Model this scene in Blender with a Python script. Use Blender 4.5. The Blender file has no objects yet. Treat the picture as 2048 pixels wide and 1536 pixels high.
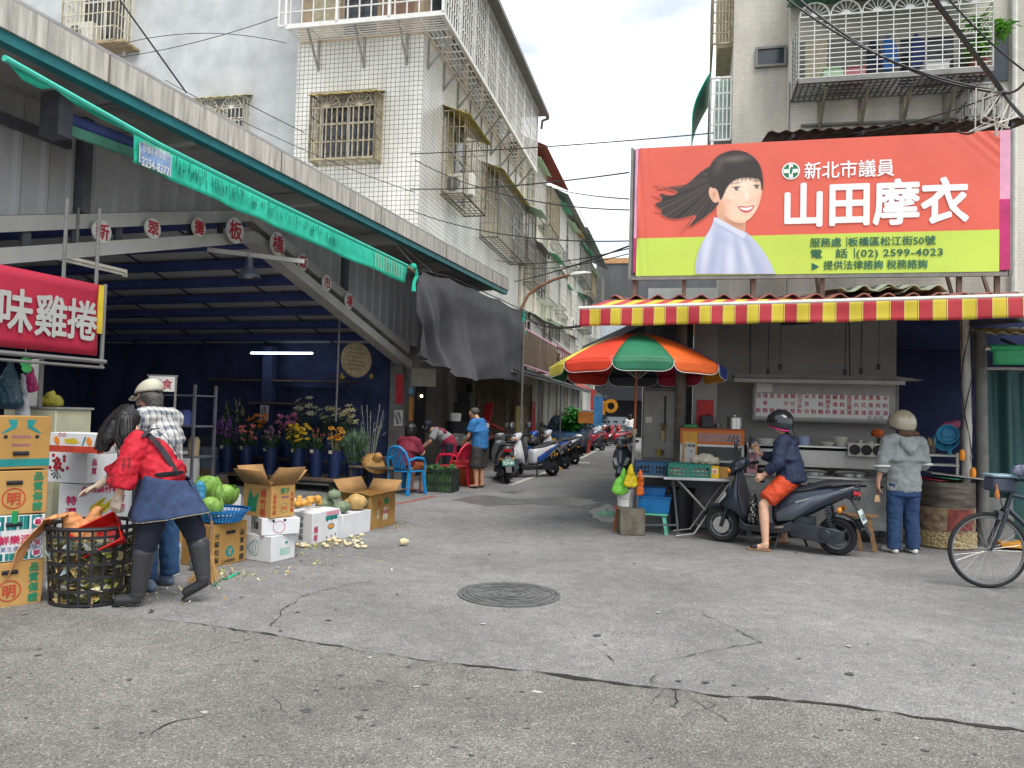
import bpy,math,random
import numpy as np
from mathutils import Vector,Matrix,noise as mnoise
rnd=random.Random(7)
R=math.radians
SC=bpy.context.scene
COL=SC.collection
V=Vector

# ---------------------------------------------------------------- camera
F_PX,PITCH,ROLL,CAMH=1530.0,math.atan(58/1530),.028,1.5
fw=V((0,math.cos(PITCH),math.sin(PITCH)))
u0=V((0,-math.sin(PITCH),math.cos(PITCH)))
rt=V((1,0,0))*math.cos(ROLL)+u0*math.sin(ROLL)
upv=u0*math.cos(ROLL)-V((1,0,0))*math.sin(ROLL)
EYE=V((0,0,CAMH))
cam=bpy.data.objects.new('camera',bpy.data.cameras.new('camera'))
COL.objects.link(cam)
cam.matrix_world=Matrix(((rt.x,upv.x,-fw.x,EYE.x),(rt.y,upv.y,-fw.y,EYE.y),(rt.z,upv.z,-fw.z,EYE.z),(0,0,0,1)))
cam.data.sensor_width=36; cam.data.lens=36*F_PX/2048
cam.data.clip_start=.05; cam.data.clip_end=3000
SC.camera=cam

# ---------------------------------------------------------------- light
SUN_EL,SUN_AZ=R(60),R(152)      # azimuth of the sun, clockwise from +Y
w=bpy.data.worlds.new('World'); SC.world=w; w.use_nodes=True
nt=w.node_tree; nt.nodes.clear()
def nd(t,typ,**kw):
 n=t.nodes.new(typ)
 for k,v in kw.items(): setattr(n,k,v)
 return n
out=nd(nt,'ShaderNodeOutputWorld'); bg=nd(nt,'ShaderNodeBackground')
sky=nd(nt,'ShaderNodeTexSky'); sky.sky_type='NISHITA'; sky.sun_disc=False
sky.sun_elevation=SUN_EL; sky.sun_rotation=SUN_AZ
tc=nd(nt,'ShaderNodeTexCoord'); mp=nd(nt,'ShaderNodeMapping'); mp.inputs['Scale'].default_value=(1.6,1.6,5.0)
nz=nd(nt,'ShaderNodeTexNoise'); nz.inputs['Scale'].default_value=2.1; nz.inputs['Detail'].default_value=9; nz.inputs['Roughness'].default_value=.52
nz.inputs['Distortion'].default_value=.35
rp=nd(nt,'ShaderNodeValToRGB'); rp.color_ramp.elements[0].position=.36; rp.color_ramp.elements[1].position=.58
rp.color_ramp.elements[0].color=(.45,.45,.45,1); rp.color_ramp.elements[1].color=(1,1,1,1)
sm=nd(nt,'ShaderNodeMix',data_type='RGBA',blend_type='MULTIPLY'); sm.inputs[0].default_value=1
sm.inputs[7].default_value=(.62,.64,.66,1)
mx=nd(nt,'ShaderNodeMix',data_type='RGBA'); mx.inputs[7].default_value=(5.7,5.9,6.05,1)
bg.inputs['Strength'].default_value=.11
L=nt.links.new
L(tc.outputs['Generated'],mp.inputs[0]); L(mp.outputs[0],nz.inputs['Vector']); L(nz.outputs['Fac'],rp.inputs[0])
L(rp.outputs[0],mx.inputs[0]); L(sky.outputs[0],sm.inputs[6]); L(sm.outputs[2],mx.inputs[6]); L(mx.outputs[2],bg.inputs[0]); L(bg.outputs[0],out.inputs[0])
sl=bpy.data.lights.new('sun','SUN'); sl.energy=1.45; sl.angle=R(38); sl.color=(1,.965,.91)
so=bpy.data.objects.new('sun',sl); COL.objects.link(so)
sd=V((math.sin(SUN_AZ)*math.cos(SUN_EL),math.cos(SUN_AZ)*math.cos(SUN_EL),math.sin(SUN_EL)))
so.rotation_euler=sd.to_track_quat('Z','Y').to_euler(); so.location=(0,0,40)
SC.view_settings.view_transform='Standard'; SC.view_settings.look='None'
SC.view_settings.gamma=1; SC.view_settings.exposure=1.3
SC.render.engine='CYCLES'
cy=SC.cycles
cy.max_bounces=7; cy.diffuse_bounces=5; cy.glossy_bounces=3; cy.transmission_bounces=4; cy.transparent_max_bounces=12
cy.caustics_reflective=False; cy.caustics_refractive=False
cy.use_denoising=True; cy.sample_clamp_indirect=6

# ---------------------------------------------------------------- pixel to world
def ray(u,v):
 d=fw+rt*((u-1024)/F_PX)-upv*((v-768)/F_PX)
 return d
def P(u,v,Y):
 d=ray(u,v); return EYE+d*(Y/d.y)
def G(u,v,z=0.0):
 d=ray(u,v); return EYE+d*((z-CAMH)/d.z)
class Frame:
 def __init__(s,o,rz):
  s.o=V(o); s.rz=rz; s.M=Matrix.Translation(s.o) @ Matrix.Rotation(rz,4,'Z'); s.I=s.M.inverted()
 def loc(s,p): return s.I @ V(p)
 def w(s,x,y,z=0): return s.M @ V((x,y,z))
 def hit(s,u,v,ax,val):
  o=s.I @ EYE; d=s.I.to_3x3() @ ray(u,v); i='xyz'.index(ax)
  return o+d*((val-o[i])/d[i])

# ---------------------------------------------------------------- materials
def lin(c):
 if isinstance(c,str):
  c=c.lstrip('#'); c=[int(c[i:i+2],16)/255 for i in (0,2,4)]
  c=[x/12.92 if x <= .04045 else ((x+.055)/1.055)**2.4 for x in c]
 return (c[0],c[1],c[2],1)
MATS={}
def mat(name,col,rough=.6,metal=0,var=.18,scale=6,bump=0,bscale=60,col2=None,spec=.4,streak=0,trans=0,alpha=1,emit=0,coat=0,sss=0,detail=5):
 if name in MATS: return MATS[name]
 m=bpy.data.materials.new(name); m.use_nodes=True; t=m.node_tree
 b=t.nodes['Principled BSDF']; c=lin(col)
 b.inputs['Roughness'].default_value=rough; b.inputs['Metallic'].default_value=metal
 b.inputs['Specular IOR Level'].default_value=spec
 if trans: b.inputs['Transmission Weight'].default_value=trans
 if alpha < 1: b.inputs['Alpha'].default_value=alpha
 if coat: b.inputs['Coat Weight'].default_value=coat; b.inputs['Coat Roughness'].default_value=.08
 if sss: b.inputs['Subsurface Weight'].default_value=sss; b.inputs['Subsurface Radius'].default_value=(.02,.008,.004)
 if emit: b.inputs['Emission Color'].default_value=c; b.inputs['Emission Strength'].default_value=emit
 tcn=nd(t,'ShaderNodeTexCoord')
 if var or col2:
  n=nd(t,'ShaderNodeTexNoise'); n.inputs['Scale'].default_value=scale; n.inputs['Detail'].default_value=detail; n.inputs['Roughness'].default_value=.62
  if streak:
   mp=nd(t,'ShaderNodeMapping'); mp.inputs['Scale'].default_value=(1,1,1/streak)
   t.links.new(tcn.outputs['Object'],mp.inputs[0]); t.links.new(mp.outputs[0],n.inputs['Vector'])
  else: t.links.new(tcn.outputs['Object'],n.inputs['Vector'])
  r=nd(t,'ShaderNodeValToRGB'); r.color_ramp.elements[0].position=.32; r.color_ramp.elements[1].position=.68
  d=lin(col2) if col2 else tuple(x*(1-var*1.3) for x in c[:3])+(1,)
  e=c if col2 else tuple(min(1,x*(1+var*.55)) for x in c[:3])+(1,)
  r.color_ramp.elements[0].color=d; r.color_ramp.elements[1].color=e
  t.links.new(n.outputs['Fac'],r.inputs[0]); t.links.new(r.outputs[0],b.inputs['Base Color'])
 else: b.inputs['Base Color'].default_value=c
 if bump:
  n2=nd(t,'ShaderNodeTexNoise'); n2.inputs['Scale'].default_value=bscale; n2.inputs['Detail'].default_value=4
  bp=nd(t,'ShaderNodeBump'); bp.inputs['Strength'].default_value=bump; bp.inputs['Distance'].default_value=.01
  t.links.new(tcn.outputs['Object'],n2.inputs['Vector']); t.links.new(n2.outputs['Fac'],bp.inputs['Height']); t.links.new(bp.outputs[0],b.inputs['Normal'])
 MATS[name]=m
 return m

# ---------------------------------------------------------------- glyphs
GL={}
BOLD=((0,0),(1,0),(-1,0),(0,1),(0,-1),(.75,.75),(-.75,.75),(.75,-.75),(-.75,-.75))
def glyph(ch,bold):
 k=(ch,bold)
 if k not in GL:
  c=bpy.data.curves.new('g','FONT'); c.body=ch; c.size=1; c.offset=bold; c.resolution_u=2
  o=bpy.data.objects.new('g',c); m=o.to_mesh()
  vs=[(v.co.x,v.co.y) for v in m.vertices]; fs=[tuple(p.vertices) for p in m.polygons]
  o.to_mesh_clear(); bpy.data.objects.remove(o); bpy.data.curves.remove(c)
  if ord(ch) > 0x2e80: adv=1.0
  elif vs: adv=max(x for x,y in vs)+.07
  else: adv=.3
  GL[k]=(vs,fs,adv)
 return GL[k]

# ---------------------------------------------------------------- mesh builder
def frame_of(d):
 d=V(d).normalized(); a=V((0,0,1)) if abs(d.z) < .95 else V((1,0,0))
 x=d.cross(a).normalized(); return x,x.cross(d).normalized()*-1,d
class MB:
 def __init__(s): s.v=[]; s.f=[]; s.m=[]
 def add(s,vs,fs,mi=0):
  b=len(s.v); s.v += [tuple(p) for p in vs]
  for f in fs: s.f.append(tuple(i+b for i in f)); s.m.append(mi)
  return s
 def box(s,lo,hi,mi=0,rot=None,top=1.0):
  x0,y0,z0=lo; x1,y1,z1=hi
  vs=[V(p) for p in ((x0,y0,z0),(x1,y0,z0),(x1,y1,z0),(x0,y1,z0),(x0,y0,z1),(x1,y0,z1),(x1,y1,z1),(x0,y1,z1))]
  c=V(((x0+x1)/2,(y0+y1)/2,(z0+z1)/2))
  if top != 1.0:
   for p in vs[4:]: p.x=c.x+(p.x-c.x)*top; p.y=c.y+(p.y-c.y)*top
  if rot is not None: vs=[c+rot @ (p-c) for p in vs]
  return s.add(vs,[(0,3,2,1),(4,5,6,7),(0,1,5,4),(1,2,6,5),(2,3,7,6),(3,0,4,7)],mi)
 def bar(s,a,b,w,h=None,mi=0,up=(0,0,1)):
  a,b=V(a),V(b); d=(b-a).normalized(); h=h or w
  u=V(up)
  if abs(d.dot(u)) > .97: u=V((0,1,0))
  x=d.cross(u).normalized()*(w/2); y=x.cross(d).normalized()*(h/2)
  vs=[a-x-y,a+x-y,a+x+y,a-x+y,b-x-y,b+x-y,b+x+y,b-x+y]
  return s.add(vs,[(0,1,2,3),(7,6,5,4),(0,4,5,1),(1,5,6,2),(2,6,7,3),(3,7,4,0)],mi)
 def tube(s,pts,r,n=8,mi=0,closed=False,caps=True):
  pts=[V(p) for p in pts]; k=len(pts)
  rs=r if isinstance(r,(list,tuple)) else [r]*k
  x=None; rings=[]
  for i,p in enumerate(pts):
   if closed: d=pts[(i+1)%k]-pts[i-1]
   else: d=pts[min(i+1,k-1)]-pts[max(i-1,0)]
   if d.length < 1e-9: d=V((0,0,1))
   d.normalize()
   if x is None: x,y,_=frame_of(d)
   else:
    x=(x-d*x.dot(d))
    x=x.normalized() if x.length > 1e-6 else frame_of(d)[0]
   y=d.cross(x)
   rings.append([p+(x*math.cos(2*math.pi*j/n)+y*math.sin(2*math.pi*j/n))*rs[i] for j in range(n)])
  vs=[q for g in rings for q in g]; fs=[]
  for i in range(k if closed else k-1):
   a,b=i*n,((i+1)%k)*n
   for j in range(n): fs.append((a+j,a+(j+1)%n,b+(j+1)%n,b+j))
  if caps and not closed: fs += [tuple(range(n-1,-1,-1)),tuple((k-1)*n+j for j in range(n))]
  return s.add(vs,fs,mi)
 def loft(s,rings,mi=0,closed_ring=True,caps=True,loop=False):
  n=len(rings[0]); k=len(rings); vs=[V(q) for g in rings for q in g]; fs=[]
  for i in range(k if loop else k-1):
   a,b=i*n,((i+1)%k)*n
   for j in range(n if closed_ring else n-1): fs.append((a+j,a+(j+1)%n,b+(j+1)%n,b+j))
  if caps and closed_ring and not loop: fs += [tuple(range(n-1,-1,-1)),tuple((k-1)*n+j for j in range(n))]
  return s.add(vs,fs,mi)
 def lathe(s,prof,n=24,c=(0,0,0),ax=None,mi=0,caps=True,sx=1,sy=1):
  c=V(c); x,y,d=(V((1,0,0)),V((0,1,0)),V((0,0,1))) if ax is None else frame_of(ax)
  return s.loft([[c+x*(r*math.cos(2*math.pi*j/n)*sx)+y*(r*math.sin(2*math.pi*j/n)*sy)+d*h for j in range(n)] for r,h in prof],mi,caps=caps)
 def ball(s,c,r,n=16,k=10,mi=0,rot=None,e=1.0):
  rx,ry,rz=r if isinstance(r,(tuple,list)) else (r,r,r); c=V(c); g=[]
  for i in range(k+1):
   t=math.pi*(i/k); st,ct=math.sin(t),-math.cos(t)
   st=max(st,.002)
   row=[]
   for j in range(n):
    a=2*math.pi*j/n; p=V((rx*st*math.cos(a),ry*st*math.sin(a),rz*ct))
    row.append(c+(rot @ p if rot is not None else p))
   g.append(row)
  return s.loft(g,mi)
 def prism(s,poly,o,ux,uy,depth,mi=0,center=True):
  o,ux,uy=V(o),V(ux).normalized(),V(uy).normalized(); n=ux.cross(uy).normalized()
  a=[o+ux*p[0]+uy*p[1]+n*(-depth/2 if center else 0) for p in poly]; b=[p+n*depth for p in a]; k=len(a)
  fs=[tuple(range(k-1,-1,-1)),tuple(range(k,2*k))]+[(i,(i+1)%k,k+(i+1)%k,k+i) for i in range(k)]
  return s.add(a+b,fs,mi)
 def poly(s,pts,o,ux,uy,mi=0,lift=0.0):
  o,ux,uy=V(o),V(ux).normalized(),V(uy).normalized(); n=ux.cross(uy).normalized()*lift
  return s.add([o+ux*p[0]+uy*p[1]+n for p in pts],[tuple(range(len(pts)))],mi)
 def ring(s,o,ux,uy,r0,r1,n=28,mi=0,sy=1.0,lift=0.0):
  o,ux,uy=V(o),V(ux).normalized(),V(uy).normalized(); nn=ux.cross(uy).normalized()*lift
  vs=[]
  for r in (r0,r1): vs += [o+nn+ux*(r*math.cos(2*math.pi*i/n))+uy*(r*sy*math.sin(2*math.pi*i/n)) for i in range(n)]
  return s.add(vs,[(i,(i+1)%n,n+(i+1)%n,n+i) for i in range(n)],mi)
 def disc(s,o,ux,uy,r,n=24,mi=0,sy=1.0,lift=0.0):
  return s.poly([(r*math.cos(2*math.pi*i/n),r*sy*math.sin(2*math.pi*i/n)) for i in range(n)],o,ux,uy,mi,lift)
 def grid(s,fn,nu,nv,mi=0,thick=0.0):
  g=[[V(fn(i/nu,j/nv)) for j in range(nv+1)] for i in range(nu+1)]
  vs=[p for r in g for p in r]; n=nv+1
  fs=[(i*n+j,(i+1)*n+j,(i+1)*n+j+1,i*n+j+1) for i in range(nu) for j in range(nv)]
  s.add(vs,fs,mi)
  return s
 def text(s,st,o,ux,uy,h,mi=0,bold=.0,w=None,vertical=False,gap=1.0,lift=.002,sx=1.0):
  """text centred on o; h = height of one character"""
  o,ux,uy=V(o),V(ux).normalized(),V(uy).normalized(); n=ux.cross(uy).normalized()*lift
  if vertical:
   k=len(st); hh=h*gap
   for i,ch in enumerate(st):
    if ch == ' ': continue
    vs,fs,adv=glyph(ch,0); cy_=((k-1)/2-i)*hh
    for j,(bx,by) in enumerate(BOLD if bold else BOLD[:1]): s.add([o+n*(1+.07*j)+ux*((x+bx*bold-adv/2)*h*sx)+uy*(cy_+(y+by*bold-.38)*h) for x,y in vs],fs,mi)
   return s
  gs=[glyph(ch,0) for ch in st]; tot=sum(g[2]*gap for g in gs)
  k=(w/(tot*h) if w else 1.0)*sx; x0=-tot/2
  for vs,fs,adv in gs:
   for j,(bx,by) in enumerate(BOLD if bold else BOLD[:1]): s.add([o+n*(1+.07*j)+ux*((x0+x+bx*bold)*h*k)+uy*((y+by*bold-.38)*h) for x,y in vs],fs,mi)
   x0 += adv*gap
  return s
 def build(s,name,mats,parent=None,smooth=35,bevel=0,solid=0,loc=None,sub=0,bseg=2):
  me=bpy.data.meshes.new(name); me.from_pydata(s.v,[],s.f)
  for m in (mats if isinstance(mats,(list,tuple)) else [mats]): me.materials.append(m)
  me.polygons.foreach_set('material_index',s.m)
  me.update()
  if smooth:
   me.polygons.foreach_set('use_smooth',[True]*len(me.polygons)); me.set_sharp_from_angle(angle=R(smooth))
  o=bpy.data.objects.new(name,me); COL.objects.link(o)
  if parent is not None: o.parent=parent
  if loc is not None: o.location=loc
  if solid:
   k=o.modifiers.new('thickness','SOLIDIFY'); k.thickness=solid; k.offset=0
  if sub:
   k=o.modifiers.new('sub','SUBSURF'); k.levels=sub; k.render_levels=sub
  if bevel:
   k=o.modifiers.new('bevel','BEVEL'); k.width=bevel; k.segments=bseg; k.limit_method='ANGLE'; k.angle_limit=R(40)
  return o
def tag(o,label,cat,group=None,kind=None):
 o['label']=label; o['category']=cat
 if group: o['group']=group
 if kind: o['kind']=kind
 return o
def thing(name,label,cat,loc=(0,0,0),rz=0.0,group=None):
 o=bpy.data.objects.new(name,None); COL.objects.link(o); o.empty_display_size=.2
 o.location=loc; o.rotation_euler=(0,0,rz)
 return tag(o,label,cat,group)
def struct(o,label=None):
 o['kind']='structure'
 if label: o['label']=label
 return o
def children(o): return [c for c in bpy.data.objects if c.parent == o]
def dup(root,label,loc,rz=0.0,group=None,scale=None):
 r=root.copy(); COL.objects.link(r); r.location=loc; r.rotation_euler=(0,0,rz); r['label']=label
 if group: r['group']=group
 if scale: r.scale=scale
 for ch in children(root):
  c=ch.copy(); COL.objects.link(c); c.parent=r
  for g in children(ch):
   d=g.copy(); COL.objects.link(d); d.parent=c
 return r
def caps_blob(name,caps,m,parent=None,vox=.012,smooth=6,wrinkle=0,wscale=.08,mats=None,end=1.0):
 """one continuous surface round tapered capsules: (p0, r0, p1, r1[, flat(x,y,z)])"""
 b=MB()
 if end < 1:                     # flat cuffs and hems, round joints
  pts=[tuple(round(x,3) for x in p) for c in caps for p in (c[0],c[2])]
  for c in caps:
   for p,r in ((c[0],c[1]),(c[2],c[3])):
    if pts.count(tuple(round(x,3) for x in p)) > 1 or (r < .1 and p is c[0]): b.ball(p,r*.97,12,8)
 for c in caps:
  p0,r0,p1,r1=V(c[0]),c[1],V(c[2]),c[3]; d=p1-p0
  if d.length < 1e-6: d=V((0,0,.001)); p1=p0+d
  if len(c) > 4: x=V(c[4]).normalized(); fx,fy=c[5],c[6]; dn=d.normalized(); x=(x-dn*x.dot(dn)).normalized(); y=dn.cross(x)
  else: x,y,dn=frame_of(d); fx=fy=1
  rg=[]; N=14
  for t in (-.985,-.8,-.45,0):
   q=math.sqrt(1-t*t); rg.append([p0+dn*(t*r0*min(fx,fy,1)*end)+(x*(math.cos(6.2832*j/N)*fx)+y*(math.sin(6.2832*j/N)*fy))*r0*q for j in range(N)])
  for t in (0,.45,.8,.985):
   q=math.sqrt(1-t*t); rg.append([p1+dn*(t*r1*min(fx,fy,1)*end)+(x*(math.cos(6.2832*j/N)*fx)+y*(math.sin(6.2832*j/N)*fy))*r1*q for j in range(N)])
  b.loft(rg)
 o=b.build(name,mats or m,parent,smooth=180)
 k=o.modifiers.new('skin','REMESH'); k.mode='VOXEL'; k.voxel_size=vox; k.use_smooth_shade=True
 if smooth:
  k=o.modifiers.new('smooth','SMOOTH'); k.iterations=smooth; k.factor=.5
 if wrinkle:
  tx=bpy.data.textures.get('folds%g' % wscale) or bpy.data.textures.new('folds%g' % wscale,'CLOUDS'); tx.noise_scale=wscale
  k=o.modifiers.new('folds','DISPLACE'); k.texture=tx; k.strength=wrinkle; k.mid_level=.5; k.texture_coords='LOCAL'
 return o
def sheet(p00,p10,p11,p01,nu,nv,amp,freq,seed=0,nrm=(0,0,1),sag=0):
 """wavy cloth between four corners: fn(u, v)"""
 p00,p10,p11,p01,nrm=V(p00),V(p10),V(p11),V(p01),V(nrm).normalized()
 def fn(u,v):
  p=p00*(1-u)*(1-v)+p10*u*(1-v)+p11*u*v+p01*(1-u)*v
  a=mnoise.noise(V((u*freq*nu/10+seed,v*freq*nv/10,seed*1.7)))*amp
  return p+nrm*a+V((0,0,-sag*4*u*(1-u)))
 return fn
# ================================================================ ground
A=R(12.5)
def ground_mat(name,base,dark,light,rough=.85,grain=.9,blotch=.25):
 m=bpy.data.materials.new(name); m.use_nodes=True; t=m.node_tree; b=t.nodes['Principled BSDF']
 b.inputs['Roughness'].default_value=rough; b.inputs['Specular IOR Level'].default_value=.25
 c=nd(t,'ShaderNodeTexCoord')
 vo=nd(t,'ShaderNodeTexVoronoi'); vo.inputs['Scale'].default_value=130; vo.inputs['Randomness'].default_value=1
 n1=nd(t,'ShaderNodeTexNoise'); n1.inputs['Scale'].default_value=190; n1.inputs['Detail'].default_value=3
 n2=nd(t,'ShaderNodeTexNoise'); n2.inputs['Scale'].default_value=.55; n2.inputs['Detail'].default_value=7; n2.inputs['Roughness'].default_value=.62
 n3=nd(t,'ShaderNodeTexNoise'); n3.inputs['Scale'].default_value=7; n3.inputs['Detail'].default_value=8; n3.inputs['Roughness'].default_value=.7
 for n in (vo,n1,n2,n3): t.links.new(c.outputs['Object'],n.inputs['Vector'])
 sep=nd(t,'ShaderNodeSeparateColor'); t.links.new(vo.outputs['Color'],sep.inputs[0])
 r1=nd(t,'ShaderNodeValToRGB'); e=r1.color_ramp.elements
 e[0].position=0; e[0].color=lin(dark); e[1].position=1; e[1].color=lin(light)
 q=e.new(.3); q.color=lin(base); q=e.new(.86); q.color=lin(base)
 t.links.new(sep.outputs[0],r1.inputs[0])
 def mult(a,fac,lo,hi,src):
  r=nd(t,'ShaderNodeMapRange'); r.inputs[1].default_value=.3; r.inputs[2].default_value=.7; r.inputs[3].default_value=lo; r.inputs[4].default_value=hi
  t.links.new(src,r.inputs[0]); x=nd(t,'ShaderNodeMix',data_type='RGBA',blend_type='MULTIPLY'); x.inputs[0].default_value=fac
  t.links.new(a,x.inputs[6]); t.links.new(r.outputs[0],x.inputs[7]); return x.outputs[2]
 o=mult(r1.outputs[0],1,.74,1.2,n1.outputs['Fac'])
 o=mult(o,1,1-blotch,1+blotch*.55,n2.outputs['Fac'])
 o=mult(o,1,.78,1.14,n3.outputs['Fac'])
 t.links.new(o,b.inputs['Base Color'])
 bp=nd(t,'ShaderNodeBump'); bp.inputs['Strength'].default_value=grain; bp.inputs['Distance'].default_value=.006
 ad=nd(t,'ShaderNodeMath',operation='ADD'); t.links.new(vo.outputs['Distance'],ad.inputs[0]); t.links.new(n1.outputs['Fac'],ad.inputs[1])
 t.links.new(ad.outputs[0],bp.inputs['Height']); t.links.new(bp.outputs[0],b.inputs['Normal'])
 return m
GM=ground_mat('asphalt','#878685','#686766','#aeada9',grain=.6,blotch=.33)
GM2=ground_mat('asphalt_coarse','#84827d','#5c5b57','#b3b0a6',grain=.9,blotch=.38)
b=MB(); b.add([(-300,-60,0),(300,-60,0),(300,900,0),(-300,900,0)],[(0,1,2,3)])
struct(b.build('ground',GM,smooth=0))
CR=[(-200,1170),(120,1212),(310,1240),(400,1250),(470,1262),(530,1270),(660,1292),(770,1310),(900,1330),(1024,1340),(1150,1358),(1290,1377),(1350,1382),(1450,1395),(1560,1402),(1680,1415),(1800,1430),(1930,1450),(2048,1465),(2300,1500)]
pts=[G(*p) for p in CR]
b=MB(); q=[(p.x,p.y,.004) for p in pts]; b.add(q+[(7,-6,.004),(-9,-6,.004)],[tuple(range(len(q)+2))])
struct(b.build('coarse_road_surface',GM2,smooth=0))
CRM=mat('crack_filler','#2e2d2b',.95,var=.3,scale=30)
def crack(px,w,b,seed=1):
 rr=random.Random(seed); P_=[G(*p) for p in px]; dense=[]
 for a,c in zip(P_,P_[1:]):
  k=max(2,int((c-a).length/.05))
  for i in range(k): dense.append(a.lerp(c,i/k))
 dense.append(P_[-1]); prev=None; L_,R_=[],[]
 for i,p in enumerate(dense):
  d=(dense[min(i+1,len(dense)-1)]-dense[max(i-1,0)]).normalized(); n=V((-d.y,d.x,0))
  off=mnoise.noise(p*5+V((seed,0,0)))*.03+mnoise.noise(p*24+V((0,0,seed)))*.014+rr.uniform(-.005,.005)
  ww=w*max(.08,.2+abs(mnoise.noise(p*4+V((0,seed,0))))*1.6+mnoise.noise(p*21)*.9)*min(1,.25+(len(dense)-i)/12,.25+i/6)
  L_.append((p.x+n.x*(off+ww/2),p.y+n.y*(off+ww/2),.008)); R_.append((p.x+n.x*(off-ww/2),p.y+n.y*(off-ww/2),.008))
 k=len(L_); b.add(L_+R_,[(i,i+1,k+i+1,k+i) for i in range(k-1)])
b=MB(); crack(CR[2:9],.022,b,1); crack(CR[8:],.042,b,2)
crack([(530,1270),(545,1250),(560,1225),(600,1197),(640,1182),(700,1170),(750,1163)],.008,b,3)
crack([(530,1270),(480,1285),(430,1300),(370,1312)],.009,b,4)
crack([(1125,1250),(1140,1268),(1200,1305),(1250,1333),(1290,1330),(1380,1310),(1460,1297),(1527,1287),(1500,1275),(1430,1240),(1385,1220)],.009,b,5)
crack([(1350,1382),(1345,1412)],.02,b,6); crack([(1385,1398),(1420,1420),(1470,1452)],.012,b,7)
crack([(1500,1132),(1420,1140),(1360,1152),(1430,1175),(1470,1186)],.006,b,8); crack([(545,1390),(560,1420),(600,1450)],.008,b,9)
crack([(300,1470),(350,1445),(420,1430)],.02,b,10); crack([(760,1140),(800,1120)],.006,b,11)
rr=random.Random(31)
for i in range(26):     # short side cracks along the main joint
 q=CR[2+i%16]; u,v=q[0]+rr.uniform(-60,60),q[1]+rr.uniform(-10,10); k=rr.choice((1,-1)); crack([(u,v),(u+rr.uniform(-25,25),v+k*rr.uniform(6,14)),(u+rr.uniform(-60,60),v+k*rr.uniform(16,34))],.007,b,40+i)
struct(b.build('road_cracks',CRM,smooth=0))
WL=mat('road_paint_white','#c9c8c0',.8,var=.35,scale=14); RL=mat('road_paint_red','#a2604f',.85,var=.45,scale=20)
def line_on(b,px,w,z=.004):
 p=[G(*q) for q in px]; vs=[]
 for i,q in enumerate(p):
  d=(p[min(i+1,len(p)-1)]-p[max(i-1,0)]).normalized(); n=V((-d.y,d.x,0))*w/2
  vs += [(q.x+n.x,q.y+n.y,z),(q.x-n.x,q.y-n.y,z)]
 b.add(vs,[(2*i,2*i+1,2*i+3,2*i+2) for i in range(len(p)-1)])
b=MB(); line_on(b,[(1022,970),(1080,949),(1120,934),(1165,915),(1215,890),(1243,879),(1262,872)],.12); line_on(b,[(1150,925),(1180,926)],.5)
struct(b.build('white_road_line',WL,smooth=0))
b=MB(); line_on(b,[(770,1012),(815,1004),(870,992)],.1); line_on(b,[(1352,1071),(1400,1068),(1470,1076)],.08); struct(b.build('red_road_line',RL,smooth=0))
WET=mat('wet_asphalt','#757573',.3,var=.3,scale=3)
b=MB()
for px in ([(905,1000),(960,990),(1040,998),(1110,994),(1180,999),(1200,1005),(1150,1012),(1060,1008),(980,1012)],[(1180,1022),(1215,1008),(1240,1012),(1236,1040),(1210,1046),(1186,1036)],[(1000,984),(1050,980),(1030,988)]):
 p=[G(*q) for q in px]; c=sum(p,V((0,0,0)))/len(p); ps=[]
 for i,a in enumerate(p):
  for t in (0,.25,.5,.75):
   z=a.lerp(p[(i+1)%len(p)],t); z=c+(z-c)*(1+.25*mnoise.noise(z*6)); ps.append((z.x,z.y,.0035))
 b.add(ps,[tuple(range(len(ps)))])
struct(b.build('wet_patch',WET,smooth=0))
b=MB(); rr=random.Random(17)
for i in range(230):
 u,v=rr.uniform(-50,2100),1000+520*rr.random()**1.4; p=G(u,v); r_=rr.uniform(.005,.02)*(1 if i % 9 else 1.5); ph=rr.uniform(0,9)
 b.add([(p.x+r_*(1+.4*math.sin(3*a+ph))*math.cos(a),p.y+r_*(1+.4*math.sin(2*a+ph))*math.sin(a)*.8,.0055+i*.00001) for a in [.524*j for j in range(12)]],[tuple(range(12))],0 if i % 6 else 1)
struct(b.build('road_stains',[mat('dark_spot','#4d4d4c',.8,var=.2),mat('pale_spot','#a9a8a2',.85,var=.15)],smooth=0))
# manhole cover
g=G(1018,1189); mh=thing('manhole_cover','round cast iron manhole cover with swirling ribs set in the asphalt','manhole cover',(g.x,g.y,0),.3)
IRON=mat('cast_iron','#6f706f',.55,.35,var=.25,scale=9,bump=.3,bscale=120); IRD=mat('iron_gap','#33322f',.9)
b=MB(); b.lathe([(.425,.004),(.425,.010),(.395,.011),(.395,.006)],48,caps=False); b.build('cover_frame',IRON,mh)
b=MB(); b.lathe([(.0,.006),(.386,.006),(.386,.0125),(.36,.0125),(.36,.0095),(.0,.0095)],48,caps=False,mi=0)
for k,r_ in enumerate((.33,.27,.21,.15,.09)):
 for j in range(3):
  a0=j*2.094+k*.5; n=14
  vs=[]
  for i in range(n+1):
   a=a0+1.75*i/n;
   for rr in (r_-.013+.012*math.sin(i*.5),r_+.013+.012*math.sin(i*.5)): vs.append((rr*math.cos(a),rr*math.sin(a),.0135))
  b.add(vs,[(2*i,2*i+1,2*i+3,2*i+2) for i in range(n)],0)
b.ring((0,0,.0097),(1,0,0),(0,1,0),.355,.362,40,1); b.build('cover_lid',[IRON,IRD],mh,smooth=20)

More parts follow.
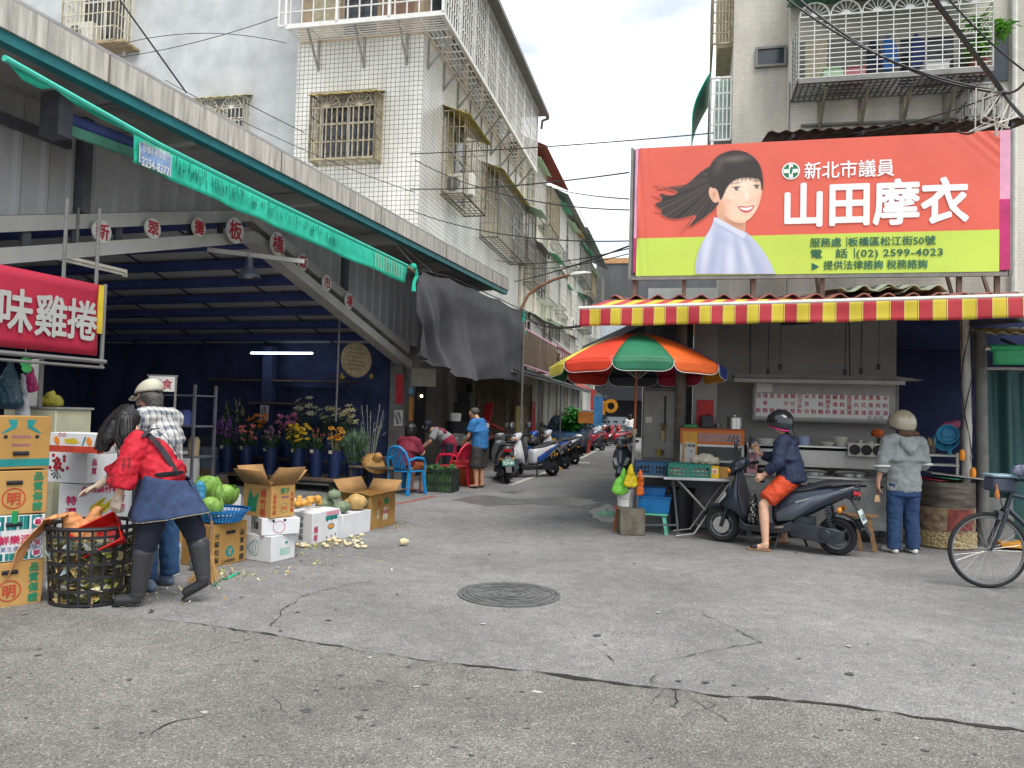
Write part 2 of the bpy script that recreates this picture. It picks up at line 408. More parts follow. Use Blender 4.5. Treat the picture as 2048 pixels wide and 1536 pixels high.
# ================================================================ buildings on the left
T=Frame((-2.226,17.17,0),-A)
def tile_mat(name,col,grout,sz,gap=.05,rough=.35,var=.08,mode='xy',offset=0,rowh=None,stain=.8):
 m=bpy.data.materials.new(name); m.use_nodes=True; t=m.node_tree; b=t.nodes['Principled BSDF']; b.inputs['Roughness'].default_value=rough
 c=nd(t,'ShaderNodeTexCoord'); s=nd(t,'ShaderNodeSeparateXYZ'); t.links.new(c.outputs['Object'],s.inputs[0])
 ad=nd(t,'ShaderNodeMath',operation='ADD'); t.links.new(s.outputs[0],ad.inputs[0]); t.links.new(s.outputs[1],ad.inputs[1])
 cb=nd(t,'ShaderNodeCombineXYZ'); t.links.new(ad.outputs[0],cb.inputs[0]); t.links.new(s.outputs[2],cb.inputs[1])
 br=nd(t,'ShaderNodeTexBrick'); br.offset=offset; br.inputs['Scale'].default_value=1; br.inputs['Brick Width'].default_value=sz; br.inputs['Row Height'].default_value=rowh or sz
 br.inputs['Mortar Size'].default_value=gap*sz; br.inputs['Mortar Smooth'].default_value=.1
 cc=lin(col); br.inputs['Color1'].default_value=cc; br.inputs['Color2'].default_value=tuple(x*(1-var) for x in cc[:3])+(1,); br.inputs['Mortar'].default_value=lin(grout)
 t.links.new(cb.outputs[0],br.inputs['Vector'])
 n=nd(t,'ShaderNodeTexNoise'); n.inputs['Scale'].default_value=1.3; n.inputs['Detail'].default_value=8; mp=nd(t,'ShaderNodeMapping'); mp.inputs['Scale'].default_value=(1,1,.25)
 t.links.new(c.outputs['Object'],mp.inputs[0]); t.links.new(mp.outputs[0],n.inputs['Vector'])
 r=nd(t,'ShaderNodeMapRange'); r.inputs[1].default_value=.35; r.inputs[2].default_value=.65; r.inputs[3].default_value=stain; r.inputs[4].default_value=1.03; t.links.new(n.outputs['Fac'],r.inputs[0])
 x=nd(t,'ShaderNodeMix',data_type='RGBA',blend_type='MULTIPLY'); x.inputs[0].default_value=1; t.links.new(br.outputs['Color'],x.inputs[6]); t.links.new(r.outputs[0],x.inputs[7])
 t.links.new(x.outputs[2],b.inputs['Base Color']); MATS[name]=m
 return m
WTILE=tile_mat('white_tile','#e4e2d8','#56544f',.11,.055,stain=.74)
STILE=tile_mat('small_tile','#d6d0c2','#c3bdb0',.10,.05,.7,.10,offset=.5,rowh=.05,stain=.6)
CONC=mat('grey_concrete','#b9bcbc',.9,var=.16,scale=1.6,bump=.2,bscale=25,detail=10)
BEIGE=mat('beige_render','#ddd5c3',.9,var=.22,scale=1.2,streak=5); BEIGE2=mat('stained_render','#cfcabb',.9,var=.32,scale=1.4,streak=6); GREYR=mat('grey_render','#bdbcb5',.9,var=.28,scale=1.5,streak=6)
ALU=mat('white_bars','#d9d8d2',.5,.1,var=.12); RUSTB=mat('cream_bars','#a3977b',.6,var=.4,scale=9); STEEL=mat('steel_bars','#9a9892',.45,.5,var=.2)
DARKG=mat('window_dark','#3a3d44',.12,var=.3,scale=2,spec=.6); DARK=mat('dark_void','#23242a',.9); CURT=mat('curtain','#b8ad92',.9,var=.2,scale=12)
YROOF=mat('yellow_plastic','#b9a04c',.5,var=.4,scale=4); GROOF=mat('green_plastic','#3fa878',.45,var=.2); RROOF=mat('brick_red_roof','#8f4334',.7,var=.25); PGREEN=mat('pale_green_sheet','#b9d8b2',.55,var=.15); TEAL=mat('teal_plastic','#1fa687',.4,var=.15)
ACW=mat('ac_white','#d5d3ca',.5,var=.1); ACD=mat('ac_grille','#6d6f70',.6); WHP=mat('white_pipe','#c9c8c2',.5,var=.15); GUT=mat('gutter_grey','#7c7b78',.6,var=.2)
BLK=mat('black_plastic','#26262a',.5,var=.1); RUBBER=mat('rubber','#1f1f21',.75,var=.15,scale=20); CHROME=mat('stainless','#b9b9b6',.3,.85,var=.12,scale=3)
def cage(mb,o,ux,uy,w,h,nv,nh,t=.018,mi=0,arch=0):
 """flat grille: frame, uprights, rails; arch = fan lights along the top"""
 o,ux,uy=V(o),V(ux).normalized(),V(uy).normalized(); n=ux.cross(uy)
 for a,c in ((0,0),(0,h)): mb.bar(o+uy*c,o+ux*w+uy*c,t*1.8,t*1.8,mi,n)
 for a in (0,w): mb.bar(o+ux*a,o+ux*a+uy*h,t*1.8,t*1.8,mi,n)
 ht=h*(.78 if arch else 1)
 for i in range(1,nv): mb.bar(o+ux*(w*i/nv),o+ux*(w*i/nv)+uy*ht,t,t,mi,n)
 for i in range(1,nh+1):
  if i < nh or arch: mb.bar(o+uy*(ht*i/nh),o+ux*w+uy*(ht*i/nh),t,t,mi,n)
 for k in range(arch):
  c=o+ux*(w*(k+.5)/arch)+uy*ht; r_=min(w/arch*.46,h*.21)
  mb.tube([c+ux*(r_*math.cos(math.pi*i/10))+uy*(r_*math.sin(math.pi*i/10)) for i in range(11)],t*.55,5,mi)
  for i in range(1,8):
   a=math.pi*i/8; mb.bar(c+ux*(.25*r_*math.cos(a))+uy*(.25*r_*math.sin(a)),c+ux*(r_*math.cos(a))+uy*(r_*math.sin(a)),t*.6,t*.6,mi,n)
  mb.poly([(.28*r_*math.cos(math.pi*i/8),.28*r_*math.sin(math.pi*i/8)) for i in range(9)],c,ux,uy,mi,.002)
def window_cage(parent,y0,y1,z0,z1,dep,side='x',at=0.0,m=ALU,nv=10,nh=4,roof=None,arch=0,back=DARKG,rlen=1.25,t=.018):
 """barred window bay on a wall: side 'x' = wall facing +x at x=at, spanning y; 'y' = wall facing -y at y=at, spanning x"""
 if side == 'x': p=lambda s,d,z: V((at+d,s,z)); us=V((0,1,0)); ud=V((1,0,0))
 else: p=lambda s,d,z: V((s,at-d,z)); us=V((1,0,0)); ud=V((0,-1,0))
 up=V((0,0,1)); W,H=y1-y0,z1-z0
 win=MB(); e=.12
 a,c=p(y0+e,.012,z0+e),p(y1-e,.012,z1-e)
 win.box((min(a.x,c.x)-.01,min(a.y,c.y)-.01,a.z),(max(a.x,c.x)+.01,max(a.y,c.y)+.01,c.z)); wo=win.build('window',back,parent,smooth=0)
 fr=MB(); k=max(2,int(W/.8))
 for i in range(k+1): s_=y0+e+(W-2*e)*i/k; fr.bar(p(s_,.03,z0+e),p(s_,.03,z1-e),.05,.04,0,ud)
 for z in (z0+e,z0+H*.62,z1-e): fr.bar(p(y0+e,.031,z),p(y1-e,.031,z),.05,.04,0,ud)
 if back is DARKG and rnd.random() < .22: fr.add([p(y0+e,.026,z0+e),p(y0+W*.45,.026,z0+e),p(y0+W*.42,.026,z1-e),p(y0+e,.026,z1-e)],[(0,1,2,3)],1)
 fr.build('window_frame',[WHP,CURT],wo,smooth=0)
 g=MB(); cage(g,p(y0,dep,z0),us,up,W,H,nv,nh,t,arch=arch)
 nd_=max(2,int(dep/.12)); cage(g,p(y0,0,z0),ud,up,dep,H,nd_,nh,t); cage(g,p(y1,0,z0),ud,up,dep,H,nd_,nh,t)
 cage(g,p(y0,0,z0),us,ud,W,dep,max(3,int(W/.25)),max(2,int(dep/.12)))
 go=g.build('window_cage',m,parent,smooth=0)
 if roof:
  r=MB(); n=12; sl=dep*rlen
  r.grid(lambda u,v: p(y0-.06+(W+.12)*u,sl*v,z1+.14-.2*v*sl/.5+.012*math.sin(u*40)),36,2); r.build('cage_roof',roof,parent,solid=.012)
def ac_unit(parent_frame,loc,rz,label,name='air_conditioner'):
 t=thing(name,label,'air conditioner',loc,rz,'air conditioners on the house walls')
 b=MB(); b.box((-.4,-.15,0),(.4,.15,.55)); b.build('housing',ACW,t,bevel=.015)
 b=MB(); b.ring((-.12,-.156,.28),(1,0,0),(0,0,1),.2,.225,24,0)
 for r_ in (.04,.08,.12,.16,.2): b.ring((-.12,-.155,.28),(1,0,0),(0,0,1),r_-.006,r_,24,1)
 b.disc((-.12,-.1525,.28),(1,0,0),(0,0,1),.2,24,1); b.build('fan_grille',[ACW,ACD],t,smooth=0)
 return t
# --- white tiled house at the alley corner
TB=thing('tiled_house','white tiled corner apartment house with barred windows and a caged top balcony','apartment house',T.o,-A)
b=MB(); b.box((-3.15,0,3.02),(0,10.9,10.1)); b.build('wall',WTILE,TB,smooth=0)
b=MB(); b.box((-3.15,.06,10.09),(-.06,10.9,14)); b.build('upper_wall',mat('tan_wall','#b09a80',.8,var=.2),TB,smooth=0)
z0=T.hit(830,45,'y',0).z
# top floor balcony slab and cage, wrapping the corner
BX,BY,BZ,BT=.66,-.66,10.21,12.37
b=MB()
cage(b,(-3.28,BY,BZ),(1,0,0),(0,0,1),3.28+BX,BT-BZ,14,7,.026); cage(b,(BX,BY,BZ),(0,1,0),(0,0,1),11.0,BT-BZ,62,6,.024)
for i in range(1,9): b.bar((BX+.01,BY+11*i/9,BZ),(BX+.01,BY+11*i/9,BT),.05,.05,0,(0,1,0))
for i in range(0,4): b.bar((-3.1+(3.1+BX)*i/3,BY-.01,BZ),(-3.1+(3.1+BX)*i/3,BY-.01,BT),.06,.06,0,(1,0,0))
b.build('balcony_cage',ALU,TB,smooth=0)
b=MB(); b.bar((-3.12,BY,BZ-.04),(BX+.03,BY,BZ-.04),.05,.09); b.bar((BX,BY,BZ-.04),(BX,10.4,BZ-.04),.05,.09)
for i in range(8): x=-3.05+3.65*i/7; b.bar((x,BY,BZ-.05),(x,0,BZ-.05),.03,.03)
for i in range(7): y=BY+.62*i/6; b.bar((-3.1,y,BZ-.07),(BX,y,BZ-.07),.04,.012)
for i in range(30): y=10.4*i/29; b.bar((0,y,BZ-.05),(BX,y,BZ-.05),.03,.03)
for i in range(6): x=.05+.55*i/5; b.bar((x,0,BZ-.07),(x,10.4,BZ-.07),.035,.012)
b.build('balcony_floor',ALU,TB,smooth=0)
for x in (-2.6,-1.45,-.4):
 b=MB(); b.bar((x,-.02,BZ-.75),(x,BY+.05,BZ-.06),.04,.05); b.bar((x,-.02,BZ-.8),(x,-.02,BZ-.05),.05,.03); b.build('balcony_bracket',STEEL,TB,smooth=0)
for i in range(9):
 y=.3+1.2*i; b=MB(); b.bar((.02,y,BZ-.75),(BX-.05,y,BZ-.06),.04,.05); b.bar((.02,y,BZ-.8),(.02,y,BZ-.05),.03,.05); b.build('balcony_bracket',STEEL,TB,smooth=0)
b=MB(); b.box((-3.2,BY-.15,BT+.02),(BX+.2,10.9,BT+.12)); b.box((BX+.2,BY-.15,BT-.02),(BX+.32,10.95,BT+.1)); b.tube([(BX+.3,10.93,BT-.05),(BX+.05,11.0,BT-.1),(BX+.02,11.0,BT-.4)],.05); b.build('eave',GUT,TB,smooth=0)
for x0,x1,mm in ((-2.8,-2.1,CURT),(-2.0,-1.2,DARKG),(-1.1,-.3,mat('brown_door','#8d6f5c',.6,var=.2))):
 b=MB(); b.box((x0,.03,10.25),(x1,.07,12.1)); b.build('balcony_window',mm,TB,smooth=0)
for i in range(6):
 y=.5+1.7*i; b=MB(); b.box((-.065,y,10.4),(-.04,y+1.2,12)); b.build('balcony_window',DARKG,TB,smooth=0)
c0,c1=T.hit(618,320,'y',-.4),T.hit(752,180,'y',-.4)
window_cage(TB,c0.x,c1.x,c0.z,c1.z,.4,'y',0,RUSTB,12,3,YROOF,2,t=.026)
window_cage(TB,1.54,3.7,6.85,8.92,.58,'x',0,RUSTB,12,5,YROOF,0)
window_cage(TB,5.3,9.4,6.64,8.76,.55,'x',0,STEEL,20,5,YROOF,0,CURT)
window_cage(TB,9.5,10.85,6.9,8.8,.6,'x',0,STEEL,8,5,PGREEN,0,DARKG,rlen=1.8)
q=T.w(.29,2.1,6.93); ac_unit(T,q,-A,'white air conditioner inside the tan barred window on the side of the tiled house')
# ground floor of the tiled house: shop fronts behind the shade net
SHOPW=mat('shop_wall','#7d7a74',.8,var=.25,scale=2); b=MB()
b.box((-2.97,.6,0),(-.06,10.9,3.01)); b.build('shop_front',SHOPW,TB,smooth=0)
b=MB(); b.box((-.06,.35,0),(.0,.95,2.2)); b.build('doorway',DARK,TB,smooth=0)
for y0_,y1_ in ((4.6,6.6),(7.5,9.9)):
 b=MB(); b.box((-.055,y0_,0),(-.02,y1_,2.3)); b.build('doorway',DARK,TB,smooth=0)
# --- grey concrete block behind the market
GB=thing('concrete_block','tall plain grey concrete apartment block rising behind the market roof','apartment block',T.w(-3.18,.9,0),-A)
b=MB(); b.box((-16,0,0),(0,8,14.5)); b.build('wall',CONC,GB,smooth=0)
gf=Frame(T.w(-3.18,.9,0),-A)
c0,c1=gf.hit(388,300,'y',-.3),gf.hit(488,192,'y',-.3); window_cage(GB,c0.x,c1.x,c0.z,c1.z,.3,'y',0,mat('cream_bars2','#cfc8b4',.6,var=.2),12,4,mat('mossy_roof','#a59a52',.9,var=.45,scale=20),2)
c0,c1=gf.hit(122,88,'y',-.6),gf.hit(236,-90,'y',-.6); window_cage(GB,c0.x,c1.x,c0.z,c1.z,.6,'y',0,mat('cream_bars3','#d6cdb2',.6,var=.2),12,6,None,0)
c2=gf.hit(165,80,'y',-.35); ac_unit(gf,gf.w(c2.x,-.35,c0.z+.05),-A,'white air conditioner in the rusty cage at the top of the grey concrete block')
b=MB(); b.box((c0.x,-.62,c0.z-.08),(c1.x+.3,-.02,c0.z-.02)); b.build('cage_shelf',mat('rusty_shelf','#a28e6e',.8,var=.4),GB,smooth=0)
b=MB(); b.tube([(c1.x-.1,-.1,14),(c1.x-.1,-.1,c0.z-.2)],.04); b.build('drain_pipe',WHP,GB)

# --- the houses further down the alley
def alley_house(name,label,y0,y1,top,wallm,seed,roofm):
 rr=random.Random(seed); t=thing(name,label,'apartment house',T.w(0,y0,0),-A); Lh=y1-y0
 b=MB(); b.box((-6,.02,0),(0,Lh-.02,top)); b.build('wall',wallm,t,smooth=0)
 b=MB(); n=14; b.grid(lambda u,v: (.9-1.4*v,-.05+(Lh+.1)*u,top-.1+.65*v+.02*math.sin(u*Lh*26)),60,1); b.build('roof',roofm,t,solid=.03)
 for y in (.12,Lh/2,Lh-.15):
  b=MB(); b.box((.0,y-.14,0),(.10,y+.14,top-.05)); b.build('pilaster',BEIGE,t,smooth=0)
 nb=max(2,int(Lh/2.4))
 for fl,z in enumerate((3.5,6.3,9.0)):
  for i in range(nb):
   a=Lh*(i+.08)/nb; c=Lh*(i+.92)/nb; d=rr.uniform(.35,.75); zz=z+rr.uniform(-.15,.15)
   window_cage(t,a,c,zz,min(zz+rr.uniform(1.5,2.1),top-.25),d,'x',0,rr.choice([ALU,STEEL,RUSTB,ALU]),max(5,int((c-a)/.16)),5,rr.choice([None,YROOF,GROOF,PGREEN,GUT]),0,rr.choice([DARKG,CURT,DARKG]),rlen=rr.uniform(1.1,1.6))
 for i in range(3):
  b=MB(); b.tube([(.06,Lh*(i+.5)/3,.3),(.06,Lh*(i+.5)/3+.05,top-.5)],.035,6); b.build('drain_pipe',WHP,t)
 return t
alley_house('narrow_house','beige house with red roof next to the tiled corner house',10.95,16.5,11.4,BEIGE,3,RROOF)
alley_house('narrow_house','stained pale house with grey roof halfway along the alley',16.55,23.8,11.2,BEIGE2,11,GUT)
alley_house('narrow_house','weathered grey house farthest along the alley with many green awnings',23.85,35.4,11.5,GREYR,8,GUT)
ac_unit(T,T.w(.5,21.0,5.7),-A+R(90),'air conditioner below the green awning on the stained pale house')
ac_unit(T,T.w(.4,14.0,3.6),-A+R(90),'air conditioner low on the beige house beside its pilaster')
# white framework on the roof
rf=thing('roof_frame','white metal pole frame standing on the farthest house roof','pole frame',T.w(-.4,26,11.3),-A)
b=MB()
for x in (0,1.0):
 for y in (0,2,4): b.bar((x-.5,y,0),(x-.5,y,1.7),.04)
 b.bar((x-.5,0,1.7),(x-.5,4,1.7),.04)
for y in (0,2,4): b.bar((-.5,y,1.7),(.5,y,1.7),.04)
b.build('frame',ALU,rf,smooth=0)
# end of the alley
EB=thing('covered_market','dark metal sided market hall with tan roof edge closing the alley','market hall',T.w(3.6,37,0),-A)
b=MB(); b.box((-3.7,0,8.9),(9,10,12.1)); b.build('upper_wall',mat('dark_sheet','#5a5c5e',.7,var=.3,scale=1.5,streak=8),EB,smooth=0)
b=MB(); b.box((-3.7,-.1,12.12),(9,10,12.5)); b.build('roof_edge',mat('tan_edge','#b98d62',.7,var=.15),EB,smooth=0)
b=MB(); b.box((-3.7,-.05,5.4),(9,9,8.88)); b.build('wall',mat('pale_blue_sheet','#b6c1c8',.6,var=.12),EB,smooth=0)
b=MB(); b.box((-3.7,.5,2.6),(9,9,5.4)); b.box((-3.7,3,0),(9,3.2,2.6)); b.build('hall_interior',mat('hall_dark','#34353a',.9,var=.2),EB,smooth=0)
# ================================================================ market shed on the left
S=Frame((-2.4,16.4,0),-R(17.8)); SR=-R(17.8)
SHG=mat('shed_grey','#b5b4af',.7,var=.15,scale=1.5,streak=4); SHD=mat('shed_dark_steel','#5b5c64',.6,.3,var=.2); NAVY=mat('navy_paint','#47558f',.8,var=.3,scale=1.5); NAVYD=mat('shade_tint_wall','#3f486c',.9,var=.45,scale=1.6,detail=9)  # NAVYD: bluish interior shade put into the wall colour
FASC=mat('stained_fascia','#bab6ad',.75,var=.36,scale=17,streak=14,detail=8); TEALP=mat('teal_steel','#186f76',.5,var=.2); TEALC=mat('teal_canvas','#2fc3a3',.75,var=.16,scale=4); TEALS=mat('teal_canvas_sheen','#4cc9b2',.6,var=.1)
RIB=mat('ribbed_sheet','#a9a9ab',.65,var=.15,scale=1.2,streak=5); WHITEP=mat('white_paint','#d8d7d3',.5,var=.1); REDT=mat('red_letter','#b5273a',.6,var=.1); SOFF=mat('soffit','#a09f9f',.8,var=.25,scale=1.3)
SH=thing('market_hall','long open fronted market shed with stained grey fascia and gabled grey and blue roof','market shed',S.o,SR)
b=MB(); b.box((1.24,-14.5,4.57),(1.31,3.3,4.84));
b.build('fascia',FASC,SH,smooth=0)
b=MB()
for y in (-12,-9.2,-6.4,-3.6,-.8,2.0): b.box((1.312,y,4.57),(1.316,y+.02,4.84))
b.build('fascia_seam',mat('seam_dark','#6b655b',.8),SH,smooth=0)
b=MB(); b.box((1.16,-14.5,4.47),(1.28,3.28,4.568)); b.build('gutter',TEALP,SH,smooth=0)
b=MB(); b.box((-.3,-14.5,4.66),(1.238,3.25,4.72)); b.box((-.3,-14.5,4.85),(1.30,3.28,4.88)); b.build('canopy',SOFF,SH,smooth=0)
for i in range(7):
 y=-13+2.6*i; b=MB(); b.prism([(0,0),(1.2,.05),(1.2,.22),(0,.22)],(0,y,4.43),(1,0,0),(0,0,1),.1); b.build('canopy_bracket',SHG,SH,smooth=0)
for i,(y,ww) in enumerate(((-11,.9),(-8.6,1.4),(-5.2,1.0),(-1.6,1.3))):
 b=MB(); b.box((.45,y,4.635),(1.15,y+ww,4.655)); b.build('soffit_panel',mat('soffit_pale','#9a9a96',.7,var=.3,scale=3),SH,smooth=0)
APY,APZ,EZ=-5.36,4.32,2.82
def gz(y): return APZ-(APZ-EZ)*abs(y-APY)/5.36
b=MB(); n=54
def ribf(u,v):
 y=-14.5+17.3*u; z0_=max(gz(y),EZ)+.1 if y >-10.72 and y < 0 else EZ+.1
 k=int(u*n*8) % 8
 return (.0+(.03 if k in (0,1) else 0),y,z0_+(4.68-z0_)*v)
b.grid(ribf,n*8,1); b.build('gable_cladding',RIB,SH,smooth=0)
for y in (-8.3,-2.6):
 b=MB(); b.box((.04,y-.06,gz(y)+.1),(.14,y+.06,4.66)); b.build('cladding_post',SHD,SH,smooth=0)
b=MB(); b.box((.04,-14.5,4.25),(.12,-8.5,4.35)); b.build('cladding_rail',SHD,SH,smooth=0)
for s in (1,-1):
 for dz,wd,dx in ((0,.2,.03),(-.32,.24,.08)):
  b=MB(); y1=APY+5.5*s; b.bar((dx,APY,APZ+dz),(dx,y1,EZ-.03+dz),.16,wd,0,(1,0,0)); b.build('gable_rafter',SHG,SH,smooth=0)
 for i in range(1,9):
  y=APY+5.36*s*i/9; b=MB(); b.box((.03,y-.05,gz(y)-.24),(.06,y+.05,gz(y)-.08)); b.build('rafter_web',SHD,SH,smooth=0)
# roof planes and purlins
for s in (1,-1):
 b=MB(); b.add([(-.05,APY,APZ+.13),(-.05,APY+5.36*s,EZ+.13),(-9.2,APY+5.36*s,EZ+.13),(-9.2,APY,APZ+.13)],[(0,1,2,3)]); b.build('roof',mat('roof_underside','#d2cfcd',.7,var=.12,scale=1.5),SH,smooth=0,solid=.03)
for i in range(8):
 y=APY+.18+.66*i; b=MB(); b.box((-9.1,y-.13,gz(y)-.03),(-.14,y+.13,gz(y)+.09)); b.build('purlin',NAVY,SH,smooth=0)
b=MB()
for x in (-1.6,-3.3,-5.0,-7): b.bar((x,APY,APZ+.09),(x,-.05,EZ+.09),.03,.02,0,(1,0,0))
b.build('roof_seam',SHD,SH,smooth=0)
for y in (-.05,-10.7):
 b=MB(); b.box((-.16,y-.12,0),(.12,y+.12,EZ+.1)); b.build('column',mat('column_grey','#74726e',.7,var=.3,scale=3),SH,bevel=.01)
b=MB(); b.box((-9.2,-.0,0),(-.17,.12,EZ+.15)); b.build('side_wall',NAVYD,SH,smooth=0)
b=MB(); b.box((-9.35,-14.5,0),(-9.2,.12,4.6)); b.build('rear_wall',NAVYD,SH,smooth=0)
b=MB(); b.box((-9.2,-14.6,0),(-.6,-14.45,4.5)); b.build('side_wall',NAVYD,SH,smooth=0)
b=MB(); b.box((-9.2,-14.5,-.001),(-.05,0,.006)); struct(b.build('market_floor',mat('market_concrete','#8f8f90',.8,var=.3,scale=1.5),None,smooth=0)).matrix_world=S.M
# slim column mouldings, couplet and posters on the corner column
def poster(name,label,cat,P0,ux,w,h,m,draw=None,lift=.006,extra=(),rz=SR):
 t=thing(name,label,cat,P0,rz)
 b=MB(); b.box((-w/2,-lift,-h/2),(w/2,0,h/2)); b.build('sheet',m,t,smooth=0)
 if draw:
  d=MB(); draw(d); d.build('print',list(extra),t,smooth=0)
 return t
RP=mat('red_paper','#b8353a',.7,var=.25,scale=8); WP=mat('white_paper','#c9c7c2',.8,var=.08); INK=mat('black_ink','#2b2a2d',.8)
def col_pt(u,v,d=.0): return S.w(*[a+c for a,c in zip(S.hit(u,v,'y',-.175),(0,-d,0))])
poster('red_couplet','faded red paper couplet pasted on the grey market corner column','couplet',col_pt(799,778,.004),0,.17,.62,RP)
def swirl(d):
 for k in range(7):
  d.tube([((-.05+.016*k+.03*math.sin(t*.7+k)),-.010,-.13+.26*t/9) for t in range(10)],.0055,4,0)
poster('ink_drawing','white paper with a black brush drawing on the grey market corner column','poster',col_pt(797,836,.004),0,.20,.33,WP,swirl,extra=[INK])
dv=S.w(.18,.3,1.45);
poster('wooden_plaque','narrow orange wooden plaque beside the dark shop doorway','plaque',P(822,818,16.35),0,.09,.5,mat('orange_wood','#b57a3a',.6,var=.25,scale=20),rz=-A)
poster('blue_plate','small blue house plate above the orange wooden plaque','number plate',P(822,781,16.3),0,.08,.14,mat('blue_plate','#5aa0bd',.5),rz=-A)
poster('cream_board','plain cream board above the shop doorway behind the shade net','board',P(847,755,16.2),0,.55,.38,mat('cream_board','#9a968a',.7,var=.15),rz=-A)
q=P(843,792,17.5); bl=thing('light_bulb','small glowing bulb inside the dark shop doorway','light bulb',q); b=MB(); b.ball((0,0,0),.03,10,8); b.build('glass',mat('bulb_glow','#ffe2c0',emit=6),bl); b=MB(); b.tube([(0,0,.03),(0,0,.12)],.014,6); b.build('socket',BLK,bl)
# round character signs
def round_sign(ch,u,v,dia,x,label):
 p=S.hit(u,v,'x',x); t=thing('round_sign',label,'round sign',S.w(*p),SR,'round character signs on the market gable')
 b=MB(); b.lathe([(0,-.012),(dia/2,-.012),(dia/2,.012),(0,.012)],32,ax=(1,0,0)); b.build('disc',WHITEP,t)
 b=MB(); b.text(ch,(.0125,0,0),(0,1,0),(0,0,1),dia*.78,0,.02,lift=.003); b.build('lettering',REDT,t,smooth=0)
for ch,u,v,dia,x,la in (('新',203,463,.26,.2,'round white sign with red character 新, nearest on the left rafter'),('翠',305,457,.25,.2,'round white sign with red character 翠 on the left rafter'),('攤',397,455,.25,.2,'round white sign with red character 攤 near the gable top'),('板',470,461,.36,.32,'large round white sign with red character 板 at the gable top'),
  ('橋',555,488,.36,.32,'large round white sign with red character 橋 partly behind a truss'),('販',605,524,.28,.2,'round white sign with red character 販 on the descending rafter'),('市',653,566,.28,.2,'round white sign with red character 市 on the descending rafter'),('場',698,602,.29,.2,'round white sign with red character 場, lowest on the descending rafter')):
 round_sign(ch,u,v,dia,x,la)
# red stall banner
bx=S.loc(P(205,640,7.5)).x
c0,c1=S.hit(210,572,'x',bx),S.hit(205,713,'x',bx); zt,zb,ye=c0.z,c1.z,c0.y
BN=thing('stall_banner','wide red banner with silver brush characters and a yellow edge above the left stall','banner',S.w(bx,ye,zb),SR)
b=MB(); b.grid(lambda u,v: (.012*math.sin(u*9+v*3)*v*(1-v)*4,-3.2+3.14*u,(zt-zb)*v),40,8); b.build('cloth',mat('crimson_cloth','#a81f3a',.65,var=.14,scale=2),BN,solid=.01)
b=MB(); b.box((-.006,-.075,.22),(.008,-.015,zt-zb)); b.build('yellow_edge',mat('yellow_tape','#c9b02c',.6),BN,smooth=0)
b=MB(); hh=zt-zb
for ch,u,v in (('味',26,620),('雞',98,632),('捲',160,640)):
 p=S.hit(u,v,'x',bx); b.text(ch,(.03,p.y-ye,p.z-zb),(0,1,0),(-.0,.0,1),.40,0,.022,sx=.86)
b.build('lettering',mat('silver_letter','#a9aaa6',.6,var=.06),BN,smooth=0)
b=MB(); b.tube([(0,-3.3,-.05),(0,.05,-.05)],.022,8); b.tube([(0,-3.3,-.11),(0,.03,-.11)],.014,8); b.tube([(-.02,.02,-.12),(-.02,.02,hh+.02)],.02,8)
for y in (-.08,-.45): b.tube([(-.03,y,hh),(-.03,y,hh+.75)],.018,6)
b.build('frame',mat('pipe_grey','#7d7c7a',.5,.3),BN)
# left stall hangings
q=P(70,770,7.2); st=thing('stall_post','grey square post under the red banner frame','post',(P(82,720,7.3).x,7.3,0),SR)
b=MB(); b.box((-.02,-.02,0),(.02,.02,P(82,716,7.3).z)); b.build('shaft',GUT,st,smooth=0)
b=MB(); b.box((-.05,-.03,.0),(.05,.03,.04)); b.build('foot',GUT,st,smooth=0)
def hang_bag(name,label,cat,u,v,Y,w,h,m,seed=1,nm='bag'):
 p=P(u,v,Y); o=caps_blob(name,[((0,0,0),.02,(0,0,-h*.35),w*.33,(1,0,0),1,.5),((0,0,-h*.35),w*.33,(.02,0,-h*.85),w*.48,(1,0,0),1,.55)],m,None,.012,4,.03,.06)
 o.location=p; tag(o,label,cat); return o
hang_bag('hanging_bag','dark teal plastic bag hanging at the left stall edge','plastic bag',20,722,6.9,.26,.44,mat('teal_bag','#173a46',.35,var=.3))
hang_bag('hanging_bag','crimson pink plastic bag hanging on the grey stall post','plastic bag',62,734,7.1,.13,.24,mat('pink_bag','#a42a63',.35,var=.2))
hang_bag('hanging_bag','bundle of whitish plastic bags hanging below the pink bag','plastic bag',46,748,7.0,.15,.46,mat('white_bag','#9b9ba0',.35,var=.25))
tp=thing('tape_roll','bright green tape roll hanging by cords at the left stall','tape roll',P(52,724,6.95),R(20)); b=MB(); b.lathe([(.02,-.02),(.045,-.02),(.045,.02),(.02,.02)],20,ax=(0,1,.2)); b.lathe([(.02,-.018),(.038,-.018),(.038,.02),(.02,.02)],20,c=(.01,0,-.06),ax=(0,1,-.2)); b.build('ring',mat('green_tape','#4fc46d',.4),tp); b=MB(); b.tube([(0,0,.04),(-.01,0,.14)],.004,5); b.build('cord',WP,tp)
cb=thing('stall_cabinet','pale olive metal cabinet behind the cardboard box stacks','cabinet',(P(100,830,7.4).x,7.4,0),SR)
b=MB(); zc=P(100,818,7.4).z; b.box((-.35,-.2,0),(.30,.2,zc)); b.build('body',mat('olive_metal','#a6a58c',.6,var=.12),cb,bevel=.01); b=MB(); b.box((-.36,-.21,zc+.002),(.32,.21,zc+.022)); b.build('lid',GUT,cb,smooth=0)
wb=tag(MB().box((-.05,-.02,0),(.07,.02,.45)).build('white_board',WHITEP,None,bevel=.004),'narrow white board standing on the olive cabinet','board'); wb.location=(P(70,818,7.35).x,7.32,zc+.024); wb.rotation_euler=(0,0,SR)
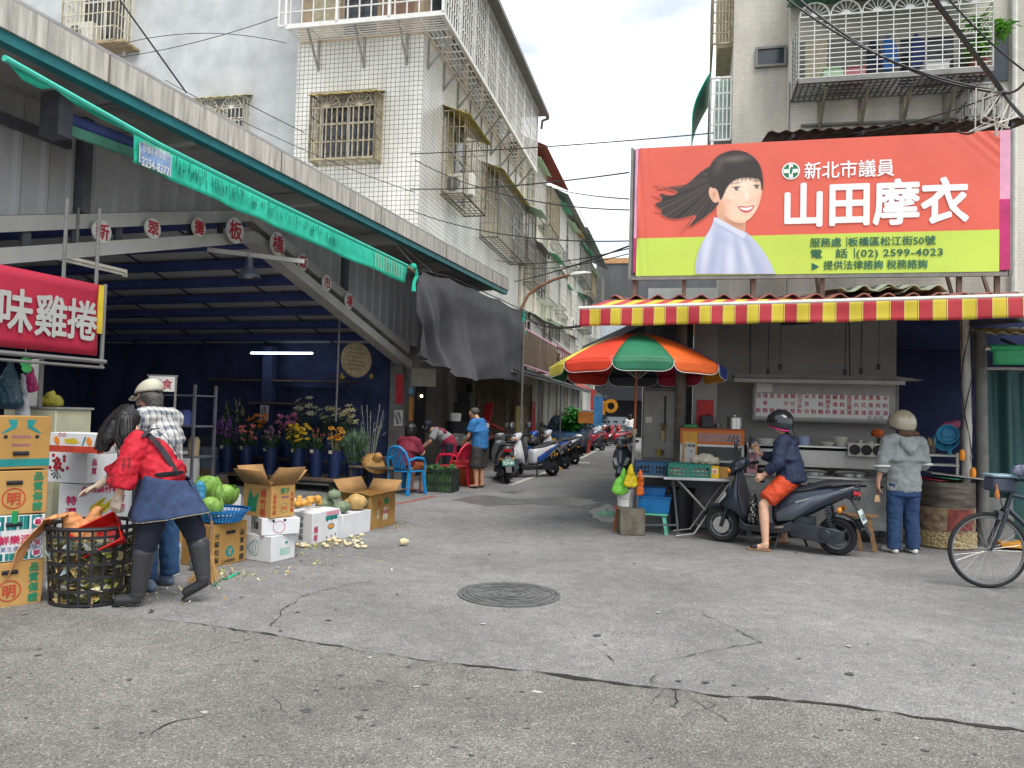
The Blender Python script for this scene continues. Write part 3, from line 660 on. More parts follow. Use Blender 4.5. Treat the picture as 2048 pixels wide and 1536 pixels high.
yb=caps_blob('yellow_bag',[((-.07,0,.05),.05,(.07,0,.05),.06,(0,0,1),1,1),((0,0,.09),.05,(.03,0,.13),.03)],mat('yellow_bag','#a8a03c',.4,var=.3),None,.012,4,.03,.05); yb.location=(P(98,815,7.45).x,7.45,zc+.024); tag(yb,'crumpled yellow plastic bag lying on the olive cabinet','plastic bag')
# small white sign 素食
p=P(328,768,9.2); vs=thing('shop_sign','small white hanging sign with red characters 素食','sign',p,SR+R(20)); b=MB(); b.box((-.17,-.01,-.09),(.13,.01,.09)); b.build('panel',WHITEP,vs,smooth=0)
b=MB(); b.text('素食',(-.02,-.0105,0),(1,0,0),(0,0,1),.125,0,.01); b.build('lettering',REDT,vs,smooth=0)
b=MB(); b.bar((.14,0,.1),(.14,0,-1.32),.02); b.bar((-.18,0,.1),(-.18,0,-1.32),.02); b.bar((-.2,0,.1),(.16,0,.1),.018); b.build('stand',GUT,vs,smooth=0)
rk=thing('dark_shelf','dark metal shelf rack with pale jars behind the man in plaid','shelf rack',(P(350,900,10.2).x,10.2,0),SR); b=MB()
for x in (-.45,.45):
 for y in (-.2,.2): b.bar((x,y,0),(x,y,1.75),.03)
b.build('frame',SHD,rk,smooth=0)
for z in (.35,.8,1.2,1.6):
 b=MB(); b.box((-.46,-.21,z),(.46,.21,z+.02)); b.build('shelf',SHD,rk,smooth=0)
for i,(x,z,h,m_) in enumerate(((-.3,1.22,.22,CURT),(-.1,1.22,.18,mat('jar_grey','#73777d',.3)),(.15,1.22,.2,NAVY),(.3,.82,.25,mat('jar_tan','#8a7a5e',.5)),(-.15,.82,.2,mat('jar_grey','#73777d',.3)),(-.25,.37,.3,SHG))):
 j=MB(); j.lathe([(.0,0),(.07,0),(.075,h*.8),(.05,h),(0,h)],14); jo=j.build('jar',m_); tag(jo,['cream jar on the dark shelf rack, second shelf from the top','grey jar on the dark shelf rack, second shelf from the top, beside the cream jar','navy jar on the dark shelf rack, second shelf from the top','tan jar on the dark shelf rack, third shelf from the top','grey jar on the dark shelf rack, third shelf from the top','grey jar on the dark shelf rack, lowest shelf'][i],'jar','jars on the dark shelf rack'); jo.location=rk.matrix_basis @ V((x,0,z+.001));
# lights
def tube_lamp(label,p0,p1,lit,name='fluorescent_lamp'):
 p0,p1=V(p0),V(p1); d=p1-p0; t=thing(name,label,'lamp',(p0+p1)/2,0); c=(p0+p1)/2; dn=d.normalized(); a,e=p0-c,p1-c
 b=MB(); b.bar(a+V((0,0,.035)),e+V((0,0,.035)),.07,.035,0); b.build('housing',mat('lamp_cream','#c9c6b4',.5,var=.08) if not lit else SHD,t,smooth=0)
 b=MB(); b.tube([a*.96,e*.96],.017,8); b.build('tube',mat('lamp_lit','#dff0ff',emit=7) if lit else mat('lamp_off','#d2d0c4',.3),t)
 for q in (a,e):
  b=MB(); b.box((q.x-.02,q.y-.02,q.z-.03),(q.x+.02,q.y+.02,q.z+.03)); b.build('end_cap',mat('cap_cream','#b9b6a4',.5) if not lit else SHD,t,smooth=0)
 return t
t_=tube_lamp('unlit cream fluorescent batten hanging above the red banner',P(66,506,7.9),P(250,549,8.9),False)
b=MB(); c_=(P(66,506,7.9)+P(250,549,8.9))/2; q=P(152,527,8.36)-c_; b.tube([q+V((0,0,.04)),q+V((0,0,.62))],.012,6); b.build('drop_rod',GUT,t_)
c0,c1=S.hit(500,706,'y',-1.0),S.hit(628,706,'y',-1.0)
tube_lamp('lit fluorescent tube glowing inside the dark market',S.w(*c0),S.w(c1.x,-1.0,c0.z),True)
p=P(497,556,10.6); dl=thing('dome_lamp','grey industrial dome lamp hanging from the market truss','lamp',p)
b=MB(); b.lathe([(.165,0),(.15,.04),(.10,.10),(.055,.17),(.05,.28),(0,.29)],24,caps=False); b.build('shade',mat('lamp_grey','#565a66',.4,.4),dl,solid=.004)
b=MB(); b.ball((0,0,.05),(.09,.09,.05),14,8); b.build('diffuser',mat('lamp_glass','#c8c8bf',.3),dl); b=MB(); b.bar((-.55,-.1,.36),(.7,.25,.30),.05,.06); b.tube([(0,0,.28),(0,0,.36)],.012,6); b.build('bracket',SHG,dl,smooth=0)
# oval plaque
p=S.hit(713,720,'x',-.1); ov=thing('oval_plaque','tan oval notice plaque hanging inside the market near its corner column','plaque',S.w(*p),SR+R(78))
b=MB(); b.lathe([(0,-.02),(.95,-.02),(1,0),(.95,.02),(0,.02)],36,ax=(0,-1,0),sx=.44,sy=.345); b.build('board',mat('wicker_tan','#8c7d5f',.8,var=.25,scale=14),ov)
b=MB(); rr=random.Random(4)
for i in range(6):
 z=.2-.08*i
 for j in range(int(rr.uniform(7,11))):
  x=-.26+.055*j; b.add([(x,-.024,z),(x+rr.uniform(.02,.04),-.024,z+.005),(x+.03,-.024,z+.03),(x,-.024,z+.028)],[(0,1,2,3)])
b.build('faded_marks',mat('faded_brown','#57503f',.9),ov,smooth=0)
b=MB(); b.tube([(-.46,.05,-1.2),(-.46,.05,.85)],.02,6); b.build('pole',GUT,ov)
for sx_,sz_ in ((-.4,-.33),(.42,-.3)):
 b=MB()
 for k in range(7): b.ball((sx_+rnd.uniform(-.05,.05),-.02,sz_+rnd.uniform(-.05,.05)),.025,6,5)
 b.build('ornament',mat('dull_gold','#8a7432',.6),ov)
# ---------------- teal awning and net under the eave
AW=thing('teal_awning','long teal canvas awning valance stretched under the market eave with a phone number sticker','awning',S.w(1.2,0,0),SR)
fr_=Frame(S.w(1.2,0,0),SR)
tp_=[fr_.hit(u,v,'x',0) for u,v in ((268,266),(400,332),(540,401),(680,468),(815,533))]; bt_=[fr_.hit(u,v,'x',0) for u,v in ((266,325),(400,386),(540,449),(680,511),(811,567))]
def pl(pts,u):
 t=u*(len(pts)-1); i=min(int(t),len(pts)-2); return pts[i].lerp(pts[i+1],t-i)
b=MB(); b.grid(lambda u,v: pl(tp_,u).lerp(pl(bt_,u),v)+V((.02*math.sin(u*31)*v+.02*mnoise.noise(V((u*14,v*2,0)))*v,0,.004*math.sin(u*46)*v)),80,6); b.build('valance',TEALC,AW,solid=.004)
b=MB(); b.tube([p+V((-.01,0,.015)) for p in tp_],.03,8); b.build('front_bar',TEALS,AW)
b=MB(); rr=random.Random(5)
for i in range(170):
 u=rr.uniform(.14,.74); v=rr.uniform(.12,.5); p=pl(tp_,u).lerp(pl(bt_,u),v); h=rr.uniform(.03,.14); q=p+V((.035,0,0)); b.add([q,q+V((0,.012,0)),q+V((0,.010,-h)),q+V((0,.002,-h))],[(0,1,2,3)])
b.build('grime_streaks',mat('teal_grime','#12705f',.9),AW,smooth=0)['kind']='stuff'
b=MB(); rr=random.Random(6)
for i in range(11):
 u=.865+.0105*i; p=pl(tp_,u).lerp(pl(bt_,u),.5)+V((.04,0,0))
 for k in range(5): z=.11-.05*k; b.add([p+V((0,-.02,z)),p+V((0,.02,z-.01)),p+V((0,.018,z+.012)),p+V((0,-.02,z+.02))],[(0,1,2,3)])
 b.add([p+V((0,-.006,.12)),p+V((0,.006,.12)),p+V((0,.006,-.12)),p+V((0,-.006,-.12))],[(0,1,2,3)])
b.build('worn_lettering',mat('worn_white','#b7c9b2',.8),AW,smooth=0)
s0,s1,s2,s3=[fr_.hit(u,v,'x',.05) for u,v in ((279,282),(344,312),(341,354),(278,324))]
b=MB(); b.add([s0,s1,s2,s3],[(0,1,2,3)]); k_=.008
ux_=(s1-s0).normalized(); uz_=V((0,0,1)); cc=(s0+s1+s2+s3)/4
def inset(f): return [cc+(p-cc)*f for p in (s0,s1,s2,s3)]
b.add([p+V((.004,0,0)) for p in inset(.94)],[(0,1,2,3)],1)
b.text('2254-8377',cc+V((.006,0,-.075)),ux_,uz_,.13,0,.012,w=(s1-s0).length*.86); b.text('豐福水果農產行',cc+V((.006,0,.08)),ux_,uz_,.12,0,.0,w=(s1-s0).length*.84)
b.build('phone_sticker',[WHITEP,mat('sticker_blue','#7f9cc4',.5,var=.35,scale=12)],AW,smooth=0)
q0=fr_.hit(9,116,'x',.25); q1=fr_.hit(318,289,'x',.06); b=MB(); b.tube([q0,q1],.028,8); b.build('arm_bar',TEALS,AW)
c_=[fr_.hit(u,v,'x',.2) for u,v in ((9,117),(108,176),(80,178),(45,160))]; b=MB(); b.add(c_,[(0,1,2,3)]); c_=[fr_.hit(u,v,'x',.1) for u,v in ((110,178),(268,262),(266,268),(200,236),(150,208))]; b.add(c_,[tuple(range(5))]); b.build('canvas_fold',TEALC,AW,solid=.012)
b=MB(); e=fr_.hit(826,537,'x',0); b.tube([tp_[-1]+V((0,-.02,0)),tp_[-1]+V((0,.3,-.03))],.03,8,1)
b.ball(e+V((0,0,.03)),(.07,.08,.07),10,8,0); b.tube([e+V((.03,.05,0)),e+V((.02,.12,-.12)),e+V((0,.06,-.25)),e+V((0,.05,-.42))],[.03,.04,.035,.045],6,0); b.build('tie_knot',[TEALC,RUSTB],AW)
a_=fr_.hit(765,460,'x',-.1); b=MB(); b.tube([a_,fr_.hit(828,530,'x',0)],.012,5); b.tube([a_+V((0,.05,0)),fr_.hit(900,575,'x',0)],.01,5); b.build('guy_rope',GUT,AW)
rl=thing('awning_roller','dark blue rolled awning in a green metal cassette under the left eave','awning roller',S.w(.75,0,0),SR); fr2=Frame(S.w(.75,0,0),SR)
q0,q1=fr2.hit(130,252,'x',0),fr2.hit(270,303,'x',0); b=MB(); b.bar(q0+V((.06,0,-.05)),q1+V((.06,0,-.05)),.05,.10); b.build('cassette',mat('green_alu','#5d9c86',.5,.2,var=.15),rl,smooth=0)
b=MB(); b.tube([q0+V((0,0,.06)),q1+V((0,0,.06))],.08,12); b.build('roll',NAVY,rl); b=MB(); b.box((q0.x-.12,q0.y-.18,q0.z-.15),(q0.x+.12,q0.y-.02,q0.z+.28)); b.build('end_bracket',SHD,rl,smooth=0)
# black shade net
NET=mat('shade_net','#58585c',.9,var=.12,scale=3,alpha=.97); tops=[S.hit(u,v,'x',1.2) for u,v in ((838,548),(846,543),(900,556),(950,578),(1000,600),(1046,622))]; bots=[S.hit(u,v,'x',1.2) for u,v in ((833,712),(868,724),(902,746),(935,762),(990,756),(1046,762))]
def netf(u,v):
 p=pl(tops,u).lerp(pl(bots,u),v); s=math.sin(min(u,.75)/.75*math.pi)
 f=.16*math.sin((u*15-v*5.2*(1-u))*1.25)*v*(1-.5*u)+.20*math.sin(u*5.2+v*4.5)*s*v+.035*math.sin(u*44-v*18*(1-u))*v+.03*mnoise.noise(V((u*7,v*4,2)))
 return p+V((f,0,-.05*abs(math.sin(u*16))*(1-v)+.03*mnoise.noise(V((u*22,0,5)))*v))
NT=thing('shade_net','dark grey shade net draped from the market eave over the shop fronts','shade net',S.o,SR); b=MB(); b.grid(netf,150,60); b.build('net',NET,NT,smooth=180)
b=MB(); b.tube([p+V((0,0,.02)) for p in tops],.012,6); b.build('top_cord',BLK,NT); b=MB(); q=tops[-1]; b.tube([q,q+V((.03,.05,-.1)),q+V((0,.02,-.3))],[.03,.05,.03],6); b.build('tie_knot',TEALC,NT)
b=MB(); q=tops[-1]; b.tube([(q.x+.02,q.y+.05,0),(q.x+.02,q.y+.05,q.z+.05)],.03,8); b.build('pole',GUT,NT)
# ---------------- flower stall inside
def bucket_thing(u,v,Y,label,h=.5,r=.14,tagc=True,m=None):
 p=P(u,v,Y); t=thing('flower_bucket',label,'flower bucket',p,SR,'flower buckets on the low bench')
 b=MB(); b.lathe([(0,0),(r*.72,0),(r,h),(r*1.08,h),(r*1.08,h+.012),(r*.95,h+.012),(r*.9,h*.9),(0,h*.9)],20,caps=False); b.build('bucket',m or mat('bucket_blue','#1d2f57',.4,var=.2),t)
 if tagc:
  b=MB(); b.box((-.035,-r*1.12-.004,h*.88),(.035,-r*1.12,h*.88+.06)); b.build('price_tag',mat('tag_pale','#c9b9a5',.7),t,smooth=0)
 return t
def blooms(t,kind,col,n,h0,spread,size,seed,stemcol='#3a5a2c',leafy=1.0):
 rr=random.Random(seed); cm=mat('bloom_'+col.strip('#'),col,.6,var=.25,scale=20); c2=mat('bloom_heart','#4a2f18',.8); st=mat('stem_'+stemcol.strip('#'),stemcol,.6,var=.3,scale=14); b=MB()
 for i in range(int(n*1.7)):
  a=rr.uniform(0,6.28); q=spread*math.sqrt(rr.random()); x,y=q*math.cos(a),q*math.sin(a); z=h0*(.8+.35*rr.random())-q*.3; top=V((x,y,z))
  b.tube([(x*.25,y*.25,.4),(x*.6,y*.6,.4+(z-.4)*.55),top],.006,4,1,caps=False)
  if kind == 'spike':
   for k in range(7): b.ball(top+V((rr.uniform(-.02,.02),rr.uniform(-.02,.02),-.025*k)),size*(.4+.09*k),5,4,0)
  elif kind in ('daisy','sun','lily'):
   nrm=V((x*1.5+rr.uniform(-.3,.3),y-.35,.5+rr.random()*.4)).normalized(); ex,ey,_=frame_of(nrm); np_=6 if kind == 'lily' else 11
   for k in range(np_):
    w_=6.283*k/np_; d_=ex*math.cos(w_)+ey*math.sin(w_); s_=nrm.cross(d_)*size*(.28 if kind != 'lily' else .22); tip=top+d_*size+nrm*(size*.25 if kind == 'lily' else 0); mid=top+d_*size*.6+nrm*size*.22
    b.add([top,mid+s_,tip,mid-s_],[(0,1,2,3)],0)
   if kind != 'lily': b.ball(top+nrm*.008,size*.33,7,5,2 if kind == 'sun' else 0)
  elif kind == 'puff':
   for k in range(9): b.ball(top+V((rr.gauss(0,.5),rr.gauss(0,.5),rr.gauss(0,.4)))*size,size*.5,5,4,0)
  elif kind == 'grass':
   for k in range(14):
    d_=V((rr.gauss(0,1),rr.gauss(0,1),rr.gauss(.6,.8))).normalized()*size*rr.uniform(.6,1.4); e_=d_.cross(V((0,0,1))).normalized()*.004; b.add([top-V((0,0,.05))-e_,top-V((0,0,.05))+e_,top+d_],[(0,1,2)],0)
 for i in range(int(64*leafy)):
  a=rr.uniform(0,6.28); q=spread*rr.uniform(.3,1.0); p=V((q*math.cos(a),q*math.sin(a),.42+rr.random()*(h0-.5)*.8)); d_=V((math.cos(a),math.sin(a),rr.uniform(.2,1.2))).normalized()*rr.uniform(.09,.2); e_=d_.cross(V((0,0,1))).normalized()*.022
  b.add([p,p+d_*.5+e_,p+d_,p+d_*.5-e_],[(0,1,2,3)],1)
 b.build('flowers',[cm,st,c2],t,smooth=30)
PB=S.loc(P(620,962,14.2))
pf=thing('low_bench','long low wooden bench carrying the flower buckets','bench',S.w(PB.x-.6,PB.y,0),SR); b=MB()
for k in range(3): b.box((-2.4,-.5+.34*k,.2),(1.5,-.5+.34*k+.32,.235))
b.build('seat',mat('old_plank','#6b5b4a',.8,var=.35,scale=4),pf,smooth=0)
for x in (-2.2,-.4,1.3):
 b=MB(); b.box((x-.03,-.45,0),(x+.03,.45,.197)); b.build('leg',mat('old_plank_dark','#3f3833',.9),pf,smooth=0)
pf2=thing('rear_bench','higher rear bench holding the back row of flower buckets','bench',S.w(PB.x-.6,PB.y+1.05,0),SR); b=MB(); b.box((-2.6,-.3,.42),(1.5,.3,.46)); b.build('seat',MATS['old_plank_dark'],pf2,smooth=0)
for x in (-2.4,1.3):
 b=MB(); b.box((x-.03,-.28,0),(x+.03,.28,.417)); b.build('leg',MATS['old_plank_dark'],pf2,smooth=0)
YF=14.2
FL=[(462,'purple flower spikes in a dark blue bucket at the left end','spike','#7a3f8f',16,.95,.2,.032),(500,'salmon flowers in a dark blue bucket beside the purple spikes','puff','#d9746a',8,.8,.16,.035),(548,'small dusty pink flowers in a dark blue bucket','puff','#a8728a',14,.8,.18,.022),
      (603,'yellow chrysanthemums in a dark blue bucket','daisy','#d1a92c',34,.86,.22,.045),(640,'russet flowers in a dark blue bucket beside the yellow chrysanthemums','puff','#8a4a34',10,.78,.15,.022),(677,'sunflowers on pale stems in a dark blue bucket at the bench end','sun','#e0951f',8,.84,.14,.062)]
b0=S.w(0,0,0)
for i,(u,la,kd,co,n,h0,sp,sz) in enumerate(FL):
 q=S.hit(u,900,'y',PB.y); t=bucket_thing(u,900,YF,la); t.location=S.w(q.x,PB.y-.12,.236); blooms(t,kd,co,n,h0,sp,sz,10+i,'#8d8a5a' if kd == 'sun' else '#3a5a2c',.2 if kd == 'sun' else 1)
BK=[(470,'tall cream gladiolus spikes in the back row above the purple flowers','spike','#a8a06a',9,1.1,.3,.018),(512,'orange gerberas in a back row bucket','daisy','#d9772a',7,.8,.26,.07),(575,'large pink roses in a back row bucket','puff','#d77aa0',11,.82,.22,.05),(612,'white lilies in a back row bucket','lily','#cfc9a0',9,1.12,.22,.10),(655,'pale striped lilies in a back row bucket','lily','#b9b27e',10,.95,.24,.09),(690,'cream star lilies in a back row bucket near the oval plaque','lily','#c2b98a',9,.98,.2,.1)]
for i,(u,la,kd,co,n,h0,sp,sz) in enumerate(BK):
 q=S.hit(u,880,'y',PB.y+1.05); t=bucket_thing(u,880,YF,la,tagc=False); t.location=S.w(q.x,PB.y+1.05,.461); blooms(t,kd,co,n,h0,sp,sz,30+i,'#2f4a33')
q=S.hit(708,905,'y',PB.y+.1); t=bucket_thing(708,905,YF,'fluffy grey green grass bunch in a dark blue bucket by the table',.5,.15,False); t.location=S.w(q.x,PB.y+.1,.005); blooms(t,'grass','#6d8a6a',40,1.0,.26,.16,60,'#557257')
q=S.hit(735,880,'y',PB.y+.5); t=bucket_thing(735,880,YF,'tall thin pale reeds in a bucket behind the fluffy grass',.5,.12,False); t.location=S.w(q.x,PB.y+.6,.005); blooms(t,'spike','#8f9284',7,1.5,.28,.01,61,'#8f9284',.2)
# table with straw hat beside the buckets
q=S.hit(752,935,'y',PB.y+.2); tb=thing('work_table','small wooden work table inside the market beside the flower buckets','table',S.w(q.x,q.y,0),SR); b=MB(); b.box((-.4,-.3,.44),(.5,.3,.475)); b.build('top',MATS['old_plank'],tb,smooth=0)
for x in (-.36,.45):
 for y in (-.26,.26):
  b=MB(); b.box((x-.025,y-.025,0),(x+.025,y+.025,.437)); b.build('leg',MATS['old_plank_dark'],tb,smooth=0)
hb=thing('straw_hat','conical tan straw hat leaning on the work table','hat',S.w(q.x+.1,q.y-.15,.62),SR); b=MB(); b.lathe([(.26,-.14),(.17,-.075),(.085,-.03),(.075,.05),(.05,.09),(0,.1)],24,ax=(.55,-.5,.8),caps=False); b.build('hat',mat('straw','#a77f4a',.8,var=.3,scale=25),hb,solid=.006)
bx_=tag(MB().box((-.16,-.12,0),(.16,.12,.16)).build('wooden_box',MATS['old_plank_dark'],None,bevel=.006),'dark wooden box under the straw hat on the work table','box'); bx_.location=S.w(q.x+.1,q.y+.05,.477); bx_.rotation_euler=(0,0,SR)
for la,y_,z_,w_ in (('long pale wall shelf board under the lit fluorescent tube',-.4,2.05,3.6),('short dark wall shelf board behind the flower rows',-.5,1.55,1.4)):
 q=S.hit(560,740,'y',y_); t=thing('wall_shelf',la,'shelf',S.w(q.x,y_,z_),SR); b=MB(); b.box((-w_/2,-.12,0),(w_/2,.2,.035)); b.build('board',MATS['old_plank'],t,smooth=0)
 for x in (-w_/2+.1,w_/2-.1):
  b=MB(); b.bar((x,.18,-.25),(x,-.08,-.002),.03); b.build('bracket',SHD,t,smooth=0)
# small pictures on the wall behind the flowers
for u,v,la in ((543,826,'white paper with a black brush drawing on an inner pillar among the flowers'),):
 p=S.hit(u,v,'y',-.3); poster('ink_drawing',la,'poster',S.w(p.x,-.56,p.z),0,.22,.34,WP,swirl,extra=[INK])
 c=MB(); c.box((-.12,-.1,0),(.12,.1,EZ)); o=c.build('inner_pillar',NAVYD,None,bevel=.01); o.location=S.w(p.x,-.44,0); o.rotation_euler=(0,0,SR); tag(o,'shade tinted blue inner pillar carrying a brush drawing behind the flowers','pillar')
for i,(u,Y,x_,z_,w_,h_,co,la) in enumerate(((395,13.2,0,0,.5,.4,'#5d4a36','brown goods carton on the market floor, bottom of a pile left of the flowers'),(398,13.2,0,.402,.44,.36,'#47505c','grey blue goods carton on top of the brown one left of the flowers'),(352,12.6,0,0,.45,.55,'#6a6455','tan goods sack box on the market floor behind the dark shelf rack'),(436,14.9,0,0,.6,.9,'#3a3f4a','tall dark goods locker against the wall left of the flower buckets'),(300,12.4,0,0,.6,.85,'#4b4038','dark brown cabinet deep in the market behind the man in plaid'),(250,12.2,0,0,.5,1.2,'#5a5e63','grey upright freezer deep in the market behind the white sign'))):
 p=P(u,900,Y); t=thing('goods_box',la,'box',(p.x,p.y,z_+.007),SR+.1*(i%3)); b=MB(); b.box((-w_/2,-.2,0),(w_/2,.2,h_)); b.build('body',mat('goods%d'%i,co,.7,var=.25),t,bevel=.008); b=MB(); b.box((-w_*.3,-.2035,h_*.35),(w_*.3,-.2015,h_*.75)); b.build('panel',mat('goods_panel%d'%(i%2),('#8a8578','#59606b')[i%2],.6,var=.3),t,smooth=0)
# water drums and stools deeper inside
for i,(u,Y,h,r,la,m_) in enumerate(((372,11.5,.8,.2,'tall grey water drum in the dark market behind the man in plaid',SHG),(415,13.6,.55,.22,'dark blue plastic drum standing left of the flower buckets',mat('bucket_blue','#1d2f57')),(440,12.8,.3,.16,'brown clay pot on the market floor left of the flowers',mat('clay_dark','#5c4436',.8,var=.2)))):
 p=P(u,900,Y); t=thing('drum' if i < 2 else 'clay_pot',la,'drum' if i < 2 else 'pot',(p.x,p.y,.006)); b=MB(); b.lathe([(0,0),(r*.9,0),(r,h*.3),(r,h*.75),(r*.85,h),(0,h)],20,caps=False); b.build('body',m_,t); b=MB(); b.lathe([(0,h+.001),(r*.88,h+.001),(r*.88,h+.03),(0,h+.04)],20,caps=False); b.build('lid' if i < 2 else 'rim',SHD,t)
# ================================================================ right block
RB=Frame((1.68,11.0,0),-R(13)); RR=-R(13)
def h(u,v,y): return RB.hit(u,v,'y',y)
# --- apartment building behind the billboard
AB=thing('apartment_building','cream small tiled apartment building with a big caged balcony behind the red billboard','apartment building',RB.o,RR)
YW=2.5; xl,xm=h(1467,100,YW+.3).x,h(1578,220,YW).x
b=MB(); b.box((xm,YW,2.2),(9,YW+7,13)); b.box((xl,YW+.3,2.2),(xm-.001,YW+7,13)); b.build('wall',STILE,AB,smooth=0)
b=MB(); b.box((xm,YW+.05,0),(9,YW+6,2.2)); b.box((xl,YW+.35,0),(xm-.001,YW+6,2.2)); b.build('ground_floor',GREYR,AB,smooth=0)
c0,c1=h(1515,132,YW+.29),h(1568,97,YW+.29)
b=MB(); b.box((c0.x,YW+.27,c0.z),(c1.x,YW+.296,c1.z)); b.build('window',DARKG,AB,smooth=0)
b=MB()
for lo,hi in (((c0.x-.04,c0.z-.04),(c1.x+.04,c0.z)),((c0.x-.04,c1.z),(c1.x+.04,c1.z+.04)),((c0.x-.04,c0.z),(c0.x,c1.z)),((c1.x,c0.z),(c1.x+.04,c1.z))): b.box((lo[0],YW+.24,lo[1]),(hi[0],YW+.298,hi[1]))
b.build('window_frame',GUT,AB,smooth=0)
# balcony cage
D=.85; f0,f1=h(1597,158,YW-D),h(1986,136,YW-D); x0,x1,zb,zt=f0.x,f1.x,f0.z,h(1597,36,YW-D).z
bal=MB(); b=bal; bay=(x1-x0)/3
for k in range(3): cage(b,(x0+bay*k,YW-D,zb),(1,0,0),(0,0,1),bay,zt-zb,4,13,.012);
for k in range(6):
 c=V((x0+bay*(k+.5)/2,YW-D,zt)); r_=bay*.24
 b.tube([c+V((r_*math.cos(math.pi*i/12),0,r_*math.sin(math.pi*i/12))) for i in range(13)],.014,5)
 for i in range(1,8): a=math.pi*i/8; b.bar(c+V((.06*math.cos(a),0,.06*math.sin(a))),c+V((r_*math.cos(a),0,r_*math.sin(a))),.009,.009)
 b.poly([(.075*math.cos(math.pi*i/8),.075*math.sin(math.pi*i/8)) for i in range(9)],c,(1,0,0),(0,0,1))
for xx in (x0,x1): cage(b,(xx,YW-D,zb),(0,1,0),(0,0,1),D,zt-zb,3,13,.012)
b.build('balcony_cage',ALU,AB,smooth=0)
b=MB(); cage(b,(x0,YW-D,zb-.02),(1,0,0),(0,1,0),x1-x0,D,30,7,.02); b.bar((x0,YW-D-.01,zb-.05),(x1,YW-D-.01,zb-.05),.05,.08); b.build('balcony_floor',GUT,AB,smooth=0)
b=MB(); b.grid(lambda u,v: (x0-.1+(x1-x0+.2)*u,YW-D-.18+(D+.2)*v,zt+.42+.22*v+.012*math.sin(u*150)),80,2); b.add([(x0-.1,YW-D-.185,zt+.42),(x1+.1,YW-D-.185,zt+.42),(x1+.1,YW-D-.185,zt+.28),(x0-.1,YW-D-.185,zt+.28)],[(0,1,2,3)]); b.build('balcony_roof',mat('green_fibre','#4f9f85',.4,var=.15,trans=.2),AB,solid=.01)
for k in range(4):
 x=x0+(x1-x0)*(.16+.23*k); b=MB(); b.bar((x,YW,zb-.62),(x,YW-D*.75,zb-.08),.04,.05); b.bar((x,YW-.02,zb-.66),(x,YW-.02,zb-.05),.05,.03); b.build('balcony_bracket',mat('bracket_tan','#8f8876',.7,var=.3),AB,smooth=0)
b=MB(); b.box((x0,YW-.02,zb+.05),(x0+1.55,YW-.004,zt)); b.build('shutter',mat('shutter_grey','#8f8d88',.7,var=.15,scale=1,streak=.05),AB,smooth=0)
for a,c in ((1.7,2.5),(2.6,3.3)):
 b=MB(); b.box((x0+a,YW-.03,zb+.1),(x0+c,YW-.003,zt-.1)); b.build('balcony_window',DARKG,AB,smooth=0)
# left side cages and the green bent awning
q=h(1447,45,YW+.5); side=MB()
c0,c1=h(1425,90,YW+.45),h(1466,-60,YW+.45); cage(side,(c0.x,YW+.42,c0.z),(1,0,0),(0,0,1),c1.x-c0.x,c1.z-c0.z,6,7,.018); cage(side,(c0.x,YW+.42,c0.z),(0,1,0),(0,0,1),1.6,c1.z-c0.z,8,7,.018); side.build('window_cage',RUSTB,AB,smooth=0)
b=MB(); b.box((c0.x+.1,YW+.7,c0.z+.05),(xl+.02,YW+1.9,c1.z)); b.build('window',CURT,AB,smooth=0)
side=MB(); c0,c1=h(1420,282,YW+.4),h(1463,155,YW+.4); cage(side,(c0.x,YW+.38,c0.z),(1,0,0),(0,0,1),c1.x-c0.x,c1.z-c0.z,5,4,.018); cage(side,(c0.x,YW+.38,c0.z),(0,1,0),(0,0,1),1.6,c1.z-c0.z,8,4,.018); side.build('window_cage',ALU,AB,smooth=0)
b=MB(); b.box((c0.x+.08,YW+.5,c0.z+.05),(xl+.02,YW+1.9,c1.z)); b.build('window',mat('pale_glass','#9fb5ad',.2,var=.2),AB,smooth=0)
b=MB(); zz0,zz1=c0.z,c1.z+.12
b.grid(lambda u,v: (c0.x-.02-.30*math.sin(min(1,(1-v)*1.5)*1.57),YW+.38+1.6*u,zz0+(zz1-zz0)*v),10,14); b.build('bent_awning',mat('teal_fibre','#1d9f80',.35,var=.15),AB,solid=.012)
c0,c1=h(1936,232,YW-.5),h(1996,165,YW-.5); window_cage(AB,c0.x,c1.x,c0.z,c1.z,.5,'y',YW,STEEL,6,2,None,0)
b=MB(); x=h(2029,300,YW-.1).x; b.tube([(x,YW-.08,2.2),(x,YW-.08,13)],.05,8); b.build('drain_pipe',WHP,AB)
b=MB(); x=h(1577,300,YW-.02).x; b.tube([(x,YW-.03,2.2),(x,YW-.03,zb+.3)],.012,6); b.build('conduit',GUT,AB)
b=MB(); c0,c1=h(1602,251,YW-.05),h(1935,237,YW-.05); b.tube([c0,c1],.028,8); b.build('conduit',GUT,AB)
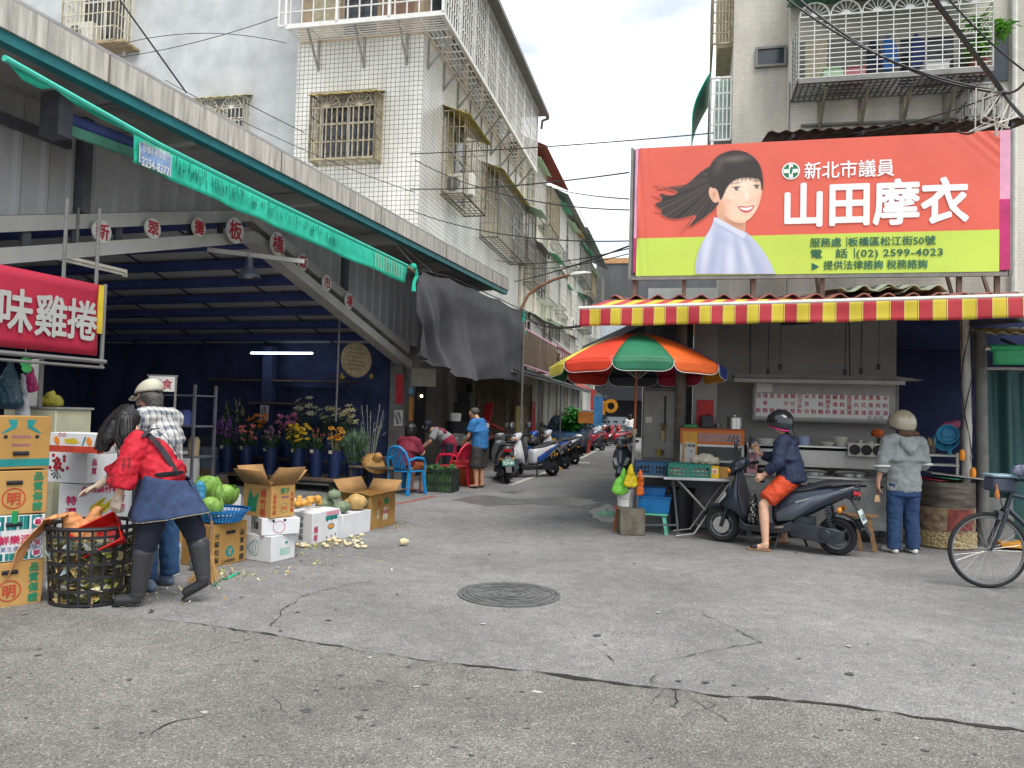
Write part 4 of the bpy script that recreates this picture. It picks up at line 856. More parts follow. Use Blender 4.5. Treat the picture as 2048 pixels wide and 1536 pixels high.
# things in the balcony cage
for u,v,la,m_,w_,hh_ in ((1632,118,'cream folding screen standing inside the balcony cage',CURT,.34,.62),(1776,105,'bright blue jacket hanging inside the balcony cage',mat('blue_jacket','#2566ae',.7,var=.2),.2,.55),(1745,112,'dark navy coat hanging inside the balcony cage beside the blue jacket',mat('navy_coat','#20263f',.8,var=.2),.2,.5),(1832,100,'indigo coat hanging inside the balcony cage',mat('indigo_coat','#333f72',.8,var=.2),.18,.5)):
 p=h(u,v,YW-.35)
 if 'screen' in la: o=MB().box((-w_/2,-.02,-hh_/2),(w_/2,.02,hh_/2)).build('folding_screen',m_,None,bevel=.005); nm='screen'
 else: o=caps_blob('hanging_coat',[((0,0,.25),.04,(0,0,.1),w_*.5,(1,0,0),1,.4),((0,0,.1),w_*.5,(0,0,-.28),w_*.45,(1,0,0),1,.4),((.08,0,.12),.05,(.12,0,-.2),.045)],m_,None,.02,4,.03,.08); nm='coat'
 o.location=RB.w(*p); o.rotation_euler=(0,0,RR); tag(o,la,nm)
for u,la,m_ in ((1668,'pale green tub on the balcony cage floor',PGREEN),(1705,'pink tub on the balcony cage floor',mat('pink_tub','#c77a80',.5)),(1870,'white planter box on the balcony cage floor',WHITEP)):
 p=h(u,140,YW-.5); t=thing('plastic_tub',la,'tub',RB.w(p.x,YW-.5,zb+.02),RR); b=MB(); b.box((-.16,-.12,0),(.16,.12,.2),top=1.12); b.build('tub',m_,t,bevel=.01); b=MB(); b.box((-.19,-.15,.201),(.19,.15,.225)); b.build('rim',m_,t,bevel=.005)
def leafy(name,label,cat,loc,h0,h1,rad,n,size,col,col2,seed,pot=None,trunk=.02,flat=1.0):
 t=thing(name,label,cat,loc); rr=random.Random(seed); lm=mat('leaf_'+col.strip('#'),col,.5,var=.35,scale=9); b=MB()
 cl=[V((rr.gauss(0,.45)*rad,rr.gauss(0,.45)*rad,h0+(h1-h0)*rr.random()**.8)) for _ in range(max(5,n//28))]
 for c in cl:
  for i in range(28):
   a=rr.uniform(0,6.28); d=V((math.cos(a),math.sin(a),rr.uniform(-.75,.45))).normalized()*size*rr.uniform(.6,1.25); s_=d.cross(V((0,0,1))).normalized()*size*.22; o=c+V((rr.gauss(0,.35),rr.gauss(0,.35),rr.gauss(0,.25)))*size
   b.add([o,o+d*.45+s_,o+d+V((0,0,-size*.2)),o+d*.45-s_],[(0,1,2,3)])
 b.build('foliage',lm,t,smooth=0)
 b=MB()
 for c in cl[:9]: b.tube([(0,0,h0*.25),(c.x*.4,c.y*.4,h0*.8),c],[trunk,trunk*.6,trunk*.3],5)
 b.build('stem',mat('stem_brown','#5d5138',.8,var=.2),t)
 if pot:
  b=MB(); r_,hp=pot[1],pot[2]; b.lathe([(0,0),(r_*.75,0),(r_,hp),(r_*1.1,hp),(r_*1.1,hp+.03),(r_*.9,hp+.03),(r_*.88,hp-.02),(0,hp-.02)],20,caps=False); b.build('pot',pot[0],t)
 return t
p=h(1965,135,YW-.45); leafy('balcony_plant','potted papaya like plant with bright green leaves at the right end of the balcony cage','potted plant',RB.w(p.x-.05,YW-.45,zb+.02),.25,.85,.36,300,.19,'#6fae3f',None,4,(mat('terracotta','#9a5640',.8,var=.2),.14,.2))
# rusty canopy right behind the billboard
b=MB(); c0,c1=h(1535,272,1.0),h(2075,232,1.0); n=70
def rcf(u,v): return V((c0.x+(c1.x-c0.x)*u,.9+1.55*v,c0.z+.02+(c1.z-c0.z)*u*.2+.34*v+.018*math.sin(u*n*1.6)))
b.grid(rcf,280,3); RC=thing('rusty_canopy','dark rusty corrugated canopy between the billboard and the apartment wall','canopy',RB.o,RR); b.build('sheet',mat('rust_sheet','#5b4a44',.85,var=.45,scale=6),RC,solid=.012)
b=MB()
for k in range(4): x=c0.x+(c1.x-c0.x)*(.1+.27*k); b.bar((x,.95,c0.z-.03),(x,2.45,c0.z+.3),.04,.05)
b.build('rafter',SHD,RC,smooth=0)

# --- billboard
BB=thing('billboard','wide red and lime green councillor billboard with a smiling woman in a pale blue blouse','billboard',RB.o,RR)
Wd=4.85; Z0,Z1=3.515,5.375; yb=-.06
BR=mat('banner_red','#d4604f',.5,var=.07,scale=.8,bump=.15,bscale=3); BG=mat('banner_lime','#b9d255',.5,var=.07,scale=.8,bump=.15,bscale=3)
WHT=mat('print_white','#e6e6ea',.5,var=.03); PGR=mat('print_green','#1f5f4c',.5); EMG=mat('emblem_green','#12774a',.5); PINK=mat('banner_pink','#d79ab6',.5,var=.1); MAG=mat('banner_magenta','#b82a6c',.5)
b=MB(); b.box((0,-.02,Z0),(Wd,.06,Z1)); b.build('backing',mat('billboard_steel','#6a6b6d',.6,.3),BB,smooth=0)
zs=lambda u: Z0+(h(1275,477,yb).z-Z0)*(1-u)+(h(1999,459,yb).z-Z0)*u
xl_,xr_=h(1275,400,yb).x,h(1999,400,yb).x
def wr(x,z): return yb+.004*mnoise.noise(V((x*1.6,z*2.2,3)))+(.012*math.sin((x-xl_)*60+z*5)*max(0,1-(x-xl_)/.25) if x < xl_+.25 else 0)+(.015*math.sin(((xr_-x)+(Z1-z))*38)*max(0,1-((xr_-x)+(Z1-z))/.7) if (xr_-x)+(Z1-z) < .7 else 0)
b=MB(); b.grid(lambda u,v: (xl_+(xr_-xl_)*u,wr(xl_+(xr_-xl_)*u,zs(u)+(Z1-zs(u))*v),zs(u)+(Z1-zs(u))*v),120,44,0); b.grid(lambda u,v: (xl_+(xr_-xl_)*u,wr(xl_+(xr_-xl_)*u,Z0+(zs(u)-Z0)*v),Z0+(zs(u)-Z0)*v),120,16,1); b.build('printed_cloth',[BR,BG],BB,smooth=60)
b=MB(); b.box((.03,-.055,Z0+.55),(xl_-.002,-.022,Z1),0); b.box((.03,-.055,Z0+.05),(xl_-.002,-.022,Z0+.549),1); b.build('edge_cloth',[PINK,MAG],BB,smooth=0)
b=MB(); b.box((xr_+.002,-.06,Z0+.95),(Wd+.02,-.022,Z1),0); b.box((xr_+.002,-.06,Z0+.02),(Wd+.02,-.022,Z0+.949),1); b.build('edge_cloth',[PINK,MAG],BB,smooth=0)
def zp(zx,zy): p=h(1240+zx*.3945,230+zy*.3945,yb); return (p.x,p.z)
def pp(b,pts,mi,lift,smooth=1):
 q=[zp(*p) for p in pts]
 for _ in range(smooth): # chaikin
  q=[r for i in range(len(q)) for r in (tuple(.75*a+.25*c for a,c in zip(q[i],q[(i+1)%len(q)])),tuple(.25*a+.75*c for a,c in zip(q[i],q[(i+1)%len(q)])))]
 b.poly(q,(0,yb-.008-lift,0),(1,0,0),(0,0,1),mi)
NX,NY=240,240; ZX,ZY=np.meshgrid(np.linspace(150,805,NX),np.linspace(170,806,NY)); lc=lambda c: np.array(lin(c)[:3])
PC=np.where((ZY > 625-(ZX-90)*.0246)[...,None],lc('#b9d255'),lc('#d4604f')).astype(float); PA=np.zeros_like(ZX)
def pm(pts,soft=3,n=2):
 q=list(pts)
 for _ in range(n): q=[r for i in range(len(q)) for r in (tuple(.75*a+.25*c for a,c in zip(q[i],q[(i+1)%len(q)])),tuple(.25*a+.75*c for a,c in zip(q[i],q[(i+1)%len(q)])))]
 D=np.full(ZX.shape,1e9); I=np.zeros(ZX.shape,bool)
 for (ax,ay),(bx_,by_) in zip(q,q[1:]+q[:1]):
  dx,dy=bx_-ax,by_-ay; t=np.clip(((ZX-ax)*dx+(ZY-ay)*dy)/(dx*dx+dy*dy+1e-9),0,1); D=np.minimum(D,np.hypot(ZX-ax-t*dx,ZY-ay-t*dy))
  if by_ != ay: I ^= ((ay > ZY) != (by_ > ZY)) & (ZX < dx*(ZY-ay)/(by_-ay)+ax)
 return np.clip(.5+np.where(I,D,-D)/soft,0,1)
def gb(cx,cy,rx,ry,a=0,p=1): c,s=math.cos(a),math.sin(a); X,Y=ZX-cx,ZY-cy; return np.exp(-(((X*c+Y*s)/rx)**2+((-X*s+Y*c)/ry)**2)**p)
def ov(col,m,cover=True):
 global PC,PA
 col=lc(col) if isinstance(col,str) else col; PC=PC*(1-m[...,None])+col*m[...,None]
 if cover: PA=np.maximum(PA,m)
def strands(ph,f): return .5+.5*np.sin(ph*f+2.2*np.sin(ph*f*.37+1)+1.3*np.sin(ph*f*.13))
hc=lambda st: lc('#241f1e')+(lc('#51463f')-lc('#241f1e'))*(st**2)[...,None]
ang=np.arctan2(ZY-300,520-ZX)
for k,P_ in enumerate(([(470,250),(405,290),(350,345),(300,370),(236,362),(305,388),(262,414),(192,393),(222,436),(166,452),(212,482),(206,506),(262,532),(330,522),(402,500),(334,584),(440,515),(500,460),(520,380),(510,290)],)): ov(hc(strands(ang*160+np.hypot(ZX-520,ZY-300)*.05,.9)),pm(P_,4))
for k,(x,y,rx,ry,a) in enumerate(((270,380,70,4,-.25),(245,445,60,3,-.45),(230,500,40,3,-.2),(360,535,60,3,.9),(300,360,50,3,.1),(250,372,45,2.5,.05))): ov('#3a3230',.8*gb(x,y,rx,ry,-a,1.5))
BLS=pm([(480,512),(466,565),(420,640),(386,720),(380,830),(800,830),(752,728),(700,655),(645,598),(600,570),(540,545)],3,1); ov('#b9c4df',BLS)
for x,y,rx,ry,a,d in ((470,720,28,150,.15,.5),(600,730,20,120,-.12,.45),(540,640,60,22,.5,.3),(690,760,30,120,-.5,.45),(400,760,14,110,.1,.5),(520,760,16,90,.05,.25),(640,640,14,60,-.6,.4)): ov('#8b9ac2',BLS*d*gb(x,y,rx,ry,a),False)
for x,y,rx,ry,a in ((440,680,22,120,.2),(560,740,22,110,0),(640,720,16,90,-.3)): ov('#dbe3f4',BLS*.6*gb(x,y,rx,ry,a),False)
ov('#d9a78b',pm([(495,440),(487,522),(548,568),(632,600),(642,540),(590,480)],3,1)); ov('#a9755c',.75*gb(585,545,60,26,.35)*pm([(495,440),(487,522),(548,568),(632,600),(642,540),(590,480)],3,1),False)
ov('#cdd6ea',pm([(478,512),(472,540),(560,588),(630,634),(640,600),(560,560)],3,1)); ov('#8b9ac2',.5*gb(560,592,90,5,.5),False)
FM=pm([(492,372),(498,450),(522,503),(566,540),(616,552),(660,528),(697,475),(716,420),(724,350),(700,300),(620,285),(540,310)],3); ov('#f1cdb4',FM)
for c,al,x,y,rx,ry,a in (('#c98f72',.7,515,470,26,80,-.35),('#cf9a7c',.6,600,560,80,22,.1),('#d9a184',.5,712,430,12,80,.1),('#ec9f8c',.42,548,440,34,24,0),('#ec9f8c',.36,698,430,20,22,0),('#fbe3d2',.7,620,350,60,26,0),('#fbe6d8',.7,640,405,9,34,-.1),('#d59c80',.5,664,432,10,8,0),('#c98a70',.55,646,443,14,4,0),('#fbe3d2',.5,566,415,22,12,0),('#d7a287',.4,640,505,26,6,0)): ov(c,al*FM*gb(x,y,rx,ry,a),False)
ov('#e2b397',pm([(455,365),(448,395),(462,430),(485,450),(506,430),(500,380),(478,362)],3)); ov('#b98166',.6*gb(476,405,9,22,.2),False)
for cx,cy,wx in ((590,375,23),(692,365,18)):
 E_=pm([(cx-wx,cy+3),(cx-4,cy-8),(cx+wx,cy+1),(cx,cy+8)],2.5); ov('#f4efec',E_); ov('#2a1d1a',np.clip(1.5*gb(cx+1,cy-1,10,9,0,2),0,1)*.95); ov('#ffffff',.9*gb(cx+4,cy-3,2.2,2.2))
 ov('#1f1715',.95*gb(cx,cy-8,wx*1.05,4,-.08,1.5)); ov('#6b4a3c',.35*gb(cx,cy+9,wx,2.2)); ov('#cf9f86',.5*gb(cx,cy-16,wx,3)); ov('#4a3a34',.75*gb(cx+2,cy-29,wx*1.1,3.4,-.12,1.4))
ov('#c2555a',pm([(592,463),(618,462),(640,466),(664,460),(686,456),(668,488),(640,499),(612,490)],3)); ov('#f7f2ee',pm([(602,468),(640,473),(678,462),(662,480),(640,486),(616,480)],2.5)); ov('#a8434a',.4*gb(640,488,30,3),False); ov('#b07a64',.5*gb(588,462,4,7),False); ov('#b07a64',.4*gb(690,455,4,7),False)
HM=pm([(446,345),(450,262),(490,208),(550,182),(600,178),(655,194),(702,236),(724,296),(727,372),(716,392),(712,330),(690,322),(640,318),(600,322),(566,340),(540,372),(524,412),(508,440),(500,400),(488,372),(462,372)],4); hs=strands(np.arctan2(ZY-230,ZX-560)*90+np.hypot(ZX-600,ZY-330)*.12,1); ov(hc(hs*.55),HM); ov('#8c8079',.45*HM*gb(585,222,70,16,-.1),False); ov('#71665f',.35*HM*gb(500,260,20,40,.5),False)
rr=random.Random(7)
for i in range(42):
 t_=i/41; x_=535+182*t_; y_=322-8*math.sin(t_*3)+18*(t_ < .2); ov('#2b2422',rr.uniform(.5,.9)*gb(x_+rr.uniform(-3,3),y_+rr.uniform(0,6),rr.uniform(2,3.5),rr.uniform(14,24),.25-.4*t_,1.6),False)
s_=MB(); pts_=[]
for j in range(NY):
 for i in range(NX): p=zp(ZX[j,i],ZY[j,i]); pts_.append((p[0],yb-.008,p[1]))
keep=lambda j,i: max(PA[j,i],PA[j,i+1],PA[j+1,i],PA[j+1,i+1]) > .03
s_.add(pts_,[(j*NX+i,(j+1)*NX+i,(j+1)*NX+i+1,j*NX+i+1) for j in range(NY-1) for i in range(NX-1) if keep(j,i)])
pmt=bpy.data.materials.new('portrait_ink'); pmt.use_nodes=True; vc_=nd(pmt.node_tree,'ShaderNodeVertexColor'); vc_.layer_name='ink'; pmt.node_tree.links.new(vc_.outputs[0],pmt.node_tree.nodes['Principled BSDF'].inputs['Base Color'])
po=s_.build('portrait_print',pmt,BB,smooth=0); ca=po.data.color_attributes.new('ink','FLOAT_COLOR','POINT'); ca.data.foreach_set('color',np.concatenate([PC.reshape(-1,3)*.92,np.ones((NX*NY,1))],1).ravel())
b=MB(); ux,uz=(1,0,0),(0,0,1); Yt=yb-.009
def tl(st,zx0,zx1,zy,hh,mi,bold):
 a,c=zp(zx0,zy),zp(zx1,zy-(zx1-zx0)*.043); b.text(st,((a[0]+c[0])/2,Yt,(a[1]+c[1])/2),ux,uz,hh,mi,bold,w=(c[0]-a[0]))
px=lambda n: n*.3945/1530*10.5
tl('新北市議員',932,1392,285,px(92),0,.014); tl('山田摩衣',815,1770,465,px(236),0,.03)
tl('服務處│板橋區松江街50號',962,1600,655,px(49),1,.018); tl('電　話│(02) 2599-4023',962,1640,713,px(50),1,.018); tl('提供法律諮詢 稅務諮詢',1030,1560,770,px(49),1,.018)
pp(b,[(972,750),(1010,770),(972,788)],1,.002,0); b.build('lettering',[WHT,PGR],BB,smooth=0)
b=MB(); q=zp(866,285); o=(q[0],Yt,q[1]); r_=px(44); b.disc(o,ux,uz,r_,32,0); b.disc(o,ux,uz,r_*.86,32,1,lift=.001); b.box((q[0]-r_*.22,Yt-.003,q[1]-r_*.8),(q[0]+r_*.22,Yt-.0015,q[1]+r_*.8),0); b.box((q[0]-r_*.8,Yt-.0032,q[1]-r_*.22),(q[0]+r_*.8,Yt-.0016,q[1]+r_*.22),0)
b.poly([(.05*r_,.55*r_),(.22*r_,.4*r_),(.18*r_,0),(.02*r_,-.5*r_),(-.14*r_,-.2*r_),(-.12*r_,.2*r_)],(q[0],Yt-.004,q[1]),ux,uz,1); b.build('emblem',[WHT,EMG],BB,smooth=0)
b=MB(); b.bar((0,-.03,Z0-.03),(Wd,-.03,Z0-.03),.05,.05); b.bar((-.02,-.02,Z0-.05),(-.02,-.02,Z1+.02),.04,.04); b.bar((Wd+.04,-.02,Z0-.05),(Wd+.04,-.02,Z1),.04,.04); b.build('frame',GUT,BB,smooth=0)
for x in (.05,.75,1.7,2.6,4.3,4.75):
 b=MB(); b.box((x-.03,.0,2.95),(x+.03,.06,Z0-.001)); b.bar((x,.08,2.98),(x,1.0,4.2),.04,.04); b.build('leg',mat('rusty_leg','#6f5a50',.8,var=.35),BB,smooth=0)
# --- noodle stall building
NS=thing('noodle_stall','open noodle stall with a red tile roof and grey back wall under the billboard','food stall',RB.o,RR)
RT=mat('roof_tile','#8f5a4f',.75,var=.35,scale=5); GT=mat('greenish_sheet','#97a08c',.8,var=.35,scale=6)
def roof(u,v,xa,xb,dz=0):
 x=xa+(xb-xa)*u; ph=(x*3.4) % 1; return V((x,-.42+2.6*v,3.13+.34*v+dz+.06*math.sin(min(1,ph*1.35)*math.pi)**2-.015*ph))
b=MB(); b.grid(lambda u,v: roof(u,v,-.25,5.1),150,3); b.build('roof',RT,NS,solid=.02,smooth=50)
for k,(xa,xb,dz) in enumerate(((2.75,3.35,.075),(3.1,3.75,.095),(3.5,4.05,.08))):
 b=MB(); b.grid(lambda u,v: roof(u,v*.8,xa,xb,dz+.03*math.sin(u*3)),24,2); b.build('patch_sheet',GT,NS,solid=.012,smooth=50)
b=MB(); b.box((-.2,-.4,2.96),(5.05,-.3,3.10)); b.build('roof_beam',mat('dark_beam','#4a3b38',.8,var=.2),NS,smooth=0)
xw0,xw1=h(1386,800,.55).x,h(1792,800,.55).x
b=MB(); b.box((xw0,.55,0),(xw1,.65,3.05)); b.box((xw0,-.1,0),(xw0+.32,.545,3.0)); b.build('back_wall',mat('stall_wall','#94918e',.8,var=.16,scale=1.5),NS,smooth=0)
b=MB(); b.box((xw1+.002,.9,0),(6.6,.98,3.0)); b.box((xw1+.002,.56,2.55),(6.5,.64,3.04)); b.build('tarpaulin',mat('stall_tarp','#262e52',.85,var=.3,scale=1.5),NS,smooth=0)
b=MB(); b.box((.16,1.2,0),(xw0-.01,1.3,3.0)); b.build('side_wall',mat('dim_wall','#4b4a4c',.9,var=.25),NS,smooth=0)
# pillars and pipes
p=h(1360,850,-.25); b=MB(); b.tube([(p.x,-.25,0),(p.x,-.25,3.0)],.075,12); b.build('concrete_pipe',mat('pipe_concrete','#6f6a64',.85,var=.35,scale=4),NS)
POST=mat('pvc_post','#b5b2aa',.5,var=.3,scale=3)
p=h(1931,860,-.55); px_=p.x; b=MB(); b.tube([(px_+.0,-.55,0),(px_+.02,-.55,1.5),(px_-.02,-.55,2.95)],.055,12); b.build('post',POST,NS)
p=h(1966,860,-.5); b=MB(); b.tube([(p.x+.03,-.45,0),(p.x-.02,-.45,2.7)],.07,12); b.build('post',mat('post_grey','#6e6d6b',.7,var=.25),NS)
b=MB();
for k in range(4): b.tube([(px_+.07*math.sin(k*2.1+t*.9),-.62+.02*k,2.9-.3*t) for t in range(7)],.007,5)
b.build('cable',BLK,NS)
for k,(u,v,la) in enumerate(((1924,910,'upper orange plastic float hanging on the white stall post'),(1946,946,'lower orange plastic float hanging beside the white stall post'))):
 p=h(u,v,-.68); t=thing('orange_float',la,'float',RB.w(*p),RR,'orange floats on the stall post'); b=MB(); b.lathe([(0,-.07),(.025,-.065),(.034,-.03),(.034,.03),(.02,.065),(0,.07)],14); b.build('body',mat('orange_plastic','#e08a1c',.4),t); b=MB(); b.tube([(0,0,.07),(-.03,.02,.2)],.004,5); b.build('cord',BLK,t)
# hood board, menu, hanging switches
p0,p1=h(1466,757,-.1),h(1838,757,-.1); HB=thing('hood_board','grey weathered hood board with a splintered right end above the menu','board',RB.w(p0.x,-.1,p0.z),RR); b=MB(); L_=p1.x-p0.x
b.box((0,-.25,0),(L_*.86,.2,.05)); b.add([(L_*.86,-.25,0),(L_*.86,-.25,.05),(L_,-.22,.01),(L_*.97,-.22,-.01)],[(0,1,2,3)]); b.box((L_*.86+.001,-.2,.01),(L_*.95,.1,.035)); b.box((L_*.86+.001,-.1,.0),(L_*.99,-.02,.02)); b.build('board',mat('grey_plank','#6b6a68',.8,var=.3,scale=4,streak=.3),HB,smooth=0); b=MB(); b.bar((0,-.26,-.035),(L_*.9,-.26,-.035),.04,.05); b.build('front_edge',mat('edge_pale','#8d8c89',.6),HB,smooth=0)
for u in (1500,1700):
 b=MB(); q=h(u,750,-.1).x-p0.x; b.tube([(q,0,.05),(q,.1,2.9-p0.z)],.008,5); b.build('hanger',BLK,HB)
m0,m1=h(1508,836,.2),h(1792,768,.2); MN=thing('menu_board','long white menu board of red characters on the noodle stall wall','menu board',RB.w(m0.x,.2,m0.z),RR); Wm,Hm=m1.x-m0.x,m1.z-m0.z
b=MB(); b.box((0,-.012,0),(Wm,.012,Hm),0); b.box((.02,-.016,.03),(Wm-.09,-.0125,Hm*.68),1); b.box((.03,-.017,Hm*.72),(.24,-.0126,Hm*.95),1); b.build('panel',[mat('menu_grey','#a3a19d',.6),mat('menu_white','#d2d1ce',.5,var=.04)],MN,smooth=0)
b=MB()
for lo,hi in (((-.025,-.03),(Wm+.03,0)),((-.025,Hm),(Wm+.03,Hm+.03)),((-.025,0),(0,Hm)),((Wm,0),(Wm+.03,Hm))): b.box((lo[0],-.03,lo[1]),(hi[0],.015,hi[1]))
b.build('frame',GUT,MN,smooth=0)
b=MB(); cols=['油飯','陽春麵','意麵','乾麵','豬仔片','麵仔條','切仔米粉','米苔目','冬粉','餛飩麵','鍋燒冬粉','鹹湯圓','餛飩湯','蛋豆腐湯','貢丸湯','蛋花湯','燙青菜','魯肉飯','米粉湯']; n=len(cols)
for i,c in enumerate(cols):
 x=.055+(Wm-.19)*i/(n-1); zt_,zb_=Hm*.62,Hm*.22
 for k,ch in enumerate(c): z=zt_+(zb_-zt_)*k/(len(c)-1); b.text(ch,(x,-.017,z),(1,0,0),(0,0,1),.068,0,.015,lift=.001)
b.text('30 元/份',(Wm-.26,-.017,.05),(1,0,0),(0,0,1),.055,1,0,lift=.001); b.build('lettering',[mat('menu_red','#b02c50',.6),INK],MN,smooth=0)
for k,(u,v,la) in enumerate(((1536,744,'leftmost black pull cord ending low, second from the grey wall edge'),(1560,735,'thin short pull cord beside the leftmost long cord'),(1690,746,'long pull cord over the middle of the menu'),(1722,744,'long pull cord just right of the middle one'),(1757,735,'shorter pull cord at the right end of the menu'))):
 p=h(u,v,-.02); t=thing('pull_cord',la,'pull cord',RB.w(*p),RR,'pull cords over the menu'); b=MB(); b.tube([(0,0,.04),(.005,0,2.95-p.z)],.006 if k not in (1,4) else .004,5); b.build('cord',BLK,t); b=MB(); b.box((-.022,-.015,-.03),(.022,.015,.05)); b.build('switch',BLK,t,bevel=.006)
# counter
STL=mat('stall_steel','#a8a8a5',.42,.6,var=.3,scale=3)
xc0,xc1=h(1490,1000,-.8).x,h(1800,1000,-.8).x; CT=thing('noodle_counter','stainless noodle counter with sunken pots and black characters on its front','counter',RB.o,RR)
b=MB(); b.box((xc0,-.78,.17),(xc1,-.1,.78)); b.build('body',STL,CT,smooth=0); b=MB(); b.box((xc0-.02,-.82,.782),(xc1+.02,-.08,.81)); b.build('top',CHROME,CT,bevel=.004)
b=MB(); b.box((xc0+.05,-.34,.90),(xc1-.02,-.30,1.12)); b.build('splash_panel',mat('splash_steel','#c0beb8',.45,.4,var=.15),CT,smooth=0)
b=MB()
for i in range(9): x=xc0+.2+.2*i; b.box((x-.045,-.786,.70),(x+.045,-.782,.725))
b.build('vent_slots',DARK,CT,smooth=0)
b=MB(); q=h(1712,990,-.79); b.text('米粉',(q.x-.075,-.785,q.z),(1,0,0),(0,0,1),.145,0,.03); b.build('lettering',INK,CT,smooth=0)
for i,u in enumerate((1545,1625,1700)):
 q=h(u,952,-.5); b=MB(); b.lathe([(0,.811),(.17,.811),(.18,.85),(.165,.862),(.1,.872),(0,.875)],24,c=(q.x,-.5,0)); b.build('pot_lid',CHROME,CT)
for x in (xc0+.06,xc1-.06):
 for y in (-.72,-.16):
  b=MB(); b.box((x-.03,y-.03,0),(x+.03,y+.03,.168)); b.build('leg',SHD,CT,smooth=0)
s0,s1=h(1490,886,-.2),h(1790,886,-.2); SF=thing('dish_shelf','stainless dish shelf above the noodle counter','shelf',RB.o,RR); zs_=s0.z
b=MB(); b.box((s0.x,-.42,zs_-.02),(s1.x,.1,zs_)); b.build('board',CHROME,SF,smooth=0); b=MB(); b.box((s0.x,.0,.9),(s1.x,.02,zs_-.021)); b.build('back_panel',mat('shelf_back','#3c4552',.6,var=.3),SF,smooth=0)
for x in (s0.x+.05,s1.x-.05):
 b=MB(); b.box((x-.015,-.3,.812),(x+.015,-.27,zs_-.021)); b.build('upright',GUT,SF,smooth=0)
def bowl(name,label,cat,u,prof,m_,y=-.2,z=None,fr=RB,rz=RR,group=None,seg=22):
 q=h(u,880,y); b=MB(); b.lathe(prof,seg,caps=False); o=b.build(name,m_); o.location=RB.w(q.x,y,(zs_ if z is None else z)+.001); return tag(o,label,cat,group)
BW=mat('bowl_white','#c6c4b8',.35,var=.05); BLU=mat('bowl_blue','#93a3c4',.35)
bowl('bowl','white lilac tub on the dish shelf just behind the rider','bowl',1607,[(0,0),(.075,0),(.08,.115),(.072,.115),(.07,.01),(0,.01)],BLU); bowl('plate_stack','low stack of cream plates on the dish shelf','plate stack',1655,[(0,0),(.07,0),(.09,.04),(.095,.055),(.088,.055),(0,.03)],BW)
bowl('bowl','large cream bowl stack on the dish shelf beside the plates','bowl',1681,[(0,0),(.06,0),(.095,.115),(.1,.125),(.09,.125),(0,.06)],BW); bowl('steel_cup','small steel cup on the dish shelf','cup',1720,[(0,0),(.035,0),(.038,.09),(.032,.09),(.03,.01),(0,.01)],CHROME); bowl('paper_cup','small white cup on the dish shelf near the fan panel','cup',1741,[(0,0),(.028,0),(.036,.075),(.032,.075),(.027,.01),(0,.01)],BW)
bowl('bowl','grey white bowl at the left end of the dish shelf','bowl',1530,[(0,0),(.1,0),(.12,.07),(.11,.07),(.09,.01),(0,.01)],BW)
bowl('wicker_basket','brown wicker basket at the right end of the dish shelf','basket',1768,[(0,0),(.08,0),(.09,.13),(.082,.13),(.075,.01),(0,.01)],mat('wicker_dark','#57473a',.8,var=.3,scale=40)); of=bowl('fruit_bag','orange red bag on top of the wicker basket','bag',1755,[(0,0),(.07,.01),(.085,.05),(.06,.1),(.02,.115),(0,.115)],mat('orange_bag','#b5552a',.4,var=.3),z=zs_+.135)
q0,q1=h(1695,912,-.45),h(1770,888,-.45); FP=thing('fan_panel','cream panel with three round black fans under the dish shelf','fan panel',RB.w(q0.x,-.45,q0.z),RR); W_,H_=q1.x-q0.x,q1.z-q0.z; b=MB(); b.box((0,-.01,0),(W_,.02,H_)); b.build('panel',mat('panel_cream','#b9b5a5',.5),FP,bevel=.003)
for k in range(3):
 b=MB(); c=(W_*(.19+.31*k),-.0105,H_*.5); b.lathe([(.058,0),(.066,.004),(.066,.01),(.058,.012)],22,c=c,ax=(0,-1,0),caps=False); b.disc((c[0],-.0115,c[2]),(1,0,0),(0,0,1),.06,22); b.lathe([(.02,.004),(.026,.006),(.026,.012),(0,.014)],14,c=c,ax=(0,-1,0)); b.build('fan',BLK,FP)
# display cabinet
d0,d1=h(1359,952,-.55),h(1489,862,-.55); DC=thing('display_cabinet','glass food display cabinet with an orange sign band on top','display cabinet',RB.w(d0.x,-.55,d0.z),RR); W_,H_=d1.x-d0.x,d1.z-d0.z; OR_=mat('orange_band','#c8681f',.5,var=.1)
b=MB()
for x in (.015,W_-.015):
 for y in (.015,.42): b.bar((x,y,0),(x,y,H_*.7),.03)
b.bar((0,.015,H_*.34),(W_,.015,H_*.34),.015,.03); b.bar((0,.015,.015),(W_,.015,.015),.03); b.bar((0,.015,H_*.67),(W_,.015,H_*.67),.03); b.build('frame',mat('cabinet_alu','#b9bab6',.4,.4),DC,smooth=0)
b=MB(); b.box((0,0,H_*.70),(W_,.44,H_)); b.box((-.01,-.01,H_+.002),(W_+.01,.45,H_+.02),1); b.box((W_*.28,-.004,H_*.755),(W_*.95,-.001,H_*.93),2); b.build('sign_band',[OR_,mat('band_edge','#a04d20',.5),mat('band_pink','#a8807a',.6,var=.15)],DC,smooth=0)
b=MB(); b.box((.02,.02,H_*.31),(W_-.02,.4,H_*.325)); b.box((.02,.40,.02),(W_-.02,.415,H_*.68)); b.build('inner_shelf',mat('cabinet_inner','#7b7d7c',.5,var=.2),DC,smooth=0)
b=MB(); b.box((.03,.008,.03),(W_-.03,.012,H_*.66)); b.build('glass',mat('clear_glass','#dfe6e6',.04,var=0,trans=.9,alpha=.28),DC,smooth=0)
